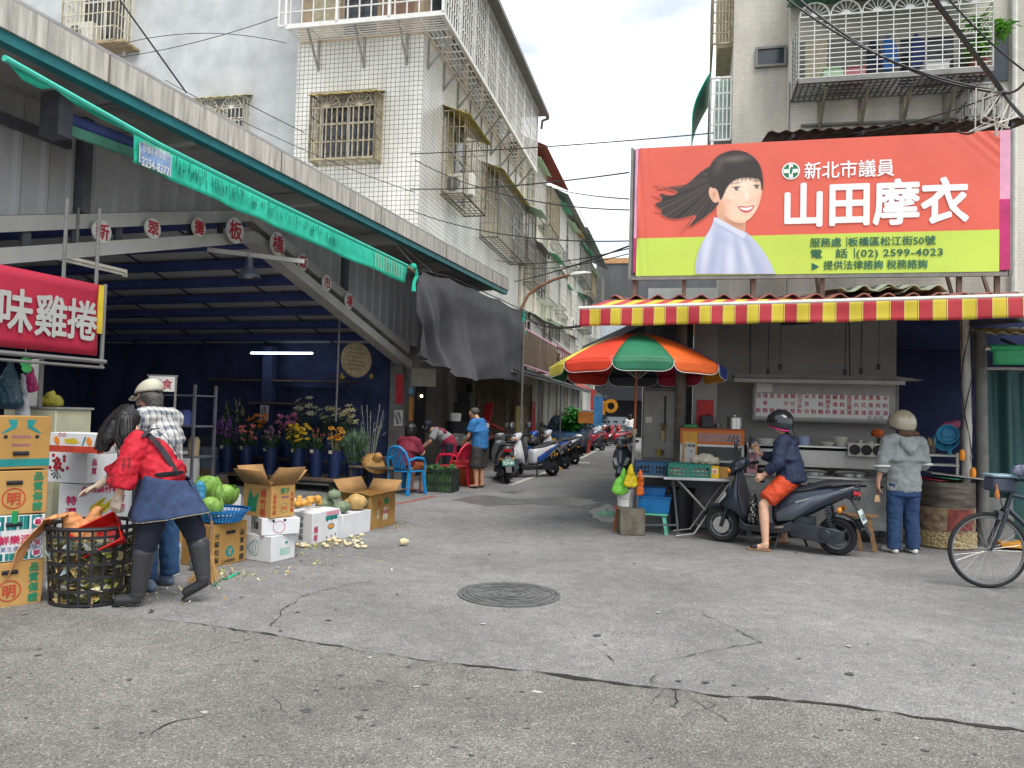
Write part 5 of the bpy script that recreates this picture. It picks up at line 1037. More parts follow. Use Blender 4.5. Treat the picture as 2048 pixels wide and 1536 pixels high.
b=MB(); b.box((.035,-.02,H_*.26),(W_*.27,-.012,H_*.95),0); b.box((.06,-.023,H_*.30),(W_*.24,-.0205,H_*.72),1); b.text('工商業',(W_*.15,-.024,H_*.66),(1,0,0),(0,0,1),.05,2,.01); b.text('一份',(W_*.15,-.024,H_*.54),(1,0,0),(0,0,1),.045,2); b.build('price_notice',[mat('notice_orange','#d19a3c',.6,var=.2),WP,INK],DC,smooth=0)
b=MB();
for k in range(3): b.poly([(W_*.72+.05*k,H_*.77),(W_*.78+.05*k,H_*.92),(W_*.8+.05*k,H_*.9),(W_*.75+.05*k,H_*.76)],(0,-.006,0),(1,0,0),(0,0,1))
b.build('band_picture',mat('band_grey','#5b6660',.6,var=.3),DC,smooth=0)
for k in range(6):
 o=MB(); o.lathe([(0,0),(.04,0),(.06,.03),(.055,.03),(0,.012)],14,caps=False); o=o.build('food_dish',BW if k % 2 else mat('dish_food','#a9997c',.6,var=.3)); o.location=RB.w(d0.x+.1+.11*k,-.55+.2,d0.z+(H_*.327)); tag(o,'small food dish in a row inside the glass display cabinet','dish','dishes in the display cabinet')
stc=thing('cabinet_stand','dark steel stand carrying the glass display cabinet','stand',RB.w(d0.x,-.55,0),RR); b=MB(); b.box((-.02,-.02,d0.z-.03),(W_+.02,.46,d0.z-.002)); b.build('top',STL,stc,smooth=0)
for x in (.02,W_-.02):
 for y in (.02,.42):
  b=MB(); b.box((x-.02,y-.02,0),(x+.02,y+.02,d0.z-.031)); b.build('leg',SHD,stc,smooth=0)
b=MB(); b.box((.0,.2,.02),(W_,.24,d0.z-.032)); b.build('rear_panel',mat('stand_panel','#77777a',.6,var=.25),stc,smooth=0)
zt_=d0.z+H_+.021
def on_top(name,label,cat,x,w_,hgt,m_,prof=None,y=.2):
 b=MB()
 if prof: b.lathe(prof,22,caps=False)
 else: b.box((-w_/2,-.1,0),(w_/2,.1,hgt),top=.9)
 o=b.build(name,m_,None,bevel=0 if prof else .01); o.location=RB.w(d0.x+x,-.55+y,zt_); o.rotation_euler=(0,0,RR); tag(o,label,cat)
on_top('green_tray','green plastic tray on top of the display cabinet','tray',.13,.2,.045,mat('tray_green','#2f8a55',.5)); on_top('steel_pot','tall stainless pot on top of the display cabinet','pot',W_*.86,0,0,CHROME,[(0,0),(.1,0),(.1,.15),(.107,.155),(.1,.165),(.02,.17),(.02,.185),(0,.185)]); on_top('steel_bowl','small steel bowl on top of the display cabinet','bowl',W_*.6,0,0,CHROME,[(0,0),(.04,0),(.055,.06),(.05,.06),(0,.01)]); on_top('dark_box','dark speaker like box on top of the display cabinet','box',W_*.42,.16,.17,BLK)
b=MB(); q=h(1410,826,-.11); pr=poster('red_poster','red paper blessing poster pasted on the grey stall wall','poster',RB.w(q.x,-.115,q.z),0,.23,.36,RP,rz=RR)
b=MB(); b.text('福',(-.05,-.007,-.06),(1,0,0),(0,0,1),.08,0,.01); b.text('好',(.05,-.007,-.04),(1,0,0),(0,0,1),.08,0,.01); b.text('事',(-.05,-.007,-.14),(1,0,0),(0,0,1),.07,0,.01); b.build('print',INK,pr,smooth=0)
q=h(1411,848,-.13); fu=poster('diamond_paper','small orange diamond paper hanging below the red poster','paper',RB.w(q.x,-.14,q.z),0,.075,.075,mat('paper_orange','#b06a3a',.6),rz=RR); fu.rotation_euler=(0,R(45),RR)
# pink menu card
q=h(1503,908,-.6); pk=thing('menu_card','tall pink and cream menu card with black brush characters beside the display cabinet','menu card',RB.w(q.x+.01,-.6,q.z),RR); b=MB(); b.box((-.065,0,-.26),(.065,.006,.02),0); b.box((-.065,0,.0205),(.065,.006,.16),1); b.build('card',[mat('card_pink','#c9929c',.6),mat('card_cream','#c2bdb0',.6)],pk,smooth=0); b=MB(); b.text('滷肉飯',(0,-.001,-.02),(1,0,0),(0,0,1),.105,0,.01,vertical=True,gap=1.2); b.build('lettering',INK,pk,smooth=0); b=MB(); b.box((-.01,.008,-.52),(.01,.02,-.1)); b.build('stick',STL,pk,smooth=0)
# fridge
f0,f1=h(1283,922,.0),h(1356,776,.0); FR=thing('tall_fridge','tall grey metal refrigerator standing at the left corner of the noodle stall','refrigerator',RB.w(f0.x,0,0),RR); W_=f1.x-f0.x; FRM=mat('fridge_grey','#6a6968',.45,.35,var=.18,scale=1.5)
b=MB(); b.box((0,.0,f0.z),(W_,.6,f1.z)); b.build('body',FRM,FR,bevel=.008); b=MB(); b.box((.015,-.03,f0.z+.05),(W_-.03,-.002,f1.z-.04)); b.build('door',mat('fridge_door','#74726f',.4,.4,var=.15),FR,bevel=.006); b=MB(); b.box((W_*.62,-.05,f1.z-.62),(W_*.68,-.031,f1.z-.12)); b.build('handle',BLK,FR,bevel=.004); b=MB(); b.box((.05,-.033,f1.z-.5),(.14,-.0305,f1.z-.42)); b.build('notice',WP,FR,smooth=0)
b=MB(); b.box((-.03,-.06,f0.z-.06),(W_+.03,.62,f0.z-.002)); b.build('stand_top',GUT,FR,smooth=0)
for x in (0,W_):
 for y in (-.03,.55):
  b=MB(); b.box((x-.02,y-.02,0),(x+.02,y+.02,f0.z-.061)); b.build('leg',GUT,FR,smooth=0)
q=h(1326,870,-.06); t=thing('chopstick_pouch','cream pouch of wooden chopsticks hanging on the fridge door','pouch',RB.w(q.x,-.075,q.z-.1),RR); b=MB(); b.lathe([(0,0),(.03,.01),(.035,.16),(.03,.16),(0,.05)],12,caps=False); b.build('pouch',mat('pouch_cream','#b9a77f',.7),t); b=MB()
for k in range(9): b.tube([(rnd.uniform(-.02,.02),rnd.uniform(-.015,.015),.1),(rnd.uniform(-.05,.05),rnd.uniform(-.02,.02),.27)],.004,5)
b.build('chopsticks',mat('chop_wood','#8f6d45',.7),t)
q=h(1318,905,-.06); t=thing('yellow_mug','yellow and black mug hung low on the fridge front','mug',RB.w(q.x,-.1,q.z-.04),RR); b=MB(); b.lathe([(0,0),(.035,0),(.045,.09),(.04,.09),(.03,.01),(0,.01)],16,caps=False); b.build('cup',mat('mug_yellow','#9a8a3c',.4,var=.3),t); b=MB(); b.tube([(.04+.03*math.sin(i*.6),0,.075-.06*i/5) for i in range(6)],.006,5); b.build('handle',BLK,t)
# ================================================================ striped awning
def stripe_mat(name):
 m=bpy.data.materials.new(name); m.use_nodes=True; t=m.node_tree; b=t.nodes['Principled BSDF']; b.inputs['Roughness'].default_value=.7
 c=nd(t,'ShaderNodeTexCoord'); s=nd(t,'ShaderNodeSeparateXYZ'); t.links.new(c.outputs['Object'],s.inputs[0])
 a=nd(t,'ShaderNodeMath',operation='MULTIPLY'); a.inputs[1].default_value=1/.268; t.links.new(s.outputs[0],a.inputs[0])
 f=nd(t,'ShaderNodeMath',operation='FRACT'); t.links.new(a.outputs[0],f.inputs[0])
 r=nd(t,'ShaderNodeValToRGB'); r.color_ramp.interpolation='CONSTANT'; e=r.color_ramp.elements
 red,yel,ml,dk=lin('#ad2a35'),lin('#c4b02e'),lin('#d7c25e'),lin('#7c1d20')
 e[0].position=0; e[0].color=red; e[1].position=.44; e[1].color=dk
 for p,k in ((.465,ml),(.485,red),(.5,ml),(.52,yel),(.93,dk),(.955,ml),(.985,dk)): q=e.new(p); q.color=k
 t.links.new(f.outputs[0],r.inputs[0])
 n=nd(t,'ShaderNodeTexNoise'); n.inputs['Scale'].default_value=3; n.inputs['Detail'].default_value=5; t.links.new(c.outputs['Object'],n.inputs['Vector'])
 g=nd(t,'ShaderNodeMapRange'); g.inputs[3].default_value=.82; g.inputs[4].default_value=1.1; t.links.new(n.outputs['Fac'],g.inputs[0])
 x=nd(t,'ShaderNodeMix',data_type='RGBA',blend_type='MULTIPLY'); x.inputs[0].default_value=1; t.links.new(r.outputs[0],x.inputs[6]); t.links.new(g.outputs[0],x.inputs[7]); t.links.new(x.outputs[2],b.inputs['Base Color'])
 return m
STR=stripe_mat('red_yellow_stripe')
aL,aR=P(1160,622,9.5),P(2022,591,7.74); aR.z=aL.z=2.83
ang=math.atan2(aR.y-aL.y,aR.x-aL.x); SA=thing('striped_awning','red and yellow striped awning pulled out over the noodle stall','awning',(aL.x,aL.y,aL.z),ang); Ls=(aR-aL).length+1.0
fa=Frame((aL.x,aL.y,aL.z),ang); tL,tR=fa.loc(RB.w(-.42,-.44,3.02)),fa.loc(RB.w(5.3,-.44,3.02))
b=MB(); b.grid(lambda u,v: V((Ls*u,0,0)).lerp(V((.0+Ls*u,tL.y+(tR.y-tL.y)*u,.28)),v)+V((0,0,-.01*math.sin(v*3.14))),60,8); b.build('canopy',STR,SA,solid=.004)
b=MB(); b.grid(lambda u,v: V((Ls*u,-.012*v+.012*math.sin(u*60)*v+.03*mnoise.noise(V((u*11,v,0)))*v,-.005-.225*v+.006*math.sin(u*33)*v)),140,6); b.add([(0,0,-.005),(0,.5,.05),(0,.5,-.12),(0,-.012,-.23)],[(0,1,2,3)]); b.build('valance',STR,SA,solid=.004)
b=MB(); b.tube([(-.02,.02,.0),(Ls,.02,.0)],.028,8); b.build('front_bar',WHP,SA)
for x in (.35,2.2,4.4):
 k=min(1,x/Ls); y1=tL.y+(tR.y-tL.y)*k; b=MB(); b.bar((x,.05,-.05),(x+.5,y1*.55,-.12),.04,.05); b.bar((x+.5,y1*.55,-.12),(x+.1,y1,-.05),.04,.05); b.build('arm',SHD,SA,smooth=0)
# dark canopy of the next shop and the sign behind
DCN=thing('dark_canopy','dark corrugated canopy of the shop behind the umbrella on the alley','canopy',RB.w(.16,1.35,0),RR); b=MB(); b.grid(lambda u,v: (-1.05*(1-v)+.05,0+5*u,2.62+.5*v+.02*math.sin(u*110)),120,2); b.build('sheet',mat('dark_corrugated','#3f4044',.7,var=.3),DCN,solid=.015)
b=MB(); b.bar((-1.0,0,2.6),(-1.0,5,2.6),.05,.08); b.bar((-1.02,-.01,2.55),(.0,-.01,3.06),.05,.10); b.build('edge_beam',SHD,DCN,smooth=0)
for y in (.6,2.6,4.7):
 b=MB(); b.tube([(-.0,y,0),(-.0,y,3.05)],.04,8); b.build('post',SHD,DCN)
b=MB(); b.box((.0,.02,0),(.06,5,2.95)); b.build('shop_wall',mat('dim_wall','#4b4a4c'),DCN,smooth=0)
q=RB.w(-.3,8.5,0); SB=thing('side_block','pale apartment block on the right side of the alley behind the billboard','apartment block',q,RR); b=MB(); b.box((0,0,0),(8,14,4.4)); b.build('wall',BEIGE2,SB,smooth=0); b=MB(); b.box((.1,-.05,3.6),(3.2,-.001,4.35)); b.build('orange_fascia',mat('orange_fascia','#c77f36',.6,var=.15),SB,smooth=0); b=MB(); b.box((.1,-.06,4.42),(3.4,.5,4.75)); b.build('white_parapet',WHITEP,SB,smooth=0)
gs=thing('green_sign','small green hanging shop sign seen between the umbrella and the striped awning','sign',P(1313,668,12.2),RR); b=MB(); b.box((-.07,-.01,-.09),(.07,.01,.09)); b.box((-.05,-.013,.01),(.04,-.0105,.06),1); b.build('panel',[mat('sign_green','#1c9f74',.5),WHITEP],gs,smooth=0); b=MB(); b.tube([(0,0,.09),(0,0,.5)],.008,5); b.build('hanger',BLK,gs)
# ---------------------------------------------------------------- umbrella
UC=V((1.62,9.9,0)); UM=thing('market_umbrella','large multicolour market umbrella shading the stall corner','umbrella',UC,0); UR=1.14
PAN=['#1f6b4a','#cf5a1e','#2b3f8c','#c58a2b','#9c1c3e','#2c3038','#c0301c','#1f6b4a','#d8c74e','#cf3d22']
def upt(a,t):  # t 0 apex .. 1 rim .. 1.16 flap edge
 if t <= 1: r=UR*t; z=2.56-.40*t**1.75
 else: r=UR+.02*(t-1); z=2.16-(t-1)*.95
 return V((r*math.sin(a),-r*math.cos(a),z-.045*t*(1-math.cos(a))))
def up_(a0,a1,u,t):
 a=a0+(a1-a0)*u; p=upt(a,t); s_=math.sin(math.pi*u)
 rr_=V((p.x,p.y,0)); f=(1-.055*s_*min(1,t*1.2)); return V((p.x*f,p.y*f,p.z-.0*s_+.015*s_*(1 if t < 1 else 1)))
for k in range(10):
 a0=R(-24+36*k); a1=a0+R(36); b=MB(); b.grid(lambda u,v: up_(a0,a1,u,.04+v*.96),10,12)
 def flap(u,v):
  w_=1-.12*(max(0,(v-.25)/.75))**2.2; uu=.5+(u-.5)*w_; return up_(a0,a1,uu,1+.15*v*(1-.25*abs(2*u-1)**6))
 b.grid(flap,14,4)
 b.build('panel',mat('canopy_'+str(k),PAN[k],.6,var=.2,scale=2.5),UM,solid=.004)
 b=MB(); b.tube([flap(0,v/4) for v in range(5)]+[flap(i/14,1) for i in range(1,14)]+[flap(1,1-v/4) for v in range(5)],.004,5); b.build('piping',WHITEP,UM)
for k in range(10):
 a=R(-24+36*k); b=MB(); b.tube([upt(a,t)+V((0,0,-.012)) for t in (.05,.35,.7,1)],.006,5); b.tube([upt(a,.5)+V((0,0,-.015)),(0,0,1.98)],.005,5); b.build('rib',STEEL,UM)
b=MB(); b.tube([(-.055,-.02,.3),(-.02,0,1.3)],.020,10,0); b.tube([(-.02,0,1.3),(0,0,2.56)],.017,10,1); b.build('pole',[mat('pole_grey','#8d8b86',.5,.3),mat('pole_rust','#a0583a',.6)],UM); b=MB(); b.lathe([(.0,2.555),(.05,2.55),(.03,2.59),(0,2.6)],14); b.build('cap',BLK,UM)
b=MB(); b.lathe([(.0,1.27),(.035,1.27),(.035,1.34),(0,1.34)],12,c=(-.02,0,0)); b.build('clamp',mat('clamp_tan','#a3937a',.6),UM)
b=MB(); b.box((-.21,-.2,0),(.11,.12,.33)); o=b.build('base_block',mat('old_concrete','#6f695c',.9,var=.4,scale=7,bump=.5,bscale=20),UM,bevel=.012)
# ---------------------------------------------------------------- tables, crates and clutter under the umbrella
def hz(u,v,z): return G(u,v,z)
FT=thing('folding_table','grey folding table with crossed tube legs holding the green crate','folding table',(P(1400,950,9.75).x,9.75,0),RR+R(6)); b=MB(); b.box((-.46,-.22,.735),(.44,.32,.755)); b.box((-.47,-.235,.725),(.45,-.221,.758)); b.build('top',mat('table_alu','#b5b6b8',.35,.5),FT,bevel=.004)
for y in (-.16,.26):
 b=MB(); b.tube([(.36,y,.73),(-.08,y,.06),(-.30,y-.02,.025)],.014,8); b.build('leg',STEEL,FT); b=MB(); b.tube([(-.30,y+.03,.73),(.16,y+.03,.25),(.2,y+.03,.02)],.014,8); b.build('leg',STEEL,FT)
b=MB(); b.tube([(-.02,-.16,.15),(-.02,.26,.15)],.01,6); b.tube([(.3,-.16,.65),(.3,.26,.65)],.01,6); b.build('crossbar',STEEL,FT)
ST2=thing('side_table','grey steel side table with a blue crate beside the umbrella pole','side table',(P(1315,945,10.0).x,10.0,0),RR+R(4)); b=MB(); b.box((-.27,-.22,.73),(.22,.3,.755)); b.build('top',STL,ST2,smooth=0)
for x in (-.24,.19):
 for y in (-.19,.26):
  b=MB(); b.bar((x,y,.73),(x+(.08 if x > 0 else -.03),y,0),.025); b.build('leg',SHD,ST2,smooth=0)
b=MB(); b.bar((-.24,-.2,.12),(.25,-.2,.14),.022); b.build('crossbar',SHD,ST2,smooth=0)
def crate(label,p,rz,w_,d_,h_,m_,name='plastic_crate',cat='crate',open_=True):
 t=thing(name,label,cat,p,rz); b=MB(); b.box((-w_/2,-d_/2,0),(w_/2,d_/2,.012))
 n=9
 for s_ in (-1,1):
  for a_,c_ in ((w_,0),(d_,1)):
   for z0_,z1_ in ((0,.025),(h_*.42,h_*.5),(h_-.03,h_)):
    if c_ == 0: b.box((-w_/2,s_*d_/2-.008,z0_),(w_/2,s_*d_/2+.008,z1_))
    else: b.box((s_*w_/2-.008,-d_/2,z0_),(s_*w_/2+.008,d_/2,z1_))
   for i in range(n+1):
    x=-a_/2+a_*i/n; ww=.007 if 0 < i < n else .014
    if i in (4,5): ww=.02
    if c_ == 0: b.box((x-ww,s_*d_/2-.006,.024),(x+ww,s_*d_/2+.006,h_-.029))
    else: b.box((s_*w_/2-.006,x-ww,.024),(s_*w_/2+.006,x+ww,h_-.029))
 b.build('shell',m_,t,smooth=0); b=MB(); b.box((-w_/2-.012,-d_/2-.012,h_+.001),(w_/2+.012,-d_/2+.01,h_+.014)); b.box((-w_/2-.012,d_/2-.01,h_+.001),(w_/2+.012,d_/2+.012,h_+.014)); b.box((-w_/2-.012,-d_/2+.01,h_+.001),(-w_/2+.01,d_/2-.01,h_+.014)); b.box((w_/2-.01,-d_/2+.01,h_+.001),(w_/2+.012,d_/2-.01,h_+.014)); b.build('rim',m_,t,smooth=0)
 return t
CRG=mat('crate_green','#17695c',.45,var=.12); CRB=mat('crate_blue','#1f4a6e',.45,var=.12)
q=P(1376,957,9.72); gc=crate('flat green vegetable crate on the folding table',(q.x,9.74,.757),RR+R(6),.50,.34,.155,CRG); b=MB(); b.box((-.24,-.16,.014),(.24,.16,.10)); b.build('contents',mat('bag_contents','#9a9282',.5,var=.4,scale=18),gc,bevel=.02)
q=P(1302,950,9.95); bc=crate('flat blue crate beside the umbrella pole',(q.x+.02,9.98,.757),RR+R(4),.42,.32,.15,CRB); b=MB(); b.box((-.19,-.14,.014),(.19,.14,.09)); b.build('contents',mat('dark_contents','#4a4640',.7,var=.4,scale=18),bc,bevel=.02)
def small_box(name,label,cat,u,v,Y,z,w_,d_,h_,m_,rz=RR,parts=None):
 q=P(u,v,Y); t=thing(name,label,cat,(q.x,Y,z),rz); b=MB(); b.box((-w_/2,-d_/2,0),(w_/2,d_/2,h_)); b.build('body',m_,t,bevel=.003)
 if parts: d=MB(); parts(d); d.build('print',list(parts.mats),t,smooth=0)
 return t
def fnp(d): d.box((-.03,-.073,.06),(.03,-.0705,.12)); d.disc((0,-.0725,.085),(1,0,0),(0,0,1),.022,14,1,lift=.002)
fnp.mats=[WHITEP,OR_]
small_box('yellow_carton','small yellow and green drink carton on the folding table','carton',1430,950,9.62,.757,.10,.14,.15,mat('carton_yellow','#d2a91f',.5,var=.2,scale=8),RR+R(-4),fnp)
KR=mat('kraft','#b48c52',.85,var=.10,scale=5); KR2=mat('kraft_dark','#a67f45',.85,var=.12,scale=5); WB=mat('white_carton','#cfd0d2',.7,var=.08,scale=5); KIN=mat('kraft_inside','#9a764a',.9,var=.12,scale=6)
small_box('kraft_box','small open kraft box on the folding table beside the yellow carton','box',1445,950,9.75,.757,.13,.16,.13,KR,RR)
pk_=caps_blob('plastic_bags',[((-.15,0,.05),.06,(.12,0,.04),.06),((-.05,.03,.09),.04,(.05,0,.1),.035)],mat('clear_bags','#b9b4a4',.3,var=.3),None,.012,3,.04,.05); q=P(1415,932,9.8); pk_.location=(q.x,9.9,.915); pk_.name='bag_heap'; tag(pk_,'heap of clear packing bags lying over the green crate','plastic bags')
# bags on the pole, bucket, tubs
def pbag(label,u,v,Y,w_,hgt,m_,dx=0):
 p=P(u,v,Y); o=caps_blob('shopping_bag',[((0,0,0),.018,(0,0,-.1),.05),((0,0,-.1),.05,(dx,0,-hgt*.6),w_*.42,(1,0,0),1,.4),((dx,0,-hgt*.6),w_*.42,(dx*1.2,0,-hgt*.9),w_*.5,(1,0,0),1,.38)],m_,None,.01,3,.03,.05); o.location=p; return tag(o,label,'shopping bag')
pbag('bright yellow plastic bag hanging on the umbrella pole',1262,930,9.75,.19,.28,mat('bag_yellow','#dcc21f',.35,var=.2,sss=.1)); pbag('lime green plastic bag hanging behind the yellow bag on the umbrella pole',1248,938,9.85,.22,.32,mat('bag_lime','#7fcf4a',.35,var=.2,sss=.1),-.04); pbag('orange plastic bag hanging at the right of the umbrella pole',1281,940,9.85,.11,.34,mat('bag_orange','#d8691f',.4,var=.15))
p=P(1256,1016,9.85); bk=thing('white_bucket','white plastic bucket under the yellow and green bags at the umbrella base','bucket',(p.x-.02,9.97,p.z-.0),0); b=MB(); b.lathe([(0,0),(.085,0),(.115,.22),(.122,.22),(.122,.235),(.105,.235),(.1,.02),(0,.02)],24,caps=False); b.build('body',WHITEP,bk); b=MB(); b.tube([(.12*math.cos(t*.3),-.03-.12*math.sin(t*.3),.2-.08*math.sin(t*.3)) for t in range(11)],.004,5); b.build('handle',STEEL,bk); bk.location.z=.32
os_=thing('orange_stool','small orange plastic stool under the white bucket','stool',(p.x-.02,9.97,0),.2); b=MB(); b.box((-.12,-.12,.295),(.12,.12,.318)); b.build('seat',mat('stool_orange','#b5622e',.5,var=.2),os_,bevel=.008)
for x in (-.1,.1):
 for y in (-.1,.1):
  b=MB(); b.bar((x*.8,y*.8,.294),(x,y,0),.028); b.build('leg',mat('stool_orange','#b5622e'),os_,smooth=0)
def tub(label,u,Y,z,w_,d_,h_,m_,rz=0):
 p=P(u,1000,Y); t=thing('plastic_tub',label,'tub',(p.x,Y,z),rz); b=MB(); r0=[(-w_/2*.88,-d_/2*.88,0),(w_/2*.88,-d_/2*.88,0),(w_/2*.88,d_/2*.88,0),(-w_/2*.88,d_/2*.88,0)]; r1=[(x/.88,y/.88,h_) for x,y,_ in r0]; r2=[(x/.93,y/.93,h_) for x,y,_ in r0]; r3=[(x*.95,y*.95,.01) for x,y,_ in r0]; b.loft([r0,r1,r2,r3]); b.build('tub',m_,t,bevel=.008); b=MB(); b.box((-w_/2-.015,-d_/2-.015,h_+.001),(w_/2+.015,-d_/2+.005,h_+.016)); b.box((-w_/2-.015,d_/2-.005,h_+.001),(w_/2+.015,d_/2+.015,h_+.016)); b.build('rim',m_,t,bevel=.004); return t
BLT=mat('tub_blue','#1f7fc2',.35,var=.15,trans=.15); tub('large translucent blue tub on the low green stool',1308,10.05,.262,.44,.34,.20,BLT,RR); tub('smaller blue tub stacked in the large blue tub',1305,10.08,.465,.34,.26,.10,mat('tub_blue2','#2672b5',.35,var=.2),RR)
def stool(label,loc,rz,m_,s_=.28,h_=.26):
 t=thing('low_stool',label,'stool',loc,rz); b=MB(); b.box((-s_/2,-s_/2,h_-.03),(s_/2,s_/2,h_)); b.build('seat',m_,t,bevel=.012)
 for x in (-1,1):
  for y in (-1,1):
   b=MB(); b.loft([[(x*s_*(.36+.1*k)+dx,y*s_*(.36+.1*k)+dy,(h_-.031)*(1-k)) for dx,dy in ((-.022,-.022),(.022,-.022),(.022,.022),(-.022,.022))] for k in (0,1)]); b.build('leg',m_,t,smooth=0)
 return t
p=P(1308,1040,10.05); stool('low mint green plastic stool carrying the blue tubs',(p.x,10.05,0),RR,mat('stool_mint','#5fb59a',.45,var=.1),.36)
p=P(1362,1045,10.25); tr=thing('trash_bin','black plastic trash bin under the folding table','bin',(p.x,10.25,0)); b=MB(); b.lathe([(0,0),(.13,0),(.17,.52),(.175,.52),(.175,.54),(.15,.54),(.12,.05),(0,.05)],22,caps=False); b.build('body',BLK,tr); b=MB(); b.lathe([(.16,.541),(.185,.541),(.185,.56),(.16,.56)],22,caps=False); b.build('rim',BLK,tr)
p=G(1213,1030); cn=thing('green_basin','pale green plastic basin lying upside down on the ground left of the umbrella base','lid',(p.x,p.y,0),.3); b=MB(); b.lathe([(0,.06),(.05,.058),(.13,.03),(.15,.0),(.16,.0),(.135,.036),(.05,.07),(0,.072)],24,caps=False); b.build('dish',mat('lid_green','#7fae8f',.5,var=.15),cn); b=MB(); b.lathe([(0,.0725),(.02,.073),(.015,.09),(0,.092)],12); b.build('knob',mat('lid_brown','#6f5c50',.6),cn)
# right side of the stall: steel oil drum, rack, curtain, green roll awning
p=RB.loc(G(1900,1098)); DR=thing('stove_drum','big battered steel and red stove drum with flaking base beside the hoodie wearer','stove drum',RB.w(p.x,p.y+.22,0),RR); b=MB(); rD=.335
b.lathe([(rD*.99,.50),(rD,.52),(rD,.80),(rD*.96,.81),(rD*.9,.79)],40,caps=False,mi=0); b.lathe([(0,.0),(rD*.97,.0),(rD*1.0,.24),(rD*1.01,.498),(rD*.97,.499)],40,caps=False,mi=1)
b.build('shell',[mat('drum_steel','#6d645c',.45,.5,var=.45,scale=4,streak=.2),mat('drum_flaking','#97876a',.9,var=.5,scale=11,col2='#5b3a34')],DR); b=MB(); b.grid(lambda u,v: (rD*1.015*math.cos(-1.75+.95*u),rD*1.015*math.sin(-1.75+.95*u),.24+.25*v),14,2); b.build('red_patch',mat('drum_red','#7d3b34',.8,var=.45,scale=9),DR); b=MB(); b.grid(lambda u,v: ((rD+.012+.015*mnoise.noise(V((u*40,v*9,1))))*math.cos(-3.0+2.9*u),(rD+.012+.015*mnoise.noise(V((u*40,v*9,4))))*math.sin(-3.0+2.9*u),.02+.19*v+.02*mnoise.noise(V((u*30,v,0)))),120,14); b.build('ash_crust',mat('ash_crust','#b3a781',.95,var=.4,scale=35,col2='#7a5b35'),DR,smooth=0)
for i,(dx,dz,m_,la,nm) in enumerate(((-.14,.815,mat('lid_red','#a52c48',.5),'crimson round tray lying on the stove drum','red_tray'),(.02,.84,mat('lid_teal','#3f9e7f',.5),'teal green ladle tray lying on the stove drum','green_tray'))):
 b=MB(); b.lathe([(0,0),(.14,.0),(.17,.012),(.165,.018),(.13,.008),(0,.008)],24,caps=False); o=b.build(nm,m_); o.location=RB.w(p.x+dx,p.y+.2,dz); o.rotation_euler=(.05,.06,0); tag(o,la,'tray')
wl=tag(MB().box((-.30,-.05,0),(.42,.35,.015)).build('steel_sheet',STEEL,None,bevel=.003),'tilted grey metal sheet resting across the stove drum','metal sheet'); wl.location=RB.w(p.x+.1,p.y+.1,.872); wl.rotation_euler=(0,.09,RR)
k0,k1=h(1800,985,-.35),h(1918,905,-.35); RKK=thing('utensil_rack','white shelf rack with strainers and chopsticks beside the white post','rack',RB.w(k0.x,-.35,0),RR); W_=k1.x-k0.x
for z in (h(1880,930,-.35).z,h(1880,911,-.35).z):
 b=MB(); b.box((0,-.02,z-.012),(W_,.25,z+.012)); b.build('shelf',WHP,RKK,smooth=0)
for x in (.02,W_-.02):
 b=MB(); b.bar((x,0,0),(x,0,h(1880,905,-.35).z),.03); b.build('leg',WHP,RKK,smooth=0)
zr=h(1880,911,-.35).z+.013; q=h(1864,905,-.25); cup=thing('chopstick_cup','dark cup of upright bamboo chopsticks on the white rack','cup',RB.w(q.x,-.25,zr),RR); b=MB(); b.lathe([(0,0),(.04,0),(.045,.1),(.04,.1),(0,.01)],14,caps=False); b.build('cup',mat('cup_grey','#5b5954',.4),cup); b=MB()
for k in range(14): a=rnd.uniform(0,6.3); b.tube([(.02*math.cos(a),.02*math.sin(a),.02),(.045*math.cos(a),.04*math.sin(a),.2+rnd.uniform(-.02,.02))],.005,5)
b.build('chopsticks',mat('bamboo','#b7a06c',.6),cup)
BL2=mat('basin_blue','#3b92b8',.4,var=.15); q=h(1893,905,-.2)
bs=thing('blue_strainer','stack of light blue plastic strainers leaning on the white rack','strainer',RB.w(q.x,-.2,zr),RR); b=MB(); b.lathe([(.02,0),(.10,.02),(.15,.07),(.16,.07),(.105,.012),(.02,-.008)],24,c=(.02,.0,.17),ax=(-.5,-.7,.35),caps=False); b.lathe([(0,0),(.08,0),(.12,.05),(.127,.05),(.085,-.006),(0,-.006)],24,c=(-.0,-.06,.25),ax=(-.3,-.8,.2),caps=False); b.build('bowls',BL2,bs,solid=.003); b=MB(); b.box((.0,-.05,.0),(.05,-.0,.2)); b.box((-.07,-.08,.22),(.06,-.05,.29)); b.build('handles',BL2,bs,bevel=.008)
pr_=tag(caps_blob('pink_bag',[((-.06,0,.0),.05,(.08,0,.03),.06)],mat('pink_plastic','#a9506f',.4,var=.3),None,.012,4,.03,.05),'crumpled pink bag on top of the blue strainers','plastic bag'); pr_.location=RB.w(q.x+.05,-.15,zr+.36)
p0,p1=h(1974,1010,-.2),h(2300,740,-.2); CU=thing('green_curtain','dark bluish green plastic curtain closing the stall to the right of the white post','curtain',RB.w(p0.x,-.2,0),RR); W_=p1.x-p0.x; zc_=h(2010,742,-.2).z; b=MB(); b.grid(lambda u,v: (W_*u,.05*math.sin(u*34)+.02*math.sin(u*71+v*3),.05+(zc_-.05)*v),140,8); b.build('cloth',mat('curtain_green','#2f5554',.5,var=.35,scale=2,streak=8),CU); b=MB(); b.tube([(-.05,0,zc_+.03),(W_,0,zc_+.03)],.02,8); b.build('rail',WHP,CU)
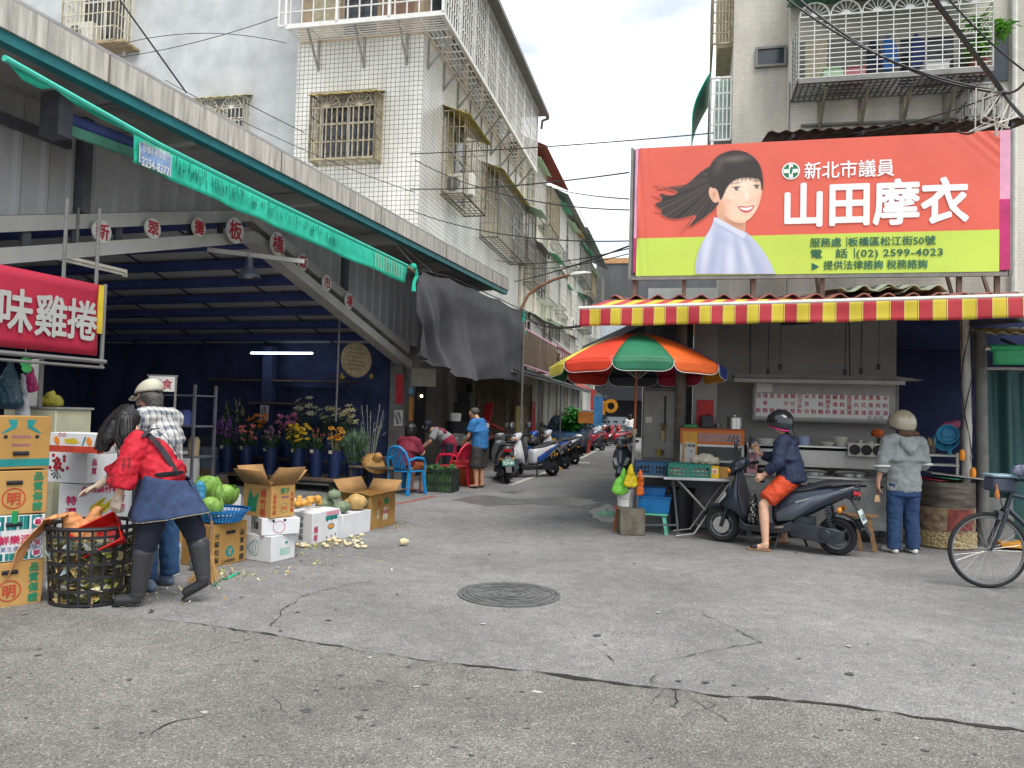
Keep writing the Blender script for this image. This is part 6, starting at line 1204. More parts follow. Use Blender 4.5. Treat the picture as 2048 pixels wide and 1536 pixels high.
g0,g1=h(1980,700,-.75),h(2300,700,-.75); GA=thing('green_awning','rolled green canvas awning over the dark curtain at the right edge','awning',RB.w(g0.x,-.75,g0.z),RR); b=MB(); b.tube([(0,0,.02),(g1.x-g0.x,0,.02)],.045,12); b.build('roll',mat('awning_green','#2f9a63',.55,var=.15),GA); b=MB(); b.grid(lambda u,v: ((g1.x-g0.x)*(.01+u*.99),-.04-.01*math.sin(u*20)*v,.02-.2*v),30,4); b.build('valance',mat('awning_green','#2f9a63'),GA,solid=.004); b=MB(); b.tube([(-.06,0,.02),(.02,0,.02)],.03,10); b.build('tube_end',CHROME,GA)
for x in (.3,1.2):
 b=MB(); b.bar((x,0,.05),(x,.5,.18),.03); b.build('arm',SHD,GA,smooth=0)
f0=h(1950,672,-.55); FG=thing('fibre_eave','pale dirty corrugated fibreglass eave above the green awning','eave',RB.w(f0.x,-.9,f0.z),RR); b=MB(); b.grid(lambda u,v: (2.2*u,.95*v,.0+.16*v+.02*math.sin(u*95)),120,2); b.build('sheet',mat('fibreglass','#a9a884',.6,var=.35,scale=4),FG,solid=.008)
b=MB(); b.bar((0,.9,.1),(2.2,.9,.1),.05); b.build('rail',SHD,FG,smooth=0)
# wooden plank on a trestle behind the scooter, orange item at right
p=P(1718,1030,9.0); WPk=thing('wooden_trestle','weathered wooden plank trestle standing behind the scooter tail','trestle',(p.x,9.0,0),RR+R(-10)); b=MB(); b.box((-.22,-.03,.40),(.2,.05,.435)); b.build('plank',mat('weathered_wood','#8f6f4f',.8,var=.35,scale=5),WPk,bevel=.004)
for x in (-.03,.12):
 b=MB(); b.bar((x-.02,.0,.398),(x+.06,.02,0),.05,.03); b.build('leg',mat('weathered_wood','#8f6f4f'),WPk,smooth=0)
p=h(2040,1105,-.6); ob=tag(MB().box((-.2,-.1,0),(.4,.2,.06)).build('orange_plank',mat('orange_paint','#c98a2c',.6,var=.2),None,bevel=.006),'orange painted wooden board lying on the ground at the right edge','board'); ob.location=RB.w(p.x,-.5,.03); ob.rotation_euler=(0,0,RR)
gp=tag(MB().box((-.14,0,0),(.16,.02,.62)).build('grey_board',mat('grey_board','#6f716f',.8,var=.25),None,bevel=.004),'grey board leaning at the foot of the dark curtain','board'); q=h(2000,1100,-.42); gp.location=RB.w(q.x,-.45,0); gp.rotation_euler=(-.15,0,RR)
# ================================================================ scooters
def ell(cx,cy,cz,ry,rz,n=14,e=2.6):
 g=[]
 for j in range(n):
  a=2*math.pi*j/n; c,s=math.cos(a),math.sin(a); g.append(V((cx,cy+ry*math.copysign(abs(c)**(2/e),c),cz+rz*math.copysign(abs(s)**(2/e),s))))
 return g
REFL=mat('mirror_glass','#aab0b8',.05,.9,var=0); LENS=mat('clear_lens','#cfd2d0',.08,.1,var=.15,scale=30,spec=.8); AMB=mat('amber_lens','#d0821f',.15,var=.1); REDL=mat('red_lens','#a51320',.12,var=.1,coat=.5); SEATM=mat('seat_vinyl','#2b2c30',.45,var=.15,bump=.1); DPL=mat('dark_plastic','#33343a',.45,var=.12); ENG=mat('engine_metal','#3f444c',.4,.5,var=.3,scale=9); ALW=mat('alloy','#6f7177',.35,.7,var=.2)
def scooter(label,loc,rz,paint,accent,seat=None,plate=None,group=None,lean=0.0,stripes=None):
 t=thing('motor_scooter',label,'scooter',loc,rz,group); t.rotation_euler=(lean,0,rz); seat=seat or SEATM
 for nm,x in (('front_wheel',.655),('rear_wheel',-.655)):
  b=MB(); b.lathe([(.145,-.042),(.185,-.052),(.21,-.035),(.216,0),(.21,.035),(.185,.052),(.145,.042)],36,c=(x,0,.216),ax=(0,1,0),caps=False); w=b.build(nm,RUBBER,t)
  b=MB(); b.lathe([(.15,-.035),(.13,-.03),(.13,.03),(.15,.035)],30,c=(x,0,.216),ax=(0,1,0),caps=False)
  for k in range(5): a=1.2566*k; b.bar((x,0,.216),(x+.135*math.cos(a),0,.216+.135*math.sin(a)),.03,.035,0,(0,1,0))
  b.lathe([(0,-.05),(.035,-.05),(.035,.05),(0,.05)],14,c=(x,0,.216),ax=(0,1,0)); b.build('rim',ALW,w)
 b=MB(); b.lathe([(.05,-.004),(.1,-.004),(.1,.004),(.05,.004)],24,c=(.655,.06,.216),ax=(0,1,0)); b.build('brake_disc',CHROME,t)
 for s in (-1,1):
  b=MB(); b.tube([(.655,s*.075,.2),(.60,s*.075,.38),(.52,s*.06,.62)],[.022,.026,.03],8); b.build('fork_leg',ENG,t)
 b=MB(); b.loft([[V((.655+(.245)*math.cos(a)+dx*0,y,.216+(.245+(.018 if abs(y)<.05 else 0))*math.sin(a))) for y in (-.075,-.05,0,.05,.075)] for a in [R(20+13*i) for i in range(9)]],closed_ring=False); b.build('front_fender',paint,t,solid=.008)
 def sec(z,xf,xb,w_): return [V((xb,-w_*.6,z)),V((xb+.03,-w_,z)),V((xb+(xf-xb)*.45,-w_*.95,z)),V((xf-(xf-xb)*.14,-w_*.5,z)),V((xf,0,z)),V((xf-(xf-xb)*.14,w_*.5,z)),V((xb+(xf-xb)*.45,w_*.95,z)),V((xb+.03,w_,z)),V((xb,w_*.6,z)),V((xb-.01,0,z))]
 b=MB(); b.loft([sec(*q) for q in ((.27,.42,.30,.12),(.36,.46,.31,.17),(.43,.70,.33,.19),(.48,.735,.35,.20),(.56,.68,.375,.205),(.66,.605,.40,.195),(.76,.545,.41,.165),(.85,.50,.415,.125),(.90,.47,.42,.10))]); b.build('front_shield',paint,t,sub=1)
 b=MB(); b.loft([sec(*q) for q in ((.33,.40,.29,.20),(.42,.44,.31,.225),(.60,.45,.37,.225),(.76,.46,.40,.18),(.84,.45,.41,.13))]); b.build('inner_shield',DPL,t,sub=1)
 b=MB(); b.loft([ell(x,0,z,w_,hh) for x,z,w_,hh in ((.585,.875,.05,.04),(.56,.885,.10,.075),(.50,.925,.125,.10),(.43,.96,.125,.095),(.36,.985,.10,.06),(.33,.99,.05,.03))]); b.build('handlebar_cowl',paint,t,sub=1)
 for s in (-1,1):
  b=MB(); b.tube([(.40,s*.10,.955),(.37,s*.23,.965),(.34,s*.27,.965)],.017,8); b.tube([(.36,s*.23,.966),(.335,s*.35,.966)],.022,8,1); b.tube([(.40,s*.2,.95),(.40,s*.33,.935)],.007,5,2); b.build('handlebar',[ENG,BLK,CHROME],t)
  b=MB(); b.tube([(.40,s*.19,.98),(.42,s*.22,1.12),(.41,s*.27,1.20)],.008,6); b.ball((.405,s*.29,1.215),(.025,.055,.07),12,8,0); m_=b.build('mirror',DPL,t); b=MB(); b.disc((.381,s*.29,1.215),(0,1,0),(0,0,1),.05,14,sy=1.2); b.build('glass',REFL,m_,smooth=0)
  b=MB(); b.loft([[V((.728-.03,s*.05,.45)),V((.70-.03,s*.13,.475)),V((.705-.03,s*.12,.49)),V((.735-.03,s*.05,.475))],[V((.62,s*.10,.575)),V((.56,s*.185,.585)),V((.555,s*.18,.62)),V((.60,s*.10,.64))]]); b.build('headlight',LENS,t,bevel=.006)
  b=MB(); b.ball((.555,s*.075,.88),(.04,.04,.035),10,8); b.build('turn_signal',AMB,t); b=MB(); b.ball((-.70,s*.13,.52),(.03,.03,.035),10,8); b.tube([(-.7,s*.02,.55),(-.7,s*.12,.52)],.012,6); b.build('turn_signal',AMB,t)
 b=MB(); b.loft([[V((x,-w_,z0)),V((x,w_,z0)),V((x,w_*1.06,z1)),V((x,-w_*1.06,z1))] for x,z0,z1,w_ in ((.42,.20,.36,.13),(.34,.19,.27,.17),(.1,.19,.265,.185),(-.08,.2,.30,.185),(-.2,.24,.36,.16))]); b.build('floorboard',DPL,t,bevel=.012)
 b=MB(); b.loft([ell(x,0,z,w_,hh,16,3) for x,z,w_,hh in ((.06,.46,.11,.18),(-.02,.485,.165,.215),(-.2,.52,.185,.20),(-.38,.585,.185,.165),(-.55,.65,.17,.125),(-.72,.715,.135,.085),(-.86,.755,.08,.045),(-.90,.765,.03,.02))]); b.build('rear_body',paint,t,sub=1)
 for s in (-1,1):
  b=MB(); b.loft([[V((x,s*(w_-.004),z-hh)),V((x,s*(w_+.014),z-hh*.6)),V((x,s*(w_+.016),z+hh*.6)),V((x,s*(w_-.004),z+hh))] for x,z,w_,hh in ((-.03,.40,.16,.06),(-.2,.46,.186,.09),(-.42,.60,.182,.06),(-.65,.70,.15,.03),(-.84,.765,.085,.012))]); b.build('side_panel',accent,t,smooth=60)
  b=MB(); b.bar((-.25,s*.212,.585),(-.84,s*.095,.79),.008,.016); b.build('trim_strip',stripes or CHROME,t,smooth=0)
 def st(x,z,w_,hh): return [V((x,w_*math.cos(a)*(1 if math.sin(a) < .3 else .93),z+hh*math.sin(a))) for a in [6.2832*j/14 for j in range(14)]]
 b=MB(); b.loft([st(*q) for q in ((.02,.66,.07,.03),(-.03,.685,.125,.045),(-.15,.70,.155,.05),(-.32,.715,.16,.052),(-.42,.74,.15,.062),(-.5,.785,.145,.06),(-.68,.81,.125,.05),(-.8,.82,.095,.035),(-.83,.82,.05,.02))]); b.build('seat',seat,t,sub=1)
 b=MB(); b.tube([(-.62,.15,.79),(-.80,.13,.825),(-.90,.05,.83),(-.90,-.05,.83),(-.80,-.13,.825),(-.62,-.15,.79)],.014,8); b.build('grab_rail',DPL,t)
 b=MB(); b.loft([ell(-.84,0,.715,.10,.04),ell(-.895,0,.705,.07,.025)]); b.build('tail_light',REDL,t)
 b=MB(); b.loft([[V((x,-w_,z)),V((x,w_,z)),V((x-.02,w_,z-.02)),V((x-.02,-w_,z-.02))] for x,z,w_ in ((-.78,.66,.05),(-.86,.52,.07),(-.93,.38,.07),(-.985,.27,.06))]); b.build('rear_mudguard',DPL,t,bevel=.004)
 b=MB(); b.loft([[V((-.655-.255*math.cos(a),y,.216+.255*math.sin(a))) for y in (-.07,0,.07)] for a in [R(15+14*i) for i in range(8)]],closed_ring=False); b.build('inner_fender',DPL,t,solid=.006)
 if plate:
  b=MB(); ux,uz=V((0,-1,0)),V((.40,0,.92)).normalized(); c=V((-.918,0,.46)); nn=ux.cross(uz).normalized()
  b.prism([(-.13,-.075),(.13,-.075),(.13,.075),(-.13,.075)],c,ux,uz,.004,0); b.text(plate[0],c+nn*.003+uz*-.01,ux,uz,.095,1,.018,w=.22); b.text(plate[3] if len(plate) > 3 else '',c+nn*.003+uz*.055,ux,uz,.03,1); b.build('licence_plate',plate[1:3],t,smooth=0)
 b=MB(); b.loft([[V((x,y0,z-hh)),V((x,y1,z-hh)),V((x,y1,z+hh)),V((x,y0,z+hh))] for x,z,y0,y1,hh in ((-.12,.27,.07,.12,.05),(-.2,.265,.07,.16,.085),(-.5,.235,.07,.17,.09),(-.66,.225,.07,.165,.085),(-.75,.225,.07,.13,.05))]); b.lathe([(0,0),(.065,0),(.06,.012),(0,.016)],18,c=(-.56,.17,.235),ax=(0,1,0)); b.build('transmission_case',ENG,t,bevel=.015)
 b=MB(); b.ball((-.18,0,.30),(.2,.1,.11),12,8); b.box((-.45,.08,.34),(-.22,.14,.42)); b.build('engine',ENG,t)
 b=MB(); b.tube([(-.2,-.1,.2),(-.35,-.13,.2),(-.45,-.15,.24),(-.9,-.17,.36)],[.025,.03,.055,.06],12); b.build('exhaust',ENG,t)
 for s in (-1,1):
  b=MB(); b.tube([(-.62,s*.13,.26),(-.57,s*.13,.56)],.014,8)
  b.tube([(-.61+.045*i/50+.03*math.cos(i*.95),s*.13+.03*math.sin(i*.95),.30+.22*i/50) for i in range(51)],.007,5); b.build('shock_absorber',ENG,t)
 b=MB(); b.tube([(-.05,.12,.22),(-.02,.19,.04),(.04,.2,.01)],.012,6); b.build('side_stand',ENG,t); b=MB(); b.tube([(-.25,-.1,.2),(-.3,-.16,.03)],.014,6); b.build('centre_stand',ENG,t); b=MB(); b.tube([(-.02,.2,.27),(-.12,.225,.29)],.014,8); b.build('footpeg',CHROME,t)
 return t
NVP=mat('navy_metallic','#2f3947',.28,.35,var=.08,coat=.5,scale=2); NVA=mat('slate_metallic','#59606b',.32,.4,var=.1,coat=.4); SIL=mat('silver_metallic','#9b9ca1',.28,.55,var=.1,coat=.4); WPA=mat('pearl_white','#d3d4d8',.25,var=.05,coat=.5); BPA=mat('racing_blue','#2f5aa8',.28,.2,var=.08,coat=.5); PLW=[mat('plate_white','#c3d3cf',.5),mat('plate_ink','#31505c',.5)]; PLG=[mat('plate_green','#0d6b52',.45),WHT]
fwp,rwp=G(1444,1083),G(1675,1110); c_=(fwp+rwp)/2; hd=math.atan2(fwp.y-rwp.y,fwp.x-rwp.x)
sc1=scooter('dark slate blue scooter ridden by the person in orange shorts at the noodle stall',(c_.x,c_.y,0),hd,NVP,NVA,plate=('716-LWD',PLW[0],PLW[1]),lean=-.03)
b=MB(); b.tube([(.36,.05,.72),(.33,.06,.55)],.008,5); bgo=caps_blob('patterned_bag',[((0,0,.1),.03,(0,0,0),.07,(0,1,0),1.1,.7),((0,0,0),.07,(0,0,-.2),.09,(0,1,0),1.1,.7)],None,None,.012,3,.02,.05); pm=bpy.data.materials.new('spotted_cloth'); pm.use_nodes=True; t_=pm.node_tree; v_=nd(t_,'ShaderNodeTexVoronoi'); v_.inputs['Scale'].default_value=38; tcn_=nd(t_,'ShaderNodeTexCoord'); r_=nd(t_,'ShaderNodeValToRGB'); r_.color_ramp.interpolation='CONSTANT'; r_.color_ramp.elements[0].color=lin('#c9c6bd'); r_.color_ramp.elements[1].color=lin('#17181c'); r_.color_ramp.elements[1].position=.3; t_.links.new(tcn_.outputs['Object'],v_.inputs[0]); t_.links.new(v_.outputs['Distance'],r_.inputs[0]); t_.links.new(r_.outputs[0],t_.nodes['Principled BSDF'].inputs['Base Color'])
bgo.data.materials.clear(); bgo.data.materials.append(pm); Fs=Frame((c_.x,c_.y,0),hd); bgo.location=Fs.w(.26,.09,.52); bgo.rotation_euler=(0,0,hd); tag(bgo,'black and white spotted bag hanging inside the leg shield of the dark scooter','bag')
GR='scooters parked along the left side of the alley'
p=G(998,968); scooter('grey parked scooter with a green number plate at the start of the alley',(p.x+.08,p.y+.85,0),R(98),SIL,DPL,plate=('TL9-191',PLG[0],PLG[1],'臺灣省'),group=GR,lean=-.05)
p=G(1052,955); scooter('white and blue parked scooter with a helmet, second in the row',(p.x+.15,p.y+.25,0),R(40+180),WPA,BPA,group=GR,lean=.06,stripes=REDL); hm_p=(p.x+.1,p.y+.35)
p=G(1030,962); scooter('second grey parked scooter squeezed behind the one with the green plate',(p.x+.05,p.y+1.7,0),R(80),DPL,SIL,group=GR,lean=-.05); p=G(1105,934); scooter('pearl white parked scooter at the far end of the row by the yellow post',(p.x+.25,p.y+.9,0),R(222),WPA,DPL,group=GR,lean=.06)
p=G(1083,940); scooter('silver and dark parked scooter, third in the row beside the yellow post',(p.x+.15,p.y+.3,0),R(38+180),BPA,SIL,group=GR,lean=.06)
p=G(1226,975); scooter('slate blue parked scooter facing out of the alley behind the plastic bags',(p.x+.35,p.y+.6,0),R(255),NVA,NVP,lean=.05)
p=G(1188,902); s_=scooter('red and black parked motorbike scooter beside the blue car',(p.x-.1,p.y+.2,0),R(220),mat('bike_red','#a31f33',.3,.2,coat=.4),DPL,group=GR,lean=.06)
for i in range(3): p=P(1236+9*i,868,36+2.0*i); dup(s_,['dark parked scooter in front of the far car','second dark parked scooter in front of the far car','third dark parked scooter nearest the distant walker'][i],(p.x-.2,p.y,0),R(200+14*i),GR)
def helmet(parent,c,r,m_,trim=None,rz=0,name='helmet',visor=True,label=None):
 b=MB(); c=V(c); prof=[]
 rings=[]
 for i in range(13):
  th=math.pi*(i/12)*.66; rings.append([c+V((r*1.12*math.sin(th)*math.cos(a)*(1+.05*math.cos(a)),r*math.sin(th)*math.sin(a),r*1.02*math.cos(th)-(.25*r*(max(0,-math.cos(a)))*(i/12)**3)+(.25*r*max(0,math.cos(a))*(i/12)**4))) for a in [6.2832*j/24 for j in range(24)]])
 b.loft(rings,caps=False); o=b.build(name,m_,parent,solid=.02,smooth=180)
 if trim:
  b=MB(); b.tube([q+(q-c)*.03 for q in rings[-1]],.011,6,closed=True); b.build('trim',trim,o if parent is None or True else parent)
 if visor:
  b=MB(); b.grid(lambda u,v: c+V((r*1.22*math.cos(-.9+1.8*u)*math.sin(1.0+.75*v),r*1.15*math.sin(-.9+1.8*u)*math.sin(1.0+.75*v),r*1.1*math.cos(1.0+.75*v)+.01)),12,6); b.build('visor',mat('smoke_visor','#6b5f63',.08,var=0,trans=.5,alpha=.55),o,solid=.003)
 return o
hl=helmet(None,(0,0,0),.125,BLK,None); hl.location=(hm_p[0]+.05,hm_p[1]+.1,.80); hl.rotation_euler=(0,0,R(250)); tag(hl,'black open helmet resting on the second parked scooter','helmet')
# ================================================================ bicycle
BKL=G(1975,1176); BF=mat('bike_frame','#27303a',.35,.3,coat=.3); BKD=R(8)
BI=thing('bicycle','dark bicycle entering at the right edge with a large spoked front wheel','bicycle',(BKL.x,BKL.y,0),R(180)-BKD)
def bwheel(nm,x):
 b=MB(); n=48; rings=[]
 b.tube([(x+.332*math.cos(6.2832*i/n),0,.352+.332*math.sin(6.2832*i/n)) for i in range(n)],.020,8,closed=True); w_=b.build(nm,RUBBER,BI); b=MB(); b.lathe([(.305,-.011),(.318,-.012),(.318,.012),(.305,.011),(.298,0)],48,c=(x,0,.352),ax=(0,1,0),caps=False); b.build('rim',mat('bike_rim','#8b8d90',.3,.7),w_)
 b=MB()
 for k in range(32): a=6.2832*k/32; s=1 if k % 2 else -1; a2=a+(.5 if k % 4 < 2 else -.5); b.tube([(x+.02*math.cos(a2),s*.03,.352+.02*math.sin(a2)),(x+.302*math.cos(a),0,.352+.302*math.sin(a))],.0016,4,caps=False)
 b.build('spoke_set',CHROME,w_); b=MB(); b.lathe([(0,-.05),(.012,-.05),(.015,-.03),(.02,0),(.015,.03),(.012,.05),(0,.05)],12,c=(x,0,.352),ax=(0,1,0)); b.build('hub',CHROME,w_)
bwheel('front_wheel',0); bwheel('rear_wheel',-1.06)
for s in (-1,1):
 b=MB(); b.tube([(.0,s*.055,.352),(-.06,s*.055,.48),(-.14,s*.05,.70),(-.15,s*.03,.74)],[.012,.016,.02,.018],8); b.build('fork_leg',BF,BI)
b=MB(); b.tube([(-.15,0,.72),(-.205,0,.90),(-.235,0,1.0)],.022,10); b.tube([(-.16,0,.75),(-.62,0,.30)],.022,10); b.tube([(-.2,0,.87),(-.72,0,.75)],.018,10); b.tube([(-.62,0,.30),(-.76,0,.85)],.018,10)
for s in (-1,1): b.tube([(-.62,s*.04,.30),(-1.06,s*.06,.352)],.012,6); b.tube([(-.73,s*.02,.75),(-1.06,s*.06,.352)],.010,6)
b.build('frame',BF,BI); b=MB(); b.tube([(-.235,-.29,1.02),(-.20,-.2,1.02),(-.19,0,1.01),(-.20,.2,1.02),(-.235,.29,1.02)],.014,8); b.build('handlebar',BF,BI); b=MB(); b.ball((-.80,0,.92),(.14,.075,.04),14,8); b.tube([(-.76,0,.85),(-.78,0,.9)],.014,6); b.build('saddle',BLK,BI)
b=MB(); b.bar((-.10,-.06,.70),(-.08,.06,.70),.02); b.box((-.105,-.05,.64),(-.07,-.035,.72)); b.box((-.105,.035,.64),(-.07,.05,.72)); b.build('brake',ALW,BI,smooth=0); b=MB(); b.lathe([(0,-.04),(.09,-.04),(.09,-.03),(0,-.03)],24,c=(-.62,0,.30),ax=(0,1,0)); b.bar((-.62,-.09,.30),(-.55,-.09,.15),.02); b.build('crank',ALW,BI); b=MB(); b.tube([(-.2,.08,1.02),(-.08,.06,.95),(-.1,.03,.8),(-.13,.02,.72)],.004,5); b.build('brake_cable',BLK,BI)
bag=thing('handlebar_bag','grey and white handlebar bag with a clear top pocket on the bicycle','bag',(BKL.x,BKL.y,0),R(180)-BKD); b=MB(); b.box((-.20,-.11,.90),(.0,.11,1.03),top=.96); b.build('body',mat('bag_charcoal','#3f4554',.7,var=.15),bag,bevel=.02); b=MB(); b.box((-.205,-.115,1.032),(.005,.115,1.06)); b.build('lid',mat('bag_pale','#8ea7b5',.3,var=.4,scale=14),bag,bevel=.01); b=MB(); b.tube([(-.02,.115,.97),(-.02,.13,.93)],.005,5); b.lathe([(0,0),(.018,.005),(.022,.04),(.012,.09),(0,.095)],12,c=(-.02,.13,.835)); b.build('orange_charm',mat('charm_orange','#b5703a',.6),bag)
gl=caps_blob('bar_mitt',[((-.20,.12,1.10),.05,(-.26,.26,1.12),.07),((-.26,.26,1.12),.07,(-.34,.40,1.15),.075)],None,None,.012,4,.02,.06); fm=mat('flower_cloth','#a9adc4',.8,var=.5,scale=22,col2='#3b3a63'); gl.data.materials.clear(); gl.data.materials.append(fm); gl.location=(BKL.x,BKL.y,0); gl.rotation_euler=(0,0,R(180)-BKD); tag(gl,'patterned blue and white cloth mitt over the bicycle handlebar','mitt')
# ================================================================ cars in the alley
def car(label,loc,rz,paint,van=False):
 t=thing('parked_car',label,'car',loc,rz); L0=2.1; hr=1.75 if van else 1.46
 pro=[(2.1,.35),(2.12,.6),(2.0,.78),(1.25,.92),(.55,hr-.08),(.2,hr),(-1.3,hr),(-1.95,hr-.25 if not van else hr-.05),(-2.1,.9),(-2.12,.4)]
 b=MB(); b.loft([[V((x,y,.28)),V((x,y,z*.55+.12)),V((x,y*(1 if z < 1 else .96),min(z,.92))),V((x,y*(.98 if z < 1 else .82),z))]+[V((x,-y*(.98 if z < 1 else .82),z)),V((x,-y*(1 if z < 1 else .96),min(z,.92))),V((x,-y,z*.55+.12)),V((x,-y,.28))] for x,z,y in [(x,z,.84 if abs(x) < 1.9 else .74) for x,z in pro]]); b.build('body',paint,t,bevel=.03)
 gm=mat('car_glass','#3a444c',.06,var=.1,spec=.9)
 b=MB(); b.add([(1.2,-.68,.945),(1.2,.68,.945),(.56,.62,hr-.07),(.56,-.62,hr-.07)],[(0,1,2,3)]); b.build('windscreen',gm,t,smooth=0).location=(.015,0,.015)
 for s in (-1,1):
  b=MB(); b.add([(1.0,s*.83,.96),(-1.7,s*.83,.96),(-1.5,s*.735,hr-.1),(.45,s*.735,hr-.1)],[(0,1,2,3)]); b.build('side_window',gm,t,smooth=0).location=(0,s*.012,0)
  b=MB(); b.ball((2.0,s*.6,.68),(.1,.17,.08),10,8); b.build('headlight',LENS,t); b=MB(); b.ball((.95,s*.93,1.0),(.06,.1,.07),10,8); b.build('mirror',paint,t)
  for x in (1.3,-1.3):
   b=MB(); b.lathe([(0,-.09),(.2,-.1),(.3,-.08),(.31,0),(.3,.08),(.2,.1),(0,.09)],24,c=(x,s*.76,.31),ax=(0,1,0)); w_=b.build('wheel',RUBBER,t); b=MB(); b.lathe([(0,.0),(.18,.0),(.19,.012),(0,.02)],18,c=(x,s*.855,.31),ax=(0,s,0)); b.build('rim',ALW,w_)
 b=MB(); b.box((2.09,-.5,.42),(2.13,.5,.56)); b.build('grille',DPL,t,smooth=0); b=MB(); b.box((2.131,-.18,.43),(2.14,.18,.53)); b.build('licence_plate',WHITEP,t,smooth=0)
p=T.w(1.45,15.2,0); car('dark blue car parked nearest in the alley beyond the leafy plant',p,R(-90)-A,mat('car_blue','#2c4566',.25,.3,coat=.6))
p=T.w(1.5,20.3,0); car('silver white van parked behind the blue car in the alley',p,R(-90)-A,mat('car_silver','#b7bcc2',.25,.4,coat=.6),True)
p=T.w(2.2,27.5,0); car('dark grey car facing out at the far end of the alley',p,R(-90)-A,mat('car_dark','#3d4248',.3,.3,coat=.5))
# ================================================================ plastic chairs
def chair(label,loc,rz,m_):
 t=thing('plastic_chair',label,'chair',loc,rz,'plastic armchairs at the market corner'); b=MB(); b.box((-.22,-.23,.40),(.23,.23,.43)); b.build('seat',m_,t,bevel=.02)
 for x,y in ((.2,.22),(.2,-.22),(-.2,.2),(-.2,-.2)):
  b=MB(); dx=.05 if x > 0 else -.06; b.loft([[(x+dx*k-.03,y*(1+.1*k)-.022,.41*(1-k)),(x+dx*k+.03,y*(1+.1*k)-.022,.41*(1-k)),(x+dx*k+.03,y*(1+.1*k)+.022,.41*(1-k)),(x+dx*k-.03,y*(1+.1*k)+.022,.41*(1-k))] for k in (0,1)]); b.build('leg',m_,t,bevel=.005)
 fb=lambda s,z: V((-.21-.13*(z-.42)/.42,s*(.23-.05*max(0,(z-.62)/.22)),z))
 b=MB(); b.tube([fb(-1,.42),fb(-1,.62),fb(-1,.76)+V((0,.015,0)),V((-.345,-.09,.845)),V((-.35,0,.86)),V((-.345,.09,.845)),fb(1,.76)+V((0,-.015,0)),fb(1,.62),fb(1,.42)],.022,8)
 for k in range(5): y=-.13+.065*k; b.bar((-.215,y*.9,.46),(-.345,y,.835),.032,.012,0,(1,0,0))
 b.build('backrest',m_,t)
 for s in (-1,1):
  b=MB(); b.tube([(-.26,s*.235,.62),(-.1,s*.265,.66),(.12,s*.27,.64),(.2,s*.255,.55),(.21,s*.24,.42)],[.02,.024,.028,.024,.022],8); b.build('armrest',m_,t)
 return t
p=G(812,988); CHB=(p.x,p.y+.0); chair('sky blue plastic armchair carrying the seated woman in maroon',(p.x,p.y,0),R(62),mat('chair_blue','#1d86c4',.4,var=.1))
p=G(903,975); chair('crimson pink plastic armchair standing empty beside the vegetable crate',(p.x,p.y+.1,0),R(150),mat('chair_red','#c4213f',.4,var=.1))
# ================================================================ people
SKIN=mat('skin','#c69478',.55,var=.1,scale=20,sss=.12); SKIN2=mat('skin_pale','#d3a78c',.55,var=.08,scale=20,sss=.12); HAIR=mat('hair_black','#1d1b1c',.45,var=.4,scale=60); HAIRB=mat('hair_brown','#5a3a2a',.5,var=.35,scale=50); GREYH=mat('hair_grey','#4c4947',.6,var=.5,scale=60)
def hand_caps(wr,dr,nrm,curl=.5,side=1,s=1.0):
 wr,dr,nrm=V(wr),V(dr).normalized(),V(nrm).normalized(); nrm=(nrm-dr*nrm.dot(dr)).normalized(); sd=dr.cross(nrm)*side; c=[]
 kn=wr+dr*.085*s; c.append((wr+dr*.01,.024*s,kn-dr*.01,.030*s,sd,1.25,.6))
 for i,(o,ln) in enumerate(((-.029,.070),(-.010,.078),(.010,.072),(.028,.056))):
  a=kn+sd*o*s; d1=(dr*math.cos(curl*.7)+nrm*math.sin(curl*.7)+sd*o*2).normalized(); m_=a+d1*ln*.52*s; d2=(dr*math.cos(curl*1.7)+nrm*math.sin(curl*1.7)+sd*o).normalized(); c += [(a,.0098*s,m_,.0088*s),(m_,.0088*s,m_+d2*ln*.48*s,.0072*s)]
 t0=wr+dr*.03*s-sd*.024*s; t1=t0+(dr*.7-sd*.6+nrm*.35).normalized()*.04*s; c += [(t0,.013*s,t1,.010*s),(t1,.010*s,t1+(dr*.9+nrm*.4-sd*.1).normalized()*.03*s,.008*s)]
 return c
def head_caps(c,f,up,s=1.0):
 """skull, jaw, nose and ears round the head centre c; f = facing direction"""
 c,f,up=V(c),V(f).normalized(),V(up).normalized(); up=(up-f*up.dot(f)).normalized(); r=f.cross(up)
 return [(c-f*.012*s+up*.018*s,.083*s,c+f*.018*s+up*.022*s,.078*s,r,.92,1.0),(c+f*.03*s-up*.02*s,.066*s,c+f*.045*s-up*.075*s,.04*s,r,.95,1),(c+f*.093*s+up*.012*s,.009*s,c+f*.108*s-up*.018*s,.013*s),(c+f*.085*s-up*.052*s,.012*s,c+f*.088*s-up*.052*s,.013*s,r,1.8,.6),(c+r*.075*s+up*.02*s,.012*s,c+r*.078*s-up*.02*s,.010*s,f,1.6,.6),(c-r*.075*s+up*.02*s,.012*s,c-r*.078*s-up*.02*s,.010*s,f,1.6,.6)]
def eyes(parent,c,f,up,s=1.0):
 c,f,up=V(c),V(f).normalized(),V(up).normalized(); up=(up-f*up.dot(f)).normalized(); r=f.cross(up)
 for k in (-1,1):
  b=MB(); q=c+f*.082*s+r*.031*s*k+up*.012*s; b.ball(q,.0115*s,8,6,0); b.ball(q+f*.006*s,.0075*s,8,6,1); b.tube([q+up*.022*s-r*.018*s+f*.008,q+up*.026*s+f*.011,q+up*.022*s+r*.018*s+f*.008],.003*s,5,2); b.build('eye',[WHT,BLK,HAIR],parent)
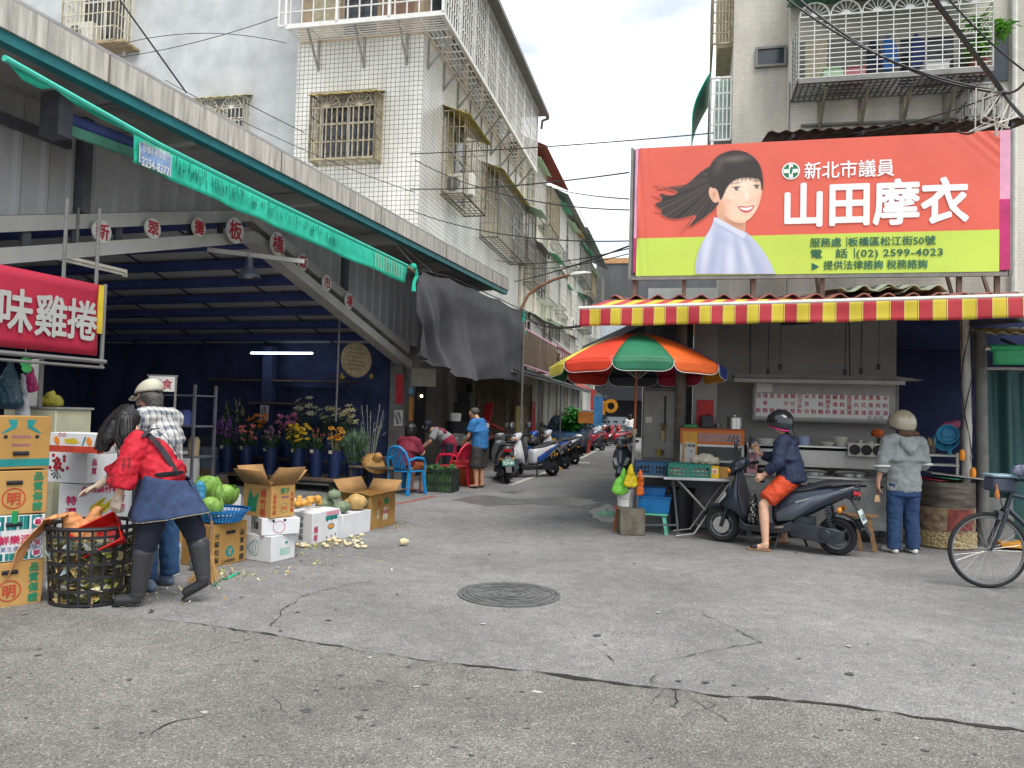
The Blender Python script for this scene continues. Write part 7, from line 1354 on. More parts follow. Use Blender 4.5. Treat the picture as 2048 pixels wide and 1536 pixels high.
def figure(label,loc,rz,J,skin=SKIN,vox=.008,facedir=None,group=None,hands=True):
 """J: joint dictionary in local metres, +x = forward, +y = left"""
 t=thing('person',label,'person',loc,rz,group); c=[]; k={a: V(p) for a,p in J.items() if not a.startswith('_')}
 f,up=J.get('_face',(1,0,0)),J.get('_up',(0,0,1)); c += head_caps(k['head'],f,up); c.append((k['neck']-V((0,0,.03)),.055,k['head']-V(up).normalized()*.05-V(f).normalized()*.02,.05))
 c += [(k['pelvis'],.11,(k['pelvis']+k['neck'])/2,.105),((k['pelvis']+k['neck'])/2,.105,k['neck']-(k['neck']-k['pelvis']).normalized()*.13,.10,(0,1,0),1.15,.8)]
 for s in 'lr':
  sg=1 if s == 'l' else -1
  c += [(k['neck']-(k['neck']-k['pelvis']).normalized()*.08,.055,k['sh'+s],.05),(k['sh'+s],.05,k['el'+s],.038),(k['el'+s],.038,k['wr'+s],.026)]
  dr=J.get('_h'+s) or tuple(k['wr'+s]-k['el'+s]); nr=J.get('_n'+s) or (0,-sg,0)
  if hands: c += hand_caps(k['wr'+s],dr,nr,J.get('_c'+s,.5),sg)
  if 'hi'+s in k:
   kn,an,to=k['kn'+s],k['an'+s],k['to'+s]
   c += [(k['pelvis'],.11,k['hi'+s],.088),(k['hi'+s],.088,kn,.056),(kn,.055,kn.lerp(an,.35),.056),(kn.lerp(an,.35),.056,an,.036),(an,.04,an+(to-an)*.15-V((0,0,.02)),.04),(an-V((0,0,.03)),.036,to.lerp(an,.3)-V((0,0,.012)),.034),(to.lerp(an,.3)-V((0,0,.012)),.034,to,.026)]
 b=caps_blob('body',c,skin,t,vox,4); return t,k
ENDS=('shirt','tshirt','blouse','jacket','hoodie','shorts','trousers','jeans','top','skirt','shirt_hem','apron')
def cloth(t,name,caps,m,vox=.010,wr=.012,ws=.07,sm=5): return caps_blob(name,caps,m,t,vox,sm,wr,ws,end=.3 if name in ENDS else 1)
def hair_strands(t,name,roots,m,n=90,seed=1,r=.006):
 """roots: list of polylines (lists of points); strands jittered round them"""
 rr=random.Random(seed); b=MB()
 for i in range(n):
  pl_=rr.choice(roots); o=V((rr.gauss(0,1),rr.gauss(0,1),rr.gauss(0,1)))*.016; b.tube([V(p)+o*(.6+.5*j/len(pl_)) for j,p in enumerate(pl_)],[r*(1-.55*j/len(pl_)) for j in range(len(pl_))],5)
 return b.build(name,m,t)
BOOT=mat('boot_rubber','#39393c',.33,var=.12,scale=5); DEN=mat('denim','#2f3f5f',.85,var=.3,scale=14,bump=.25,bscale=220); JEAN=mat('jeans','#2f5178',.85,var=.22,scale=8,bump=.2,bscale=200); REDS=mat('red_linen','#b8172b',.75,var=.15,scale=7,bump=.25,bscale=45); DSTR=mat('strap_black','#2b2b31',.8); TRS=mat('black_trousers','#1d2130',.85,var=.15,scale=9); GLV=mat('latex_glove','#cbb8a4',.5,var=.15,sss=.1)
# --- woman in red bending over the waste basket (faces left)
g=G(322,1207); J=dict(pelvis=(0,0,.84),neck=(.25,0,1.22),head=(.345,.01,1.345),shl=(.16,.17,1.19),shr=(.30,-.15,1.18),ell=(.20,.24,.93),wrl=(.245,.21,.81),elr=(.44,-.10,.96),wrr=(.56,-.06,.86),hil=(.01,.10,.80),hir=(-.03,-.10,.82),knl=(.07,.12,.46),anl=(.11,.12,.09),tol=(.24,.13,.035),knr=(-.20,-.08,.52),anr=(-.28,-.08,.17),tor=(-.19,-.09,.095),_face=(.75,.1,-.62),_up=(.6,0,.8),_hl=(.25,-.05,-1),_nl=(0,-1,0),_cl=.9,_hr=(1,.15,-.5),_nr=(.2,.2,-1),_cr=.25)
W1,k=figure('long haired woman in red blouse, denim apron and rubber boots bending over the basket',g,R(176),J,SKIN2,.007)
cloth(W1,'blouse',[((.02,0,.93),.165,(.13,0,1.08),.165,(0,1,0),1.05,.9),((.13,0,1.08),.165,(.23,0,1.17),.125,(0,1,0),1.3,.9),((.16,.15,1.19),.085,(.19,.23,.99),.085),((.19,.23,.99),.085,(.215,.235,.90),.098),((.17,.12,1.21),.085,(.29,-.11,1.2),.085),((.29,-.13,1.17),.08,(.40,-.11,1.0),.078),((.40,-.11,1.0),.078,(.475,-.085,.935),.088),((-.06,0,.93),.14,(.06,0,.96),.15,(0,1,0),1.1,1)],REDS,.009,.035,.06)
cloth(W1,'trousers',[((0,0,.84),.135,(.01,.10,.78),.105),((.01,.10,.78),.11,(.07,.12,.46),.082),((.07,.12,.46),.082,(.095,.12,.28),.045),((0,0,.84),.13,(-.03,-.10,.8),.105),((-.03,-.10,.8),.11,(-.20,-.08,.52),.082),((-.20,-.08,.52),.082,(-.25,-.08,.32),.045)],TRS,.010,.015,.07)
for s,kn,an,to in ((1,(.085,.12,.40),(.115,.12,.1),(.25,.13,.05)),(-1,(-.235,-.08,.43),(-.28,-.08,.19),(-.155,-.09,.075))):
 kn,an,to=V(kn),V(an),V(to); ax=(kn-an).normalized(); b=MB(); ex,ey,_=frame_of(ax)
 bt=caps_blob('rubber_boot',[(kn,.08,an+ax*.04,.06),(an,.056,an-ax*.035,.046),(an-ax*.04,.045,to,.044,(0,1,0),1.05,.9)],BOOT,W1,.008,3)
 d=(to-an).normalized(); q0=an-ax*.075-d*.045; q1=to-V((0,0,.036))+d*.045; b.loft([[q0.lerp(q1,u)+V((0,s_*w_,dz)) for s_,dz in ((-1,0),(1,0),(1,.022),(-1,.022))] for u,w_ in ((0,.03),(.12,.043),(.4,.038),(.75,.05),(.93,.04),(1,.02))]); b.build('sole',RUBBER,bt,bevel=.004)
b=MB()
def apr(u,v):
 a=-3.05+6.1*u; rx,ry=.165+(.10+.07*(math.cos(a)<0)*abs(math.cos(a)))*v+.012*math.sin(a*7)*v,.185+.07*v+.015*math.sin(a*6+1)*v
 return (.0-.02*v+rx*math.cos(a)+.02*mnoise.noise(V((a*2,v*3,0)))*v,ry*math.sin(a),.955-.295*v+.03*math.cos(a)*(1-v)-.035*v*math.sin(a*1.5))
b.grid(apr,60,10); ap=b.build('apron',DEN,W1,solid=.006,smooth=180); b=MB(); b.tube([V(apr(i/40,1))+V((0,0,.004)) for i in range(41)],.004,5); b.build('hem',mat('apron_hem','#8b826b',.8),ap)
b=MB()
for pts in ([(-.125,.07,.96),(-.03,.10,1.13),(.10,.10,1.275),(.22,.095,1.30),(.32,.12,1.2),(.30,.12,1.05)],[(-.125,-.07,.96),(-.03,-.07,1.13),(.10,-.06,1.28),(.24,-.09,1.31)],[(.09,.20,1.235),(.10,.10,1.285),(.105,0,1.30),(.11,-.06,1.29)],[(-.13,.0,.99),(-.10,.13,.985),(.0,.2,.98)]):
 n=len(pts); P_=[V(p) for p in pts]; vs=[]
 for i,p in enumerate(P_): d=(P_[min(i+1,n-1)]-P_[max(i-1,0)]).normalized(); out=(p-V((.08,0,1.08))).normalized(); s_=d.cross(out).normalized()*.024; p=p+out*.012; vs += [p-s_,p+s_]
 b.add(vs,[(2*i,2*i+1,2*i+3,2*i+2) for i in range(n-1)])
b.build('apron_strap',DSTR,W1,solid=.006,sub=2)
cloth(W1,'hair',[((.33,0,1.375),.096,(.365,.01,1.365),.093),((.33,.03,1.37),.088,(.31,.05,1.26),.07),((.31,.05,1.26),.07,(.27,.08,1.20),.05),((.38,.07,1.33),.055,(.41,.10,1.22),.055),((.41,.10,1.22),.055,(.42,.11,1.15),.03),((.38,-.07,1.31),.05,(.42,-.06,1.2),.035)],HAIR,.008,.012,.03,3)
hair_strands(W1,'hair_strand',[[(.335,.04,1.462),(.40,.10,1.36),(.43,.13,1.28),(.44,.14,1.20),(.445,.15,1.13)],[(.315,.03,1.462),(.33,.10,1.37),(.33,.11,1.24),(.29,.12,1.17)],[(.345,.0,1.462),(.43,.05,1.37),(.455,.08,1.27),(.46,.10,1.15)],[(.305,0,1.462),(.28,.08,1.36),(.26,.11,1.22)]],HAIR,110,5)
gl_=lambda w0,w1,d,n,c,sd: cloth(W1,'glove',[(w0,.032,V(w1)+V(d).normalized()*.01,.031)]+[(a[0],a[1]*1.12,a[2],a[3]*1.12)+tuple(a[4:]) for a in hand_caps(w1,d,n,c,sd)],GLV,.0055,0,.05,3)
gl_((.235,.215,.85),(.245,.21,.81),(.25,-.05,-1),(0,-1,0),.9,1); gl_((.515,-.07,.90),(.56,-.06,.86),(1,.15,-.5),(.2,.2,-1),.25,-1)
b=MB(); rr=random.Random(9)
for (ox,oy,oz,nx,ny,nz) in ((.02,.125,1.205,-.6,.5,.6),(-.07,.02,1.14,-.8,.1,.6),(.14,.30,1.07,-.3,.95,.1),(.235,.335,.95,.1,1,0)):
 n_=V((nx,ny,nz)).normalized(); e1_,e2_,_=frame_of(n_)
 for i in range(7): q=V((ox,oy,oz))+n_*.012+e2_*(.012*(i-3)); b.add([q,q+e1_*.022+e2_*.012,q+e1_*.03+e2_*.004],[(0,1,2)]); b.add([q,q-e1_*.022+e2_*.012,q-e1_*.03+e2_*.004],[(0,1,2)])
b.build('leaf_print',mat('print_black','#3a1c22',.8),W1,smooth=0)
# --- man in plaid
PLD=bpy.data.materials.new('plaid'); PLD.use_nodes=True; t_=PLD.node_tree; tc_=nd(t_,'ShaderNodeTexCoord'); sp_=nd(t_,'ShaderNodeSeparateXYZ'); t_.links.new(tc_.outputs['Object'],sp_.inputs[0]); cur=None
for i,(ax,sc_,of) in enumerate(((2,17,0),(1,17,.3),(2,34,.2),(1,34,.1),(0,17,.2))):
 m1=nd(t_,'ShaderNodeMath',operation='MULTIPLY_ADD'); m1.inputs[1].default_value=sc_; m1.inputs[2].default_value=of; t_.links.new(sp_.outputs[ax],m1.inputs[0]); m2=nd(t_,'ShaderNodeMath',operation='FRACT'); t_.links.new(m1.outputs[0],m2.inputs[0]); m3=nd(t_,'ShaderNodeMath',operation='LESS_THAN'); m3.inputs[1].default_value=.38 if sc_ < 20 else .16; t_.links.new(m2.outputs[0],m3.inputs[0])
 if cur is None: cur=m3.outputs[0]
 else: m4=nd(t_,'ShaderNodeMath',operation='ADD'); t_.links.new(cur,m4.inputs[0]); t_.links.new(m3.outputs[0],m4.inputs[1]); cur=m4.outputs[0]
dv_=nd(t_,'ShaderNodeMath',operation='DIVIDE'); dv_.inputs[1].default_value=3; t_.links.new(cur,dv_.inputs[0]); rp_=nd(t_,'ShaderNodeValToRGB'); rp_.color_ramp.elements[0].color=lin('#c9c7c0'); rp_.color_ramp.elements[1].color=lin('#35455a'); t_.links.new(dv_.outputs[0],rp_.inputs[0]); t_.links.new(rp_.outputs[0],t_.nodes['Principled BSDF'].inputs['Base Color'])
g=G(316,1176); J=dict(pelvis=(0,0,.93),neck=(.10,0,1.44),head=(.20,0,1.575),shl=(.06,.19,1.38),shr=(.10,-.19,1.38),ell=(.15,.25,1.12),wrl=(.35,.16,1.16),elr=(.30,-.22,1.17),wrr=(.52,-.12,1.20),hil=(0,.10,.9),hir=(0,-.10,.9),knl=(.02,.11,.5),anl=(-.02,.12,.09),tol=(.12,.13,.035),knr=(.05,-.1,.5),anr=(.03,-.11,.09),tor=(.17,-.12,.035),_face=(.9,.05,-.25),_up=(.25,0,1),_cl=.8,_cr=.5)
M1,k=figure('man in blue plaid shirt, cream cap and jeans standing behind the woman in red',g,R(158),J,SKIN,.008)
cloth(M1,'shirt',[((0,0,.90),.155,(.04,0,1.18),.165,(0,1,0),1.12,.85),((.04,0,1.18),.165,(.085,0,1.34),.125,(0,1,0),1.45,.9),((.06,.18,1.37),.085,(.14,.25,1.13),.072),((.14,.25,1.13),.07,(.24,.2,1.14),.06),((.06,.15,1.385),.088,(.10,-.15,1.385),.088),((.10,-.18,1.37),.085,(.28,-.22,1.18),.072),((.28,-.22,1.18),.07,(.40,-.17,1.19),.058),((.10,0,1.41),.07,(.11,0,1.45),.066)],PLD,.009,.02,.09)
cloth(M1,'jeans',[((0,0,.92),.145,(0,.09,.85),.115)]+[q for s in (1,-1) for q in (((0,s*.10,.88),.11,(.03,s*.11,.5),.085),((.03,s*.11,.5),.085,(.0,s*.115,.1),.075))],JEAN,.010,.02,.06)
b=MB(); c=V((.195,0,1.60)); f_=V((.9,.05,-.25)).normalized(); b.loft([[c+V((.112*math.sin(th)*math.cos(a)-.02*math.cos(th),.103*math.sin(th)*math.sin(a),.115*math.cos(th)-.015-.02*math.cos(a)*math.sin(th))) for a in [6.2832*j/24 for j in range(24)]] for th in [1.57*i/9 for i in range(10)]],caps=False); cp=b.build('cap',mat('cap_cream','#cfc6a8',.8,var=.12,bump=.2,bscale=90),M1,solid=.006,smooth=180); b=MB(); b.grid(lambda u,v: c+V((.10+.085*v*math.cos(-.9+1.8*u),(.098-.01*v)*math.sin((-.9+1.8*u)*(1-.12*v)),-.035-.03*v-.02*math.cos(-.9+1.8*u))),14,5); b.build('brim',MATS['cap_cream'] if MATS['cap_cream'] else WP,cp,solid=.006,smooth=180); b=MB(); b.disc(c+V((-.112,0,.01)),(0,1,0),(.25,0,1),.03,16,sy=.8); b.build('strap_gap',HAIR,cp,smooth=0)
cloth(M1,'hair',[((.165,0,1.56),.098,(.18,0,1.56),.095,(0,1,0),.98,.8),((.14,0,1.53),.08,(.13,0,1.50),.07)],GREYH,.008,.006,.02,2); b=MB(); b.tube([(.20,.095,1.585),(.28,.08,1.56),(.305,.05,1.555)],.003,5); b.tube([(.195,.09,1.57),(.26,.075,1.52)],.0025,5,1); b.build('glasses',[BLK,WHITEP],M1); b=MB(); b.grid(lambda u,v: (.262+.04*math.sin(3.14*u),-.065+.13*u,1.555-.075*v),8,4); b.build('face_mask',WHITEP,M1,smooth=180)
for s,a_,to in ((1,(-.02,.12,.06),(.14,.13,.035)),(-1,(.03,-.11,.06),(.19,-.12,.035))): cloth(M1,'shoe',[(a_,.048,to,.042,(0,1,0),1.05,.85),((a_[0]-.04,a_[1],.04),.04,a_,.05)],mat('sneaker_blue','#6f8299',.6,var=.35,scale=20),.009,0)
# --- rider
g=V((fwp+rwp)/2); fr_=Frame((g.x,g.y,0),hd); J=dict(pelvis=(-.20,.06,.84),neck=(-.14,.03,1.32),head=(-.08,.02,1.47),shl=(-.13,.21,1.25),shr=(-.11,-.16,1.25),ell=(-.11,.29,1.0),wrl=(.04,.285,.87),elr=(.08,-.24,1.03),wrr=(.22,-.1,1.10),hil=(-.19,.15,.81),hir=(-.18,-.09,.81),knl=(.04,.30,.52),anl=(.0,.335,.085),tol=(.15,.35,.03),knr=(.0,-.27,.50),anr=(-.05,-.33,.085),tor=(.1,-.35,.03),_face=(.85,-.45,-.05),_cl=.7,_cr=.9,_hl=(.75,.0,-.6),_hr=(.3,.2,.7))
RD,k=figure('rider in navy hooded jacket, orange shorts and black helmet straddling the dark scooter',tuple(fr_.w(.05,0,0)),hd,J,SKIN2,.007)
NAV=mat('navy_jacket','#1f2a44',.75,var=.2,scale=6,bump=.2,bscale=60); cloth(RD,'jacket',[((-.215,.06,.80),.18,(-.18,.05,1.02),.16,(0,1,0),1.1,.95),((-.18,.05,1.02),.16,(-.145,.03,1.20),.13,(0,1,0),1.4,.95),((-.13,.19,1.24),.085,(-.11,.285,1.01),.074),((-.11,.285,1.01),.074,(.0,.285,.90),.056),((-.14,.15,1.255),.09,(-.12,-.11,1.255),.09),((-.11,-.15,1.24),.085,(.06,-.235,1.04),.07),((.06,-.235,1.04),.07,(.17,-.14,1.07),.052),((-.16,.03,1.29),.085,(-.25,.03,1.22),.07,(0,1,0),1.5,.8)],NAV,.009,.03,.08)
ORS=mat('orange_shorts','#c2431f',.75,var=.15,scale=6,bump=.2,bscale=50); cloth(RD,'shorts',[((-.21,.05,.83),.16,(-.17,.05,.80),.155,(0,1,0),1.05,.9)]+[((-.18,y0,.80),.125,(.0,y1,.585),.105) for y0,y1 in ((.14,.28),(-.08,-.25))],ORS,.010,.03,.07)
hh_=helmet(RD,(0,0,0),.135,mat('helmet_black','#22262c',.22,var=.05,coat=.6),mat('hot_pink','#d8287f',.4)); hh_.location=(-.075,.02,1.485); hh_.rotation_euler=(0,0,R(-28))
cloth(RD,'hair',[((-.15,.05,1.42),.05,(-.21,.07,1.32),.045),((-.21,.07,1.32),.045,(-.22,.08,1.24),.025)],HAIR,.008,.01,.03,2); eyes(RD,J['head'],J['_face'],(0,0,1))
for s,a_,to in ((1,(.0,.335,.05),(.155,.35,.02)),(-1,(-.05,-.33,.05),(.105,-.35,.02))):
 a_,to=V(a_),V(to); d=(to-a_); d.z=0; d.normalize(); b=MB(); n_=V((-d.y,d.x,0)); q0=V((a_.x,a_.y,0))-d*.06; L_=.265; b.loft([[q0+d*L_*u+n_*s_*w_+V((0,0,z)) for s_,z in ((-1,.002),(1,.002),(1,.026),(-1,.026))] for u,w_ in ((0,.03),(.15,.038),(.5,.036),(.8,.047),(.95,.04),(1,.02))]); sd_=b.build('sandal',mat('cork','#8f6f4f',.8),RD,bevel=.004); cloth(sd_,'strap',[(q0+d*.165+V((0,0,.045)),.044,q0+d*.20+V((0,0,.04)),.043,n_,1.12,.75)],BLK,.008,0,.05,2)
# --- woman in grey hoodie
g=G(1806,1106); J=dict(pelvis=(0,0,.86),neck=(.0,0,1.36),head=(.03,0,1.50),shl=(.0,.19,1.30),shr=(.0,-.19,1.30),ell=(-.01,.265,1.03),wrl=(.04,.28,.82),elr=(.0,-.25,1.05),wrr=(.16,-.22,.98),hil=(0,.10,.84),hir=(0,-.10,.84),knl=(.01,.11,.47),anl=(-.01,.12,.08),tol=(.12,.15,.03),knr=(.01,-.10,.47),anr=(-.01,-.11,.08),tor=(.13,-.12,.03),_face=(1,.05,-.05),_hl=(.05,0,-1),_cl=.7,_cr=.6)
W2,k=figure('woman in light grey hoodie, loose jeans and beige helmet waiting at the noodle stall',g,R(92),J,SKIN2,.008)
HOOD=mat('grey_hoodie','#8d9292',.85,var=.12,scale=6,bump=.25,bscale=50); cloth(W2,'hoodie',[((0,0,.73),.168,(0,0,1.08),.165,(0,1,0),1.18,.85),((0,0,1.08),.17,(0,0,1.24),.125,(0,1,0),1.6,.95),((0,.18,1.28),.09,(-.01,.255,1.04),.075),((-.01,.255,1.04),.075,(.0,.268,.945),.07),((-.01,.14,1.295),.095,(-.01,-.14,1.295),.095),((0,-.18,1.28),.09,(0,-.245,1.06),.075),((0,-.245,1.06),.075,(.06,-.245,1.0),.07),((0,0,1.31),.08,(-.03,0,1.36),.085,(0,1,0),1.25,1)],HOOD,.009,.035,.09)
cloth(W2,'hood',[((-.06,0,1.34),.075,(-.13,.0,1.25),.06,(0,1,0),1.7,.55),((-.10,.08,1.30),.04,(-.155,0,1.19),.045),((-.10,-.08,1.30),.04,(-.155,0,1.19),.045)],HOOD,.008,.03,.05)
for y,x,z in ((.265,-.005,1.0),(-.25,.02,1.03)): b=MB(); b.lathe([(.092,-.012),(.094,0),(.092,.012)],18,c=(x,y,z),ax=(.1,0,1),caps=False); b.build('sleeve_band',WHITEP,W2,solid=.004)
cloth(W2,'shirt_hem',[((0,0,.67),.158,(0,0,.80),.14,(0,1,0),1.22,.85)],mat('blue_shirt','#24406b',.8,var=.15),.010,.01,.05)
cloth(W2,'jeans',[((0,0,.82),.13,(0,0,.78),.14,(0,1,0),1.12,.88)]+[q for s in (1,-1) for q in (((0,s*.085,.80),.108,(.01,s*.10,.45),.085),((.01,s*.10,.45),.085,(-.01,s*.115,.06),.078))],mat('jeans_dark','#2a4468',.85,var=.22,scale=7,bump=.2,bscale=200),.010,.025,.08)
hh_=helmet(W2,(0,0,0),.137,mat('helmet_beige','#a89f88',.16,var=.04,coat=.8),BLK); hh_.location=(.03,0,1.52); hh_.rotation_euler=(0,.02,R(3)); b=MB(); b.disc((-.02,.139,-.01),(1,0,0),(0,0,1),.018,14); b.build('visor_rivet',BLK,hh_,smooth=0)
cloth(W2,'hair',[((-.04,.0,1.45),.085,(-.06,0,1.39),.075,(0,1,0),1.15,.8),((-.07,-.07,1.40),.04,(-.1,-.11,1.385),.02),((-.06,.06,1.40),.04,(-.07,.09,1.38),.02)],HAIRB,.008,.02,.03,2); eyes(W2,J['head'],J['_face'],(0,0,1))
for s,a_,to in ((1,(-.01,.12,.05),(.13,.15,.03)),(-1,(-.01,-.11,.05),(.14,-.12,.03))): cloth(W2,'shoe',[(a_,.045,to,.04,(0,1,0),1.1,.8),((a_[0]-.045,a_[1],.035),.035,a_,.045)],WHITEP,.009,0)
kc=thing('key_charm','red beaded key charm with a small cream tag dangling from the hoodie wearer\'s hand','key charm',W2.matrix_basis @ V((.05,.285,.70))); b=MB(); b.tube([(0,0,.06),(0,0,-.04)],.005,5); b.build('cord',REDL,kc); b=MB(); b.add([(-.022,0,-.04),(.022,0,-.04),(.034,0,-.12),(-.034,0,-.12)],[(0,1,2,3)]); b.build('tag',mat('charm_cream','#c9a27c',.6),kc,solid=.006,smooth=0)
kc.location=G(1806,1106)+Matrix.Rotation(R(92),3,'Z') @ V((.05,.285,.70))
# --- man in blue t-shirt
g=G(958,976); J=dict(pelvis=(0,0,.86),neck=(.07,0,1.36),head=(.18,0,1.46),shl=(.06,.2,1.29),shr=(.08,-.2,1.29),ell=(.13,.24,1.02),wrl=(.30,.15,.88),elr=(.16,-.24,1.02),wrr=(.32,-.12,.88),hil=(0,.1,.84),hir=(0,-.1,.84),knl=(.03,.1,.47),anl=(0,.1,.08),tol=(.14,.11,.03),knr=(.03,-.1,.47),anr=(.0,-.1,.08),tor=(.14,-.11,.03),_face=(.7,0,-.7),_up=(.6,0,.8))
M2,k=figure('man with cropped hair in blue t-shirt and dark grey shorts working at the shop counter',g,R(150),J,SKIN,.011)
cloth(M2,'tshirt',[((0,0,.79),.165,(.02,0,1.1),.17,(0,1,0),1.15,.95),((.02,0,1.1),.165,(.055,0,1.25),.125,(0,1,0),1.5,.95),((.06,.19,1.28),.085,(.10,.23,1.12),.085),((.05,.15,1.295),.09,(.07,-.15,1.295),.09),((.08,-.19,1.28),.085,(.12,-.23,1.12),.085),((.06,0,1.32),.065,(.075,0,1.36),.06)],mat('blue_tee','#2f6fa8',.8,var=.15,scale=6),.012,.02,.08); cloth(M2,'shorts',[((0,0,.86),.15,(0,0,.8),.155,(0,1,0),1.1,.95)]+[((0,s*.09,.8),.125,(.03,s*.11,.42),.12) for s in (1,-1)],mat('charcoal_shorts','#3b3a38',.85,var=.15),.012,.02,.08)
cloth(M2,'hair',[((.145,0,1.51),.092,(.16,0,1.51),.09,(0,1,0),.98,.9)],mat('hair_cropped','#55504c',.8,var=.3,scale=60),.011,0); cloth(M2,'sandal',[((-.03,.1,.03),.04,(.13,.11,.025),.04,(0,1,0),1.1,.5)],BLK,.012,0); cloth(M2,'sandal',[((-.03,-.1,.03),.04,(.13,-.11,.025),.04,(0,1,0),1.1,.5)],BLK,.012,0)
# --- seated woman in maroon
J=dict(pelvis=(-.06,0,.52),neck=(.04,0,1.0),head=(.10,0,1.13),shl=(.03,.18,.94),shr=(.05,-.18,.94),ell=(.13,.22,.72),wrl=(.34,.14,.72),elr=(.14,-.22,.72),wrr=(.34,-.12,.74),hil=(-.04,.1,.49),hir=(-.04,-.1,.49),knl=(.36,.12,.48),anl=(.32,.12,.08),tol=(.45,.13,.03),knr=(.36,-.11,.48),anr=(.34,-.1,.08),tor=(.47,-.1,.03),_face=(.9,0,-.4),_up=(.4,0,.9))
W3,k=figure('woman with short dark hair in maroon top seated on the blue plastic chair',(CHB[0],CHB[1],0),R(62),J,SKIN,.011)
cloth(W3,'top',[((-.07,0,.50),.165,(-.03,0,.75),.165,(0,1,0),1.15,.95),((-.03,0,.75),.165,(.03,0,.9),.12,(0,1,0),1.5,.95),((.03,.17,.93),.085,(.11,.21,.76),.075),((.02,.13,.945),.09,(.04,-.13,.945),.09),((.05,-.17,.93),.085,(.12,-.21,.76),.075)],mat('maroon_top','#6f1c30',.8,var=.15),.012,.02,.08); cloth(W3,'shorts',[((-.05,.08,.49),.11,(.28,.12,.49),.085),((-.05,-.08,.49),.11,(.28,-.11,.49),.085)],mat('orange_brown','#a5562f',.8,var=.15),.012,.01,.06); cloth(W3,'hair',[((.075,0,1.165),.107,(.09,0,1.14),.105),((.04,0,1.13),.09,(.03,0,1.07),.075,(0,1,0),1.15,.8)],HAIR,.011,.015,.04,2)
for y in (.12,-.1): cloth(W3,'sandal',[((.29,y,.03),.042,(.45,y,.025),.04,(0,1,0),1.1,.5)],mat('sandal_pink','#7d3f5d',.7),.012,0)
# --- woman bending in crimson apron
g=G(893,968); J=dict(pelvis=(0,0,.84),neck=(.36,0,1.12),head=(.48,0,1.17),shl=(.29,.18,1.08),shr=(.31,-.18,1.08),ell=(.40,.24,.86),wrl=(.55,.14,.72),elr=(.42,-.22,.86),wrr=(.56,-.10,.72),hil=(0,.1,.82),hir=(0,-.1,.82),knl=(.02,.1,.46),anl=(0,.1,.08),tol=(.13,.1,.03),knr=(.02,-.1,.46),anr=(0,-.1,.08),tor=(.13,-.1,.03),_face=(.6,0,-.8),_up=(.8,0,.6))
W4,k=figure('woman in grey shirt and crimson apron bending towards the seated woman',(g.x,g.y+.35,0),R(186),J,SKIN,.012)
cloth(W4,'shirt',[((0,0,.88),.15,(.18,0,1.0),.15,(0,1,0),1.15,.95),((.18,0,1.0),.15,(.31,0,1.07),.12,(0,1,0),1.4,.95),((.29,.17,1.08),.085,(.37,.23,.92),.08),((.31,-.17,1.08),.085,(.39,-.22,.92),.08)],mat('grey_tee','#85878a',.85,var=.12),.012,.02,.08); cloth(W4,'apron',[((-.02,0,.80),.165,(.05,0,.93),.165,(0,1,0),1.15,.95),((.10,.12,1.06),.05,(.30,.09,1.16),.03),((.10,-.12,1.06),.05,(.30,-.09,1.16),.03),((-.02,0,.84),.16,(0,0,.6),.17,(0,1,0),1.1,.95)],mat('crimson_apron','#8a1f3b',.8,var=.2),.012,.01,.06); cloth(W4,'trousers',[((0,s*.09,.82),.115,(.0,s*.1,.12),.075) for s in (1,-1)],TRS,.012,.01,.06); cloth(W4,'hair',[((.47,0,1.21),.108,(.46,0,1.2),.105),((.44,0,1.2),.09,(.5,.06,1.1),.06)],mat('hair_navy','#1a2230',.5,var=.3,scale=50),.012,.01,.03,2)
# --- distant walker
g=P(1259,884,42); g.z=0; J=dict(pelvis=(0,0,.9),neck=(0,0,1.36),head=(.02,0,1.5),shl=(0,.18,1.3),shr=(0,-.18,1.3),ell=(-.02,.25,1.05),wrl=(.05,.27,.85),elr=(-.02,-.25,1.05),wrr=(.05,-.27,.85),hil=(0,.1,.88),hir=(0,-.1,.88),knl=(.1,.1,.5),anl=(.1,.1,.08),tol=(.23,.1,.03),knr=(-.05,-.1,.48),anr=(-.2,-.1,.12),tor=(-.1,-.1,.04))
W5,k=figure('distant walker in white top and blue skirt going away down the alley',g,R(80),J,SKIN,.02); cloth(W5,'top',[((0,0,.9),.15,(0,0,1.25),.14,(0,1,0),1.25,.9),((0,.17,1.29),.08,(-.02,.25,1.0),.065),((0,-.17,1.29),.08,(-.02,-.25,1.0),.065)],WHITEP,.02,0); cloth(W5,'skirt',[((0,0,.92),.15,(0,0,.5),.2,(0,1,0),1.1,.95)],JEAN,.02,0); cloth(W5,'hair',[((.0,0,1.53),.105,(-.05,0,1.38),.08)],HAIR,.02,0)
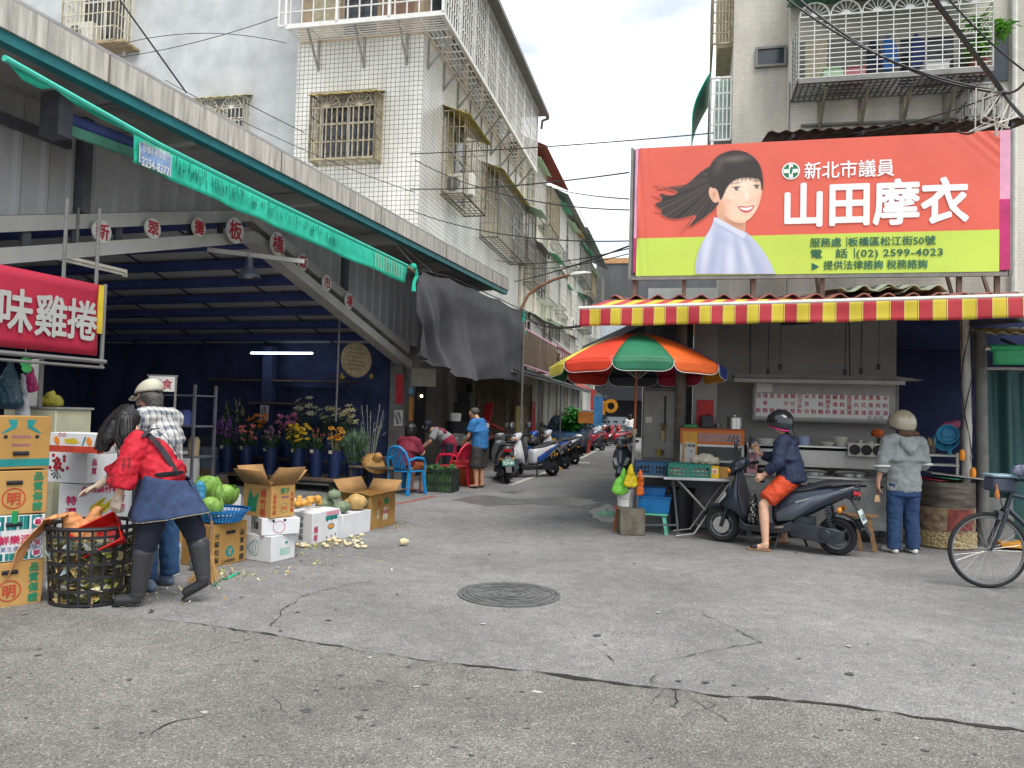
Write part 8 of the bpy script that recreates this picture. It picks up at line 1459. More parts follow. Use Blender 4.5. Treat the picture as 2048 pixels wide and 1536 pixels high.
# ================================================================ cartons and produce on the left
def carton(label,cor,rig,d,hgt,m,z=0.0,marks=None,mats=(),flaps=0,hole=False,name='carton',wmax=None,zg=None):
 """carton whose front edge runs from pixel cor to pixel rig at height z"""
 c,r=(G(*q_,z if zg is None else zg) for q_ in (cor,rig)); e=r-c; w_=e.length; a=math.atan2(e.y,e.x)
 if wmax and w_ > wmax: w_=wmax
 ux=V((math.cos(a),math.sin(a),0)); n=V((-ux.y,ux.x,0)); o=c+ux*w_/2+n*d/2; t=thing(name,label,'box',(o.x,o.y,z+.001),a); b=MB(); x,y=w_/2,d/2
 if flaps:
  b.box((-x,-y,0),(x,y,.012)); b.box((-x,-y,.0121),(x,-y+.006,hgt)); b.box((-x,y-.006,.0121),(x,y,hgt)); b.box((-x,-y+.0061,.0121),(-x+.006,y-.0061,hgt)); b.box((x-.006,-y+.0061,.0121),(x,y-.0061,hgt)); b.build('body',[m],t,smooth=0)
  for k,(p,q,dv,an,ln) in enumerate((((-x,-y),(x,-y),(0,-1),flaps,.55),((-x,y),(x,y),(0,1),1.0,.5),((-x,-y),(-x,y),(-1,0),flaps*.9,.5),((x,-y),(x,y),(1,0),.75,.5))):
   f=MB(); L_=d*ln; s_,c_=math.sin(an),math.cos(an); i=[V((p[0],p[1],hgt)),V((q[0],q[1],hgt))]; o_=V((dv[0]*c_*L_,dv[1]*c_*L_,s_*L_)); sp=(V((q[0]-p[0],q[1]-p[1],0))).normalized()*.01; f.add([i[0],i[1],i[1]+o_+sp,i[0]+o_-sp],[(0,1,2,3)]); f.build('flap',KIN if m in (KR,KR2) else m,t,solid=.006)
 else:
  b.box((-x,-y,0),(x,y,hgt)); jr=random.Random(int(cor[0]*7+z*99)); b.v=[(p[0]+jr.uniform(-.007,.007),p[1]+(jr.uniform(-.012,.012) if p[1] > 0 else 0),p[2]+(jr.uniform(-.012,.003) if p[2] > .05 else 0)) for p in b.v]
  b.box((-x-.0008,-.03,hgt-.09),(x+.0008,.03,hgt+.0008),1) if m is not WB else None; b.build('body',[m,mat('brown_tape','#a5834f',.35,var=.1)],t,bevel=.005)
 if hole:
  f=MB(); f.tube([(-.05+hole[0],-y-.0015,hole[1]),(.05+hole[0],-y-.0015,hole[1])],.015,8); f.build('hand_hole',DARK,t)
 if marks: f=MB(); marks(f,x,y,hgt); f.build('print',list(mats),t,smooth=0)
 return t,x,y
FX,FZ,LX=(1,0,0),(0,0,1),(0,-1,0); PRD,PGN,PTL,PMG=mat('print_red','#b8402c',.8),mat('print_green2','#1f7d5a',.8),mat('print_teal','#1c7f7d',.8),mat('print_magenta','#b81f55',.8); PNK=mat('print_ink','#2b3030',.8); POR=mat('print_orange','#d8852a',.7); PMV=mat('print_mauve','#8f5f5f',.8); PYL=mat('print_yellow','#c9b32a',.7)
F_=lambda x,y,z: (x,-y-.0015,z)
def m_ming(b,x,y,h_):
 b.text('品質保證',F_(x-.065,y,h_*.5),FX,FZ,.066,1,.035,vertical=True,gap=1.12); b.ring(F_(-.03,y,h_*.36),FX,FZ,.068,.076,28,0,lift=.002); b.text('明',F_(-.03,y,h_*.36),FX,FZ,.095,0,.02)
def m_fresh(b,x,y,h_):
 for zz,hh in ((h_*.82,.10),(h_*.10,.05)):
  for i in range(13):
   xx=-x*.92+i*x*1.84/13; w_=.012+.012*((i*7)%3); b.add([F_(xx,y,zz-hh/2),F_(xx+w_,y,zz-hh/2+.0),F_(xx+w_,y,zz+hh/2),F_(xx,y,zz+hh/2)],[(0,1,2,3)],0)
 b.text('鮮樂活',F_(-.01,y,h_*.46),FX,FZ,.068,1,.025); b.text('蔬果生產合作社',F_(0,y,h_*.27),FX,FZ,.04,2,.0)
 for s_,st_ in ((1,'嚴選保鮮'),(-1,'分級包裝')):
  for i,ch in enumerate(st_): q=F_(s_*(x-.055),y+.001,h_*.82-.075*i); b.disc(q,FX,FZ,.034,20,3); b.ring(q,FX,FZ,.032,.036,20,2,lift=.001); b.text(ch,q,FX,FZ,.046,1,.02,lift=.003)
def m_flip(b,x,y,h_):
 D=(-1,0,0); U=(0,0,-1); b.text('品質保證',F_(x-.06,y,h_*.55),D,U,.052,0,.02,vertical=True,gap=1.3,lift=-.002); b.text('分級包裝',F_(-x+.07,y,h_*.55),D,U,.052,0,.02,vertical=True,gap=1.3,lift=-.002)
 b.box((-x-.001,-y-.0012,.02),(x+.001,-y-.0002,.075),1)
 for s_ in (1,-1): b.poly([(s_*.03,.36),(s_*.09,.36),(s_*.07,.31),(s_*.13,.26),(s_*.11,.26),(s_*.035,.30)],F_(0,y,0),FX,FZ,1); b.disc(F_(s_*.1,y,.235),FX,FZ,.014,14,3)
 for zz in (.225,.165): b.box((-.06,-y-.0012,zz),(.06,-y-.0002,zz+.02),2)
 b.text('果菜',F_(0,y,.205),D,U,.045,2,.02,lift=-.002)
q0,q1=(-36,1222.5),(84,1205)
carton('bottom kraft carton with red circled 明 in the leftmost stack',q0,q1,.36,.325,KR,0,m_ming,[PRD,PGN],hole=(-.03,.25),name='carton')
carton('white carton with teal stripes and 鮮樂活 lettering in the leftmost stack',q0,q1,.37,.335,WB,.327,m_fresh,[PTL,PMG,mat('print_blue','#36558c',.8),WHT],hole=(-.02,.265),zg=0)
carton('kraft carton with red circled 明 directly above the white striped carton',q0,q1,.36,.325,KR,.664,m_ming,[PRD,PGN],hole=(-.03,.23),zg=0); c_t=carton('topmost upside down kraft carton with a green band in the leftmost stack',q0,q1,.36,.385,KR2,.991,m_flip,[PRD,PTL,PMV,DARK],hole=(0,.115),zg=0)
ty=tag(MB().box((-.022,-.012,0),(.022,.0,.09)).build('green_tape_strip',mat('tape_green','#1c8f55',.4),None),'green plastic strip in the hand hole of the white striped carton','strip'); q=G(*q0).lerp(G(*q1),.47); ty.location=(q.x,q.y-.006,.60)
def m_bamboo(b,x,y,h_):
 b.text('特選',F_(-x+.10,y,h_*.48),FX,FZ,.085,0,.03,vertical=True,gap=1.2); b.text('牛用麻竹筍',F_(.05,y,h_*.86),FX,FZ,.06,0,.03); b.text('竹筍',F_(x-.06,y,h_*.55),FX,FZ,.075,0,.02,vertical=True,gap=1.2)
 for k in (0,1): o=.02+.085*k; b.poly([(o-.05,.13),(o-.02,.12),(o+.05,.19),(o+.075,.26),(o+.02,.235),(o-.045,.18)],F_(0,y,0),FX,FZ,2); b.poly([(o-.05,.13),(o-.04,.13),(o+.07,.255),(o+.065,.256)],F_(0,y+.001,0),FX,FZ,1)
 L_=lambda yy,z: (-x-.0015,yy,z); b.text('特選麻竹',L_(-.06,h_*.5),LX,FZ,.05,0,.01,vertical=True,gap=1.3); b.text('326',L_(.07,h_*.6),LX,FZ,.09,1,.02,vertical=True)
carton('plain white support carton hidden behind the waste basket',(112,1120),(252,1116),.40,.385,WB,0)
carton('white carton with yellow bamboo shoots and magenta 特選 lettering',(114,1056),(254,1052),.42,.385,WB,.387,m_bamboo,[PMG,PNK,PYL])
def m_lychee(b,x,y,h_):
 D,U=(-1,0,0),(0,0,-1); b.text('玉荷包',F_(.07,y,h_*.60),D,U,.042,0,.01,lift=-.002); b.text('竹林合',F_(.07,y,h_*.35),D,U,.042,0,.01,lift=-.002); rr=random.Random(2)
 for i in range(26): b.disc(F_(-.095+rr.gauss(0,.022)*(1+1.0*(i>12)),y+.00005*i,.12+.15*i/26+rr.uniform(-.01,.01) if i < 20 else .13),FX,FZ,.017,10,1+(i%3 == 0))
 for k in range(7): a=3.14+3.14*k/6; b.poly([(0,0),(.07*math.cos(a)-.01,.07*math.sin(a)),(.07*math.cos(a)+.01,.07*math.sin(a)-.01)],F_(-.095,y,.105),FX,FZ,3)
 for xx in (-.145,-.03): b.disc(F_(xx,y,.19),FX,FZ,.011,12,3)
 b.text('品質',(x+.0015,-y+.09,h_*.5),(0,1,0),FZ,.065,0,.03,vertical=True,gap=1.2)
carton('white carton with a red lychee bunch printed upside down',(94,964),(172,968),.38,.29,WB,.775,m_lychee,[PMG,mat('print_lychee','#a5202c',.7),mat('print_lychee2','#7d2026',.7),PNK])
def m_mango(b,x,y,h_):
 b.box((-x-.001,-y-.0012,.0),(x+.001,-y-.0003,.055),0); b.text('芒果專賣店',F_(0,y+.001,.028),(-1,0,0),(0,0,-1),.036,3,.01,lift=-.0025); b.poly([(-.12,.11),(.0,.12),(.02,.09),(.05,.085),(-.02,.07),(-.1,.075)],F_(0,y,0),FX,FZ,2)
 for xx in (-.185,.13): b.disc(F_(xx,y,.095),(1,0,.5),(-.5,0,1),.026,18,1,sy=1.5)
 for xx in (-.155,-.115): b.ring(F_(xx,y,.145),FX,FZ,.010,.017,14,4)
 b.poly([(.06,.06),(.075,.06),(.10,.13),(.09,.14),(.075,.11)],F_(0,y,0),FX,FZ,5)
carton('flat white mango carton with orange mangoes and a red band on top of the pile',(95,903),(207,908),.32,.165,WB,1.067,m_mango,[PRD,POR,PYL,WHT,PMG,PTL])
carton('plain kraft carton wedged behind the white lychee carton',(62,1120),(100,1115),.3,.3,KR2,.80,wmax=.3,zg=0); carton('plain kraft support carton behind the leftmost stack',(40,1120),(100,1115),.3,.795,KR2,0,wmax=.3)
# waste basket
g=G(182,1199); BS=thing('waste_basket','round black plastic grid basket full of vegetable waste','basket',(g.x,g.y,0),.2); rb,rt_,hb=.275,.315,.56; b=MB()
for k in range(24): a=6.2832*k/24; b.bar((rb*math.cos(a),rb*math.sin(a),.01),(rt_*math.cos(a),rt_*math.sin(a),hb),.018,.008,0,(math.cos(a),math.sin(a),0))
for i in range(6): z=.01+(hb-.03)*i/5.4; r_=rb+(rt_-rb)*z/hb; b.lathe([(r_-.005,z),(r_+.006,z),(r_+.006,z+.02),(r_-.005,z+.02)],36,caps=False)
b.lathe([(0,.012),(rb,.012)],30,caps=False); b.build('grid',BLK,BS,smooth=0); b=MB(); b.tube([(rt_*math.cos(6.2832*i/40),rt_*math.sin(6.2832*i/40),hb+.01) for i in range(40)],.016,8,closed=True); b.build('rim',BLK,BS)
def scraps(rr,n,f,ms,size):
 b=MB()
 for i in range(n):
  c=f(rr); e1_=V((rr.gauss(0,1),rr.gauss(0,1),rr.gauss(0,.6))).normalized(); e2_=e1_.cross(V((rr.gauss(0,1),rr.gauss(0,1),rr.gauss(0,1)))).normalized(); s_=size*rr.uniform(.5,1.4); w_=s_*rr.uniform(.25,.7); k=e1_.cross(e2_)*s_*.25; b.add([c-e1_*s_,c+e2_*w_+k,c+e1_*s_,c-e2_*w_+k],[(0,1,2),(0,2,3)],rr.randrange(ms))
 return b
def inb(rr): a=rr.uniform(0,6.28); z=rr.uniform(.03,.47); r_=(rb+(rt_-rb)*z/hb-.02)*math.sqrt(rr.uniform(.55,1)); return V((r_*math.cos(a),r_*math.sin(a),z if rr.random() < .8 else .45))
sb=scraps(random.Random(4),1100,inb,5,.05); sb.lathe([(0,.03),(.24,.03),(.26,.42),(0,.44)],20,mi=4,caps=False); sb.build('contents',[mat('leaf_waste','#9aa34f',.7,var=.3),mat('husk_waste','#b99a62',.8,var=.3),mat('pale_waste','#c9c49c',.7,var=.2),mat('bag_waste','#9fa8aa',.25,var=.3),mat('dark_waste','#4c4a35',.9,var=.3)],BS,smooth=0)['kind']='stuff'
RBN=mat('red_plastic','#c4231f',.3,var=.1); rp_=thing('red_basin','bright red rectangular plastic basin tipped into the waste basket','basin',(g.x+.13,g.y-.1,.47),R(10)); rp_.rotation_euler=(R(62),R(-28),R(8)); b=MB(); r0=[(-.15,-.10,0),(.15,-.10,0),(.15,.10,0),(-.15,.10,0)]; b.loft([[(x*1.12,y*1.15,.11) for x,y,_ in r0],[(x,y,0) for x,y,_ in r0],[(x*.95,y*.93,.008) for x,y,_ in r0],[(x*1.06,y*1.08,.11) for x,y,_ in r0]],caps=False); b.add([(x,y,0) for x,y,_ in r0],[(0,1,2,3)]); b.build('tub',RBN,rp_,bevel=.012); b=MB(); b.tube([(x*1.15,y*1.18,.11) for x,y,_ in r0],.009,6,closed=True); b.build('rim',RBN,rp_)
sk=thing('orange_sack','crumpled orange printed paper sack hanging over the waste basket rim','sack',(g.x,g.y,0),0); SKM=mat('sack_orange','#b9713f',.7,var=.3,scale=6,col2='#cf9a68'); b=MB(); P4=[V((-.10,-.24,.66)),V((-.24,-.15,.63)),V((-.38,-.20,.42)),V((-.46,-.20,.14))]
def skf(u,v): p=pl(P4,v); return p+V((.0,-.10+.17*u,0))+V((.03,.02,.03))*mnoise.noise(V((u*4,v*6,1)))*1.4
b.grid(skf,16,30); b.build('sack',SKM,sk,solid=.006); b=MB(); b.grid(lambda u,v: skf(u,.86+.14*v)+V((-.004,-.008,0)),16,4); b.build('pale_hem',mat('sack_pale','#cdbfa5',.7),sk); s2=caps_blob('sack_bundle',[((-.05,-.1,.50),.08,(-.12,-.12,.62),.06),((.0,-.05,.5),.08,(.02,-.02,.66),.05)],SKM,sk,.012,3,.05,.06)
# row to the right
def m_b1(b,x,y,h_):
 b.text('分級包裝',F_(-x+.085,y,h_*.42),FX,FZ,.06,0,.02,vertical=True,gap=1.25); b.text('品質保證',F_(x-.06,y,h_*.42),FX,FZ,.06,0,.02,vertical=True,gap=1.3); b.disc(F_(.02,y,h_*.30),FX,FZ,.052,24,1,sy=1.05); b.text('二水果菜所',F_(.0,y,.035),FX,FZ,.035,0,.01)
 for k in (-2,-1,0,1,2): b.tube([F_(.02+.004*k,y,h_*.22),F_(.02+.006*k,y,h_*.32),F_(.02+.019*k,y,h_*.385)],.002,4,2)
 b.text('二水鄉',(-x-.0015,.03,h_*.6),LX,FZ,.06,3,.0)
carton('kraft carton with dark green 分級包裝 lettering under the blue colander',(417,1137),(491,1121),.36,.40,KR2,0,m_b1,[PNK,PTL,KR,PRD],hole=(.02,.30))
def m_cab(b,x,y,h_):
 q=lambda yy,z: (-x-.0015,yy,z); b.ring(q(0,h_*.5),LX,FZ,.10,.106,4,0,sy=.8)
 for k in range(4): b.tube([q(.06-.03*k,.05),q(.07-.04*k,.13),q(.03-.025*k,.19)],.003,4,0)
 for i in range(5): b.add([F_(-.05+.03*i,y,.05),F_(-.03+.03*i,y,.05),F_(-.03+.03*i,y,.12),F_(-.05+.03*i,y,.12)],[(0,1,2,3)],1)
 b.tube([F_(.02,y,.17),F_(.05,y,.17)],.010,6,0)
carton('lower white carton with a teal cabbage drawing on its side',(542,1126),(589,1115),.42,.25,WB,0,m_cab,[PTL,mat('print_pale','#8fb5a8',.8)])
def m_circ(b,x,y,h_):
 b.ring(F_(-.02,y,.075),FX,FZ,.055,.06,28,0); b.disc(F_(-.075,y,.135),FX,FZ,.013,12,1,sy=1.2); b.disc(F_(.035,y,.14),FX,FZ,.013,12,1,sy=1.2); b.text('台農',(-x-.0015,0,.08),LX,FZ,.08,1,.02)
carton('upper white carton with a thin pink circle below the open bamboo carton',(522,1072),(600,1067),.36,.165,WB,.252,m_circ,[PMG,DARK])
def m_shoot(b,x,y,h_):
 q=lambda yy,z: (-x-.0015,yy,z); b.text('綠竹筍',q(-.09,h_*.45),LX,FZ,.085,0,.02,vertical=True,gap=1.1); b.poly([(-.10,.05),(.04,.04),(.05,.14),(.08,.25),(.0,.18),(-.06,.26),(-.09,.15)],q(.05,0),LX,FZ,1)
 b.text('品質保證',F_(-x+.04,y,h_*.42),FX,FZ,.045,0,.01,vertical=True,gap=1.15); b.text('分級包裝',F_(x-.035,y,h_*.45),FX,FZ,.045,0,.01,vertical=True,gap=1.15); b.text('潭子',F_(.02,y,h_*.82),FX,FZ,.06,1,.02); b.ring(F_(.02,y,h_*.28),FX,FZ,.046,.05,24,1); b.text('農會',F_(.02,y,h_*.28),FX,FZ,.035,0,.0); b.box((-.02,-y-.0012,h_*.58),(.07,-y-.0004,h_*.66),2)
carton('open kraft bamboo shoot carton with red 綠竹筍 lettering and raised flaps',(541,1037),(588,1031),.40,.31,KR,.419,m_shoot,[PRD,PGN,PMV],flaps=.95)
def m_pap(b,x,y,h_):
 b.text('越柑',F_(-x+.07,y,h_*.32),FX,FZ,.075,0,.025,vertical=True,gap=1.2); b.box((-.03,-y-.0012,h_*.66),(x-.04,-y-.0003,h_*.8),2); b.box((-.02,-y-.0012,h_*.81),(x-.05,-y-.0003,h_*.93),3)
 b.disc(F_(.08,y,h_*.45),FX,FZ,.07,22,2,sy=.5); b.disc(F_(.075,y+.001,h_*.46),FX,FZ,.055,22,1,sy=.42)
 for xx,z in ((-.0,.66),(.09,.68),(.17,.7),(-.0,.12),(.09,.14),(.17,.16)): b.disc(F_(xx,y+.001,h_*z),FX,FZ,.009,10,4,sy=2)
 b.text('分級包裝',(-x-.0015,-.03,h_*.5),LX,FZ,.06,5,.01,vertical=True,gap=1.15); b.text('良品',(-x-.0015,.09,h_*.3),LX,FZ,.05,0,.02)
carton('white carton with magenta 越柑 lettering and a papaya picture',(623,1090),(681,1075),.34,.35,WB,0,m_pap,[PMG,POR,PTL,mat('print_rose','#cf8f9f',.8),DARK,PNK]); carton('plain white carton beside the papaya carton under the pumpkins',(684,1078),(740,1063),.40,.27,WB,0)
def m_rad(b,x,y,h_):
 b.ring(F_(-.09,y,h_*.74),FX,FZ,.04,.047,20,0); b.text('農',F_(-.09,y,h_*.74),FX,FZ,.05,0,.02); b.text('白蘿',F_(-.12,y,h_*.42),FX,FZ,.06,3,.02,vertical=True)
 for k in (0,1): b.disc(F_(.04+.06*k,y,h_*.4),(1,0,0),(.1,0,1),.03,18,3,sy=3); b.disc(F_(.06+.05*k,y,h_*.78),FX,FZ,.03,14,1,sy=1.6)
 b.text('好蘿蔔',F_(.06,y+.001,h_*.45),FX,FZ,.06,2,.02)
carton('open kraft radish carton at the right end of the row with drooping flap',(738,1061),(789,1048),.42,.42,KR2,0,m_rad,[PRD,PGN,mat('print_pink','#c2566a',.8),mat('print_cream','#d1cbb0',.8)],flaps=.3)
carton('small white carton with pink lettering behind the black boots',(330,1158),(358,1150),.3,.27,WB,0,lambda b,x,y,h_: (b.text('分級包裝',F_(x-.05,y,h_*.5),FX,FZ,.05,0,.02,vertical=True,gap=1.15)),[PMG]); carton('tall kraft carton behind the red bloused woman',(362,1085),(388,1078),.3,.62,KR,0,wmax=.3)
carton('white foam box carrying the cabbages',(398,1078),(480,1062),.34,.44,WB,0,name='foam_box'); carton('white foam box carrying the apricots and potatoes',(590,1062),(650,1049),.40,.31,WB,0,name='foam_box')
# colander
p=G(425,1046,.402); co=thing('blue_colander','round blue plastic colander on the kraft carton','colander',(p.x+.03,p.y+.15,.403)); b=MB(); rg=[]
for i in range(40):
 a=6.2832*i/40; e=V((math.cos(a),math.sin(a),0)); b.bar(e*.17+V((0,0,.005)),e*.235+V((0,0,.10)),.014,.004,0,e)
for r_,z in ((.17,.004),(.19,.035),(.21,.065)): b.tube([(r_*math.cos(6.2832*i/36),r_*math.sin(6.2832*i/36),z) for i in range(36)],.006,5,closed=True)
b.lathe([(0,.002),(.17,.002)],30,caps=False); BCM=mat('colander_blue','#1668a3',.4,var=.12); b.build('bowl',BCM,co,smooth=0); b=MB(); b.lathe([(.235,.095),(.255,.098),(.257,.118),(.238,.115)],40,caps=False); b.build('rim',BCM,co)
# vegetables
CBM=mat('cabbage_green','#8fb455',.55,var=.3,scale=14,col2='#5f8a3a')
def cabbage(label,p,r):
 t=thing('cabbage',label,'cabbage',p,rnd.uniform(0,6),'cabbages on the foam box'); b=MB(); b.ball((0,0,r*.85),(r*.9,r*.9,r*.85),20,12); b.build('head',CBM,t)
 for k in range(6):
  a=1.05*k; b=MB(); b.grid(lambda u,v: (lambda al,th,rr_: (rr_*math.sin(th)*math.cos(al),rr_*math.sin(th)*math.sin(al),r*.85-rr_*math.cos(th)))(a+(u-.5)*1.5*math.sin(.5+v*2),.3+v*(1.5+.25*(k%3)),r*(1.0+.07*(k%2)+.13*v*v+.05*math.sin(u*14)*v)),10,8); b.build('leaf',CBM,t)
for i,(u,v,r,la) in enumerate(((414,1002,.13,'large cabbage at the back left of the foam box beside the blue bag'),(449,1008,.125,'cabbage with a loose dark outer leaf at the right of the foam box'),(420,1030,.105,'front cabbage low on the foam box just above the colander'))): p=G(u,v,.45); cabbage(la,(p.x,p.y,.446+(.06 if i == 0 else 0)),r)
bb=caps_blob('blue_bag',[((0,0,.06),.07,(0,0,.25),.06,(1,0,0),.8,1)],mat('bag_sky','#4aa5cf',.25,var=.25,trans=.3),None,.012,3,.04,.06); p=G(398,1022,.45); bb.location=(p.x,p.y,.445); tag(bb,'clear sky blue plastic bag standing beside the cabbages','plastic bag')
def veg(name,label,cat,u,v,z,r,m_,s3=(1,1,1),group=None,ribs=0,stem=True):
 p=G(u,v,z+r*s3[2]); t=MB(); rr_=[[V((r*s3[0]*math.sin(th)*math.cos(a)*(1+ribs*abs(math.sin(4*a))),r*s3[1]*math.sin(th)*math.sin(a)*(1+ribs*abs(math.sin(4*a))),r*s3[2]*(1-math.cos(th)*(1-.18*math.exp(-th*th*4)) ))) for a in [6.2832*j/24 for j in range(24)]] for th in [3.1416*(.01+.98*i/12) for i in range(13)]]; t.loft(rr_)
 if stem: t.tube([(0,0,r*s3[2]*1.9),(r*.1,0,r*s3[2]*2.2)],r*.09,6)
 o=t.build(name,m_); o.location=(p.x,p.y,z+.001); o.rotation_euler=(0,0,rnd.uniform(0,6)); return tag(o,label,cat,group)
PKG=mat('pumpkin_green','#7f8a70',.6,var=.3,scale=20,col2='#56664f'); PKT=mat('pumpkin_tan','#b5945a',.6,var=.25,scale=14)
for u,v,r,la,m_ in ((650,1008,.105,'leftmost grey green pumpkin on the white carton',PKG),(683,1014,.10,'front grey green pumpkin in the middle of the pumpkins',PKG),(722,1004,.10,'rightmost pale green pumpkin beside the tan pumpkin',PKG)): veg('pumpkin',la,'pumpkin',u,v,.272,r,m_,(1,1,.72),'pumpkins on the white carton',.06)
veg('pumpkin','topmost green pumpkin resting on the other pumpkins','pumpkin',668,990,.40,.08,PKG,(1,1,.8),'pumpkins on the white carton',.06); o=caps_blob('squash',[((-.06,0,.09),.045,(.04,0,.105),.10),((.04,0,.105),.10,(.09,0,.1),.09)],PKT,None,.01,3); p=G(704,1004,.37); o.location=(p.x,p.y,.27); o.rotation_euler=(0,0,.2); tag(o,'tan pear shaped squash among the green pumpkins','squash')
rr=random.Random(12); APR=mat('apricot','#d29a45',.5,var=.25,scale=9); POT=mat('pale_potato','#cdbf9a',.7,var=.2,scale=12)
for i in range(26): o=veg('potato' if i % 3 == 0 else 'apricot','one of many small potatoes heaped on the foam box' if i % 3 == 0 else 'one of many small orange fruits heaped on the foam box','potato' if i % 3 == 0 else 'fruit',592+rr.uniform(0,48),996+rr.uniform(0,14),.311+.05*(i%3),rr.uniform(.032,.045),POT if i % 3 == 0 else APR,(1.3,1,.85) if i % 3 == 0 else (1,1,.9),'potatoes on the foam box' if i % 3 == 0 else 'orange fruits on the foam box',0,False)
# litter
gs_=[(620,1092,40,9),(700,1075,40,8),(450,1150,60,14),(660,1085,40,8),(800,1050,30,10),(540,1150,110,22),(640,1120,120,22),(330,1190,90,20)]
def lit(rr): q=rr.choice(gs_); p=G(q[0]+rr.gauss(0,q[2]*.5),q[1]+rr.gauss(0,q[3]*.6)); return V((p.x,p.y,.012))
sb=scraps(random.Random(8),330,lit,3,.020); o=sb.build('vegetable_scraps',[mat('scrap_pale','#c9c2a0',.8,var=.2),mat('scrap_tan','#b39a6a',.8,var=.2),mat('scrap_green','#a5ad6a',.8,var=.2)],None,smooth=0); tag(o,'pale vegetable peelings scattered on the asphalt beside the cartons','scraps',None,'stuff')
b=MB(); rr=random.Random(2); c=G(600,1094)
for i in range(40): p=G(580+rr.uniform(0,150),1080+rr.uniform(-8,18)); b.ball((p.x,p.y,.02),(rr.uniform(.02,.05),rr.uniform(.015,.03),.018),7,5,0,Matrix.Rotation(rr.uniform(0,3),3,'Z'))
tag(b.build('husk_litter',mat('husk_tan','#c2a878',.8,var=.4,scale=25,col2='#d8d0b4')),'heap of cream bamboo husks fallen in front of the papaya carton','husks',None,'stuff')
o=tag(MB().lathe([(0,0),(.032,.01),(.04,.05),(.025,.095),(.01,.11),(0,.11)],14,ax=(1,.4,.1)).build('bamboo_tip',MATS['husk_tan']),'single tan bamboo shoot tip lying alone on the asphalt','bamboo shoot'); p=G(798,1092); o.location=(p.x,p.y,.04)
b=MB(); P4_=[G(427,1175),G(440,1163),G(480,1150)]; b.grid(lambda u,v: pl(P4_,u)+V((0,.06*(v-.5)*(1-.5*u),.015+.012*math.sin(u*14+v*3))),20,3); tag(b.build('green_strap',mat('strap_green','#18a87c',.4),None,solid=.004),'bright teal green plastic strap lying on the asphalt near the boots','strap')
br=thing('straw_broom','short straw broom head on the ground behind the raised boot','broom',G(412,1165)); b=MB(); rr=random.Random(3)
for i in range(140): a=rr.uniform(-.9,.9); b.tube([(rr.gauss(0,.02),.05,.22),(.12*a+rr.gauss(0,.02),-.05+rr.gauss(0,.05),.01+rr.random()*.03)],.003,4,caps=False)
b.build('bristles',mat('straw_pale','#b08a4f',.8,var=.3),br); b=MB(); b.tube([(0,.05,.2),(-.02,.12,.5)],.014,6); b.build('handle',MATS['weathered_wood'],br)
o=caps_blob('clear_bag',[((0,0,.08),.08,(.04,0,.17),.06)],mat('clear_film','#b9bcbe',.2,var=.25,trans=.3),None,.012,3,.04,.05); p=G(396,1140); o.location=(p.x,p.y,0); tag(o,'crumpled clear plastic bag beside the kraft carton','plastic bag')
# ================================================================ alley shop fronts
AC=thing('alley_canopy','long dark corrugated canopy over the shop fronts on the left of the alley','canopy',T.o,-A); DKS=mat('dark_sheet2','#45464a',.8,var=.35,scale=4); b=MB(); b.grid(lambda u,v: (.05+1.55*v,3.2+26*u,3.15-.5*v+.025*math.sin(u*420)+.06*mnoise.noise(V((u*9,v*2,0)))),300,2); b.build('sheet',DKS,AC,solid=.02)
b=MB(); b.bar((1.55,3.2,2.62),(1.55,29,2.62),.06,.1); b.build('edge_beam',mat('edge_grey','#77766f',.7,var=.3),AC,smooth=0)
for y in (7.6,12,17,22,27):
 b=MB(); b.tube([(1.5,y,0),(1.5,y,2.6)],.03,8); b.build('post',SHD,AC)
BRN=mat('brown_boards','#6d5a42',.8,var=.4,scale=3,streak=6); fb_=thing('board_fascia','brown board fascia panels above the alley canopy behind the shade net','fascia',T.o,-A); c0,c1=T.hit(1043,700,'x',1.2),T.hit(1112,700,'x',1.2); b=MB()
for i in range(6): y0_=c0.y+(c1.y-c0.y)*i/6; b.box((1.18,y0_+.01,3.0),(1.22,y0_+(c1.y-c0.y)/6-.01,4.05))
b.build('board',BRN,fb_,smooth=0); b=MB(); b.bar((1.2,c0.y,4.08),(1.2,c1.y,4.08),.05); b.bar((1.2,c0.y,2.97),(1.2,c1.y,2.97),.05); b.build('rail',PINK,fb_,smooth=0)
for x,s_,la,y0_,y1_,z0_,col in ((.0,1.3,'bright green canvas awning above the alley shops beside the street lamp',2.8,6.2,4.55,'#2a9f56'),(.0,.9,'grey corrugated lean-to awning over the brown boards',6.2,12.5,4.6,'#5d5e60'),(.0,1.0,'faded red awning farther down the alley',20,26,3.5,'#9c4238')):
 t=thing('shop_awning',la,'awning',T.w(x,y0_,0),-A,'awnings on the alley houses'); b=MB(); b.grid(lambda u,v: (s_*v,(y1_-y0_)*u,z0_-.55*v+.03*math.sin(u*60)*(.3)),60,3); b.add([(s_,0,z0_-.55),(s_,y1_-y0_,z0_-.55),(s_,y1_-y0_,z0_-.72),(s_,0,z0_-.72)],[(0,1,2,3)]); b.build('canvas',mat('awn'+col.strip('#'),col,.6,var=.25),t,solid=.01); b=MB(); b.bar((0,.1,z0_-.6),(s_,.1,z0_-.6),.03); b.bar((0,y1_-y0_-.1,z0_-.6),(s_,y1_-y0_-.1,z0_-.6),.03); b.build('arm',GUT,t,smooth=0)
rf_=thing('plant_stand','dark red metal frame with plants above the alley canopy','frame',T.w(1.1,12.2,3.05),-A); b=MB(); RDM=mat('dark_red_metal','#8f2f3a',.6,var=.3); cage(b,(0,0,0),(0,1,0),(0,0,1),5.5,1.1,9,3,.03); cage(b,(0,0,0),(-1,0,0),(0,0,1),1.0,1.1,3,3,.03); b.build('frame',RDM,rf_,smooth=0); b=MB(); rr=random.Random(5)
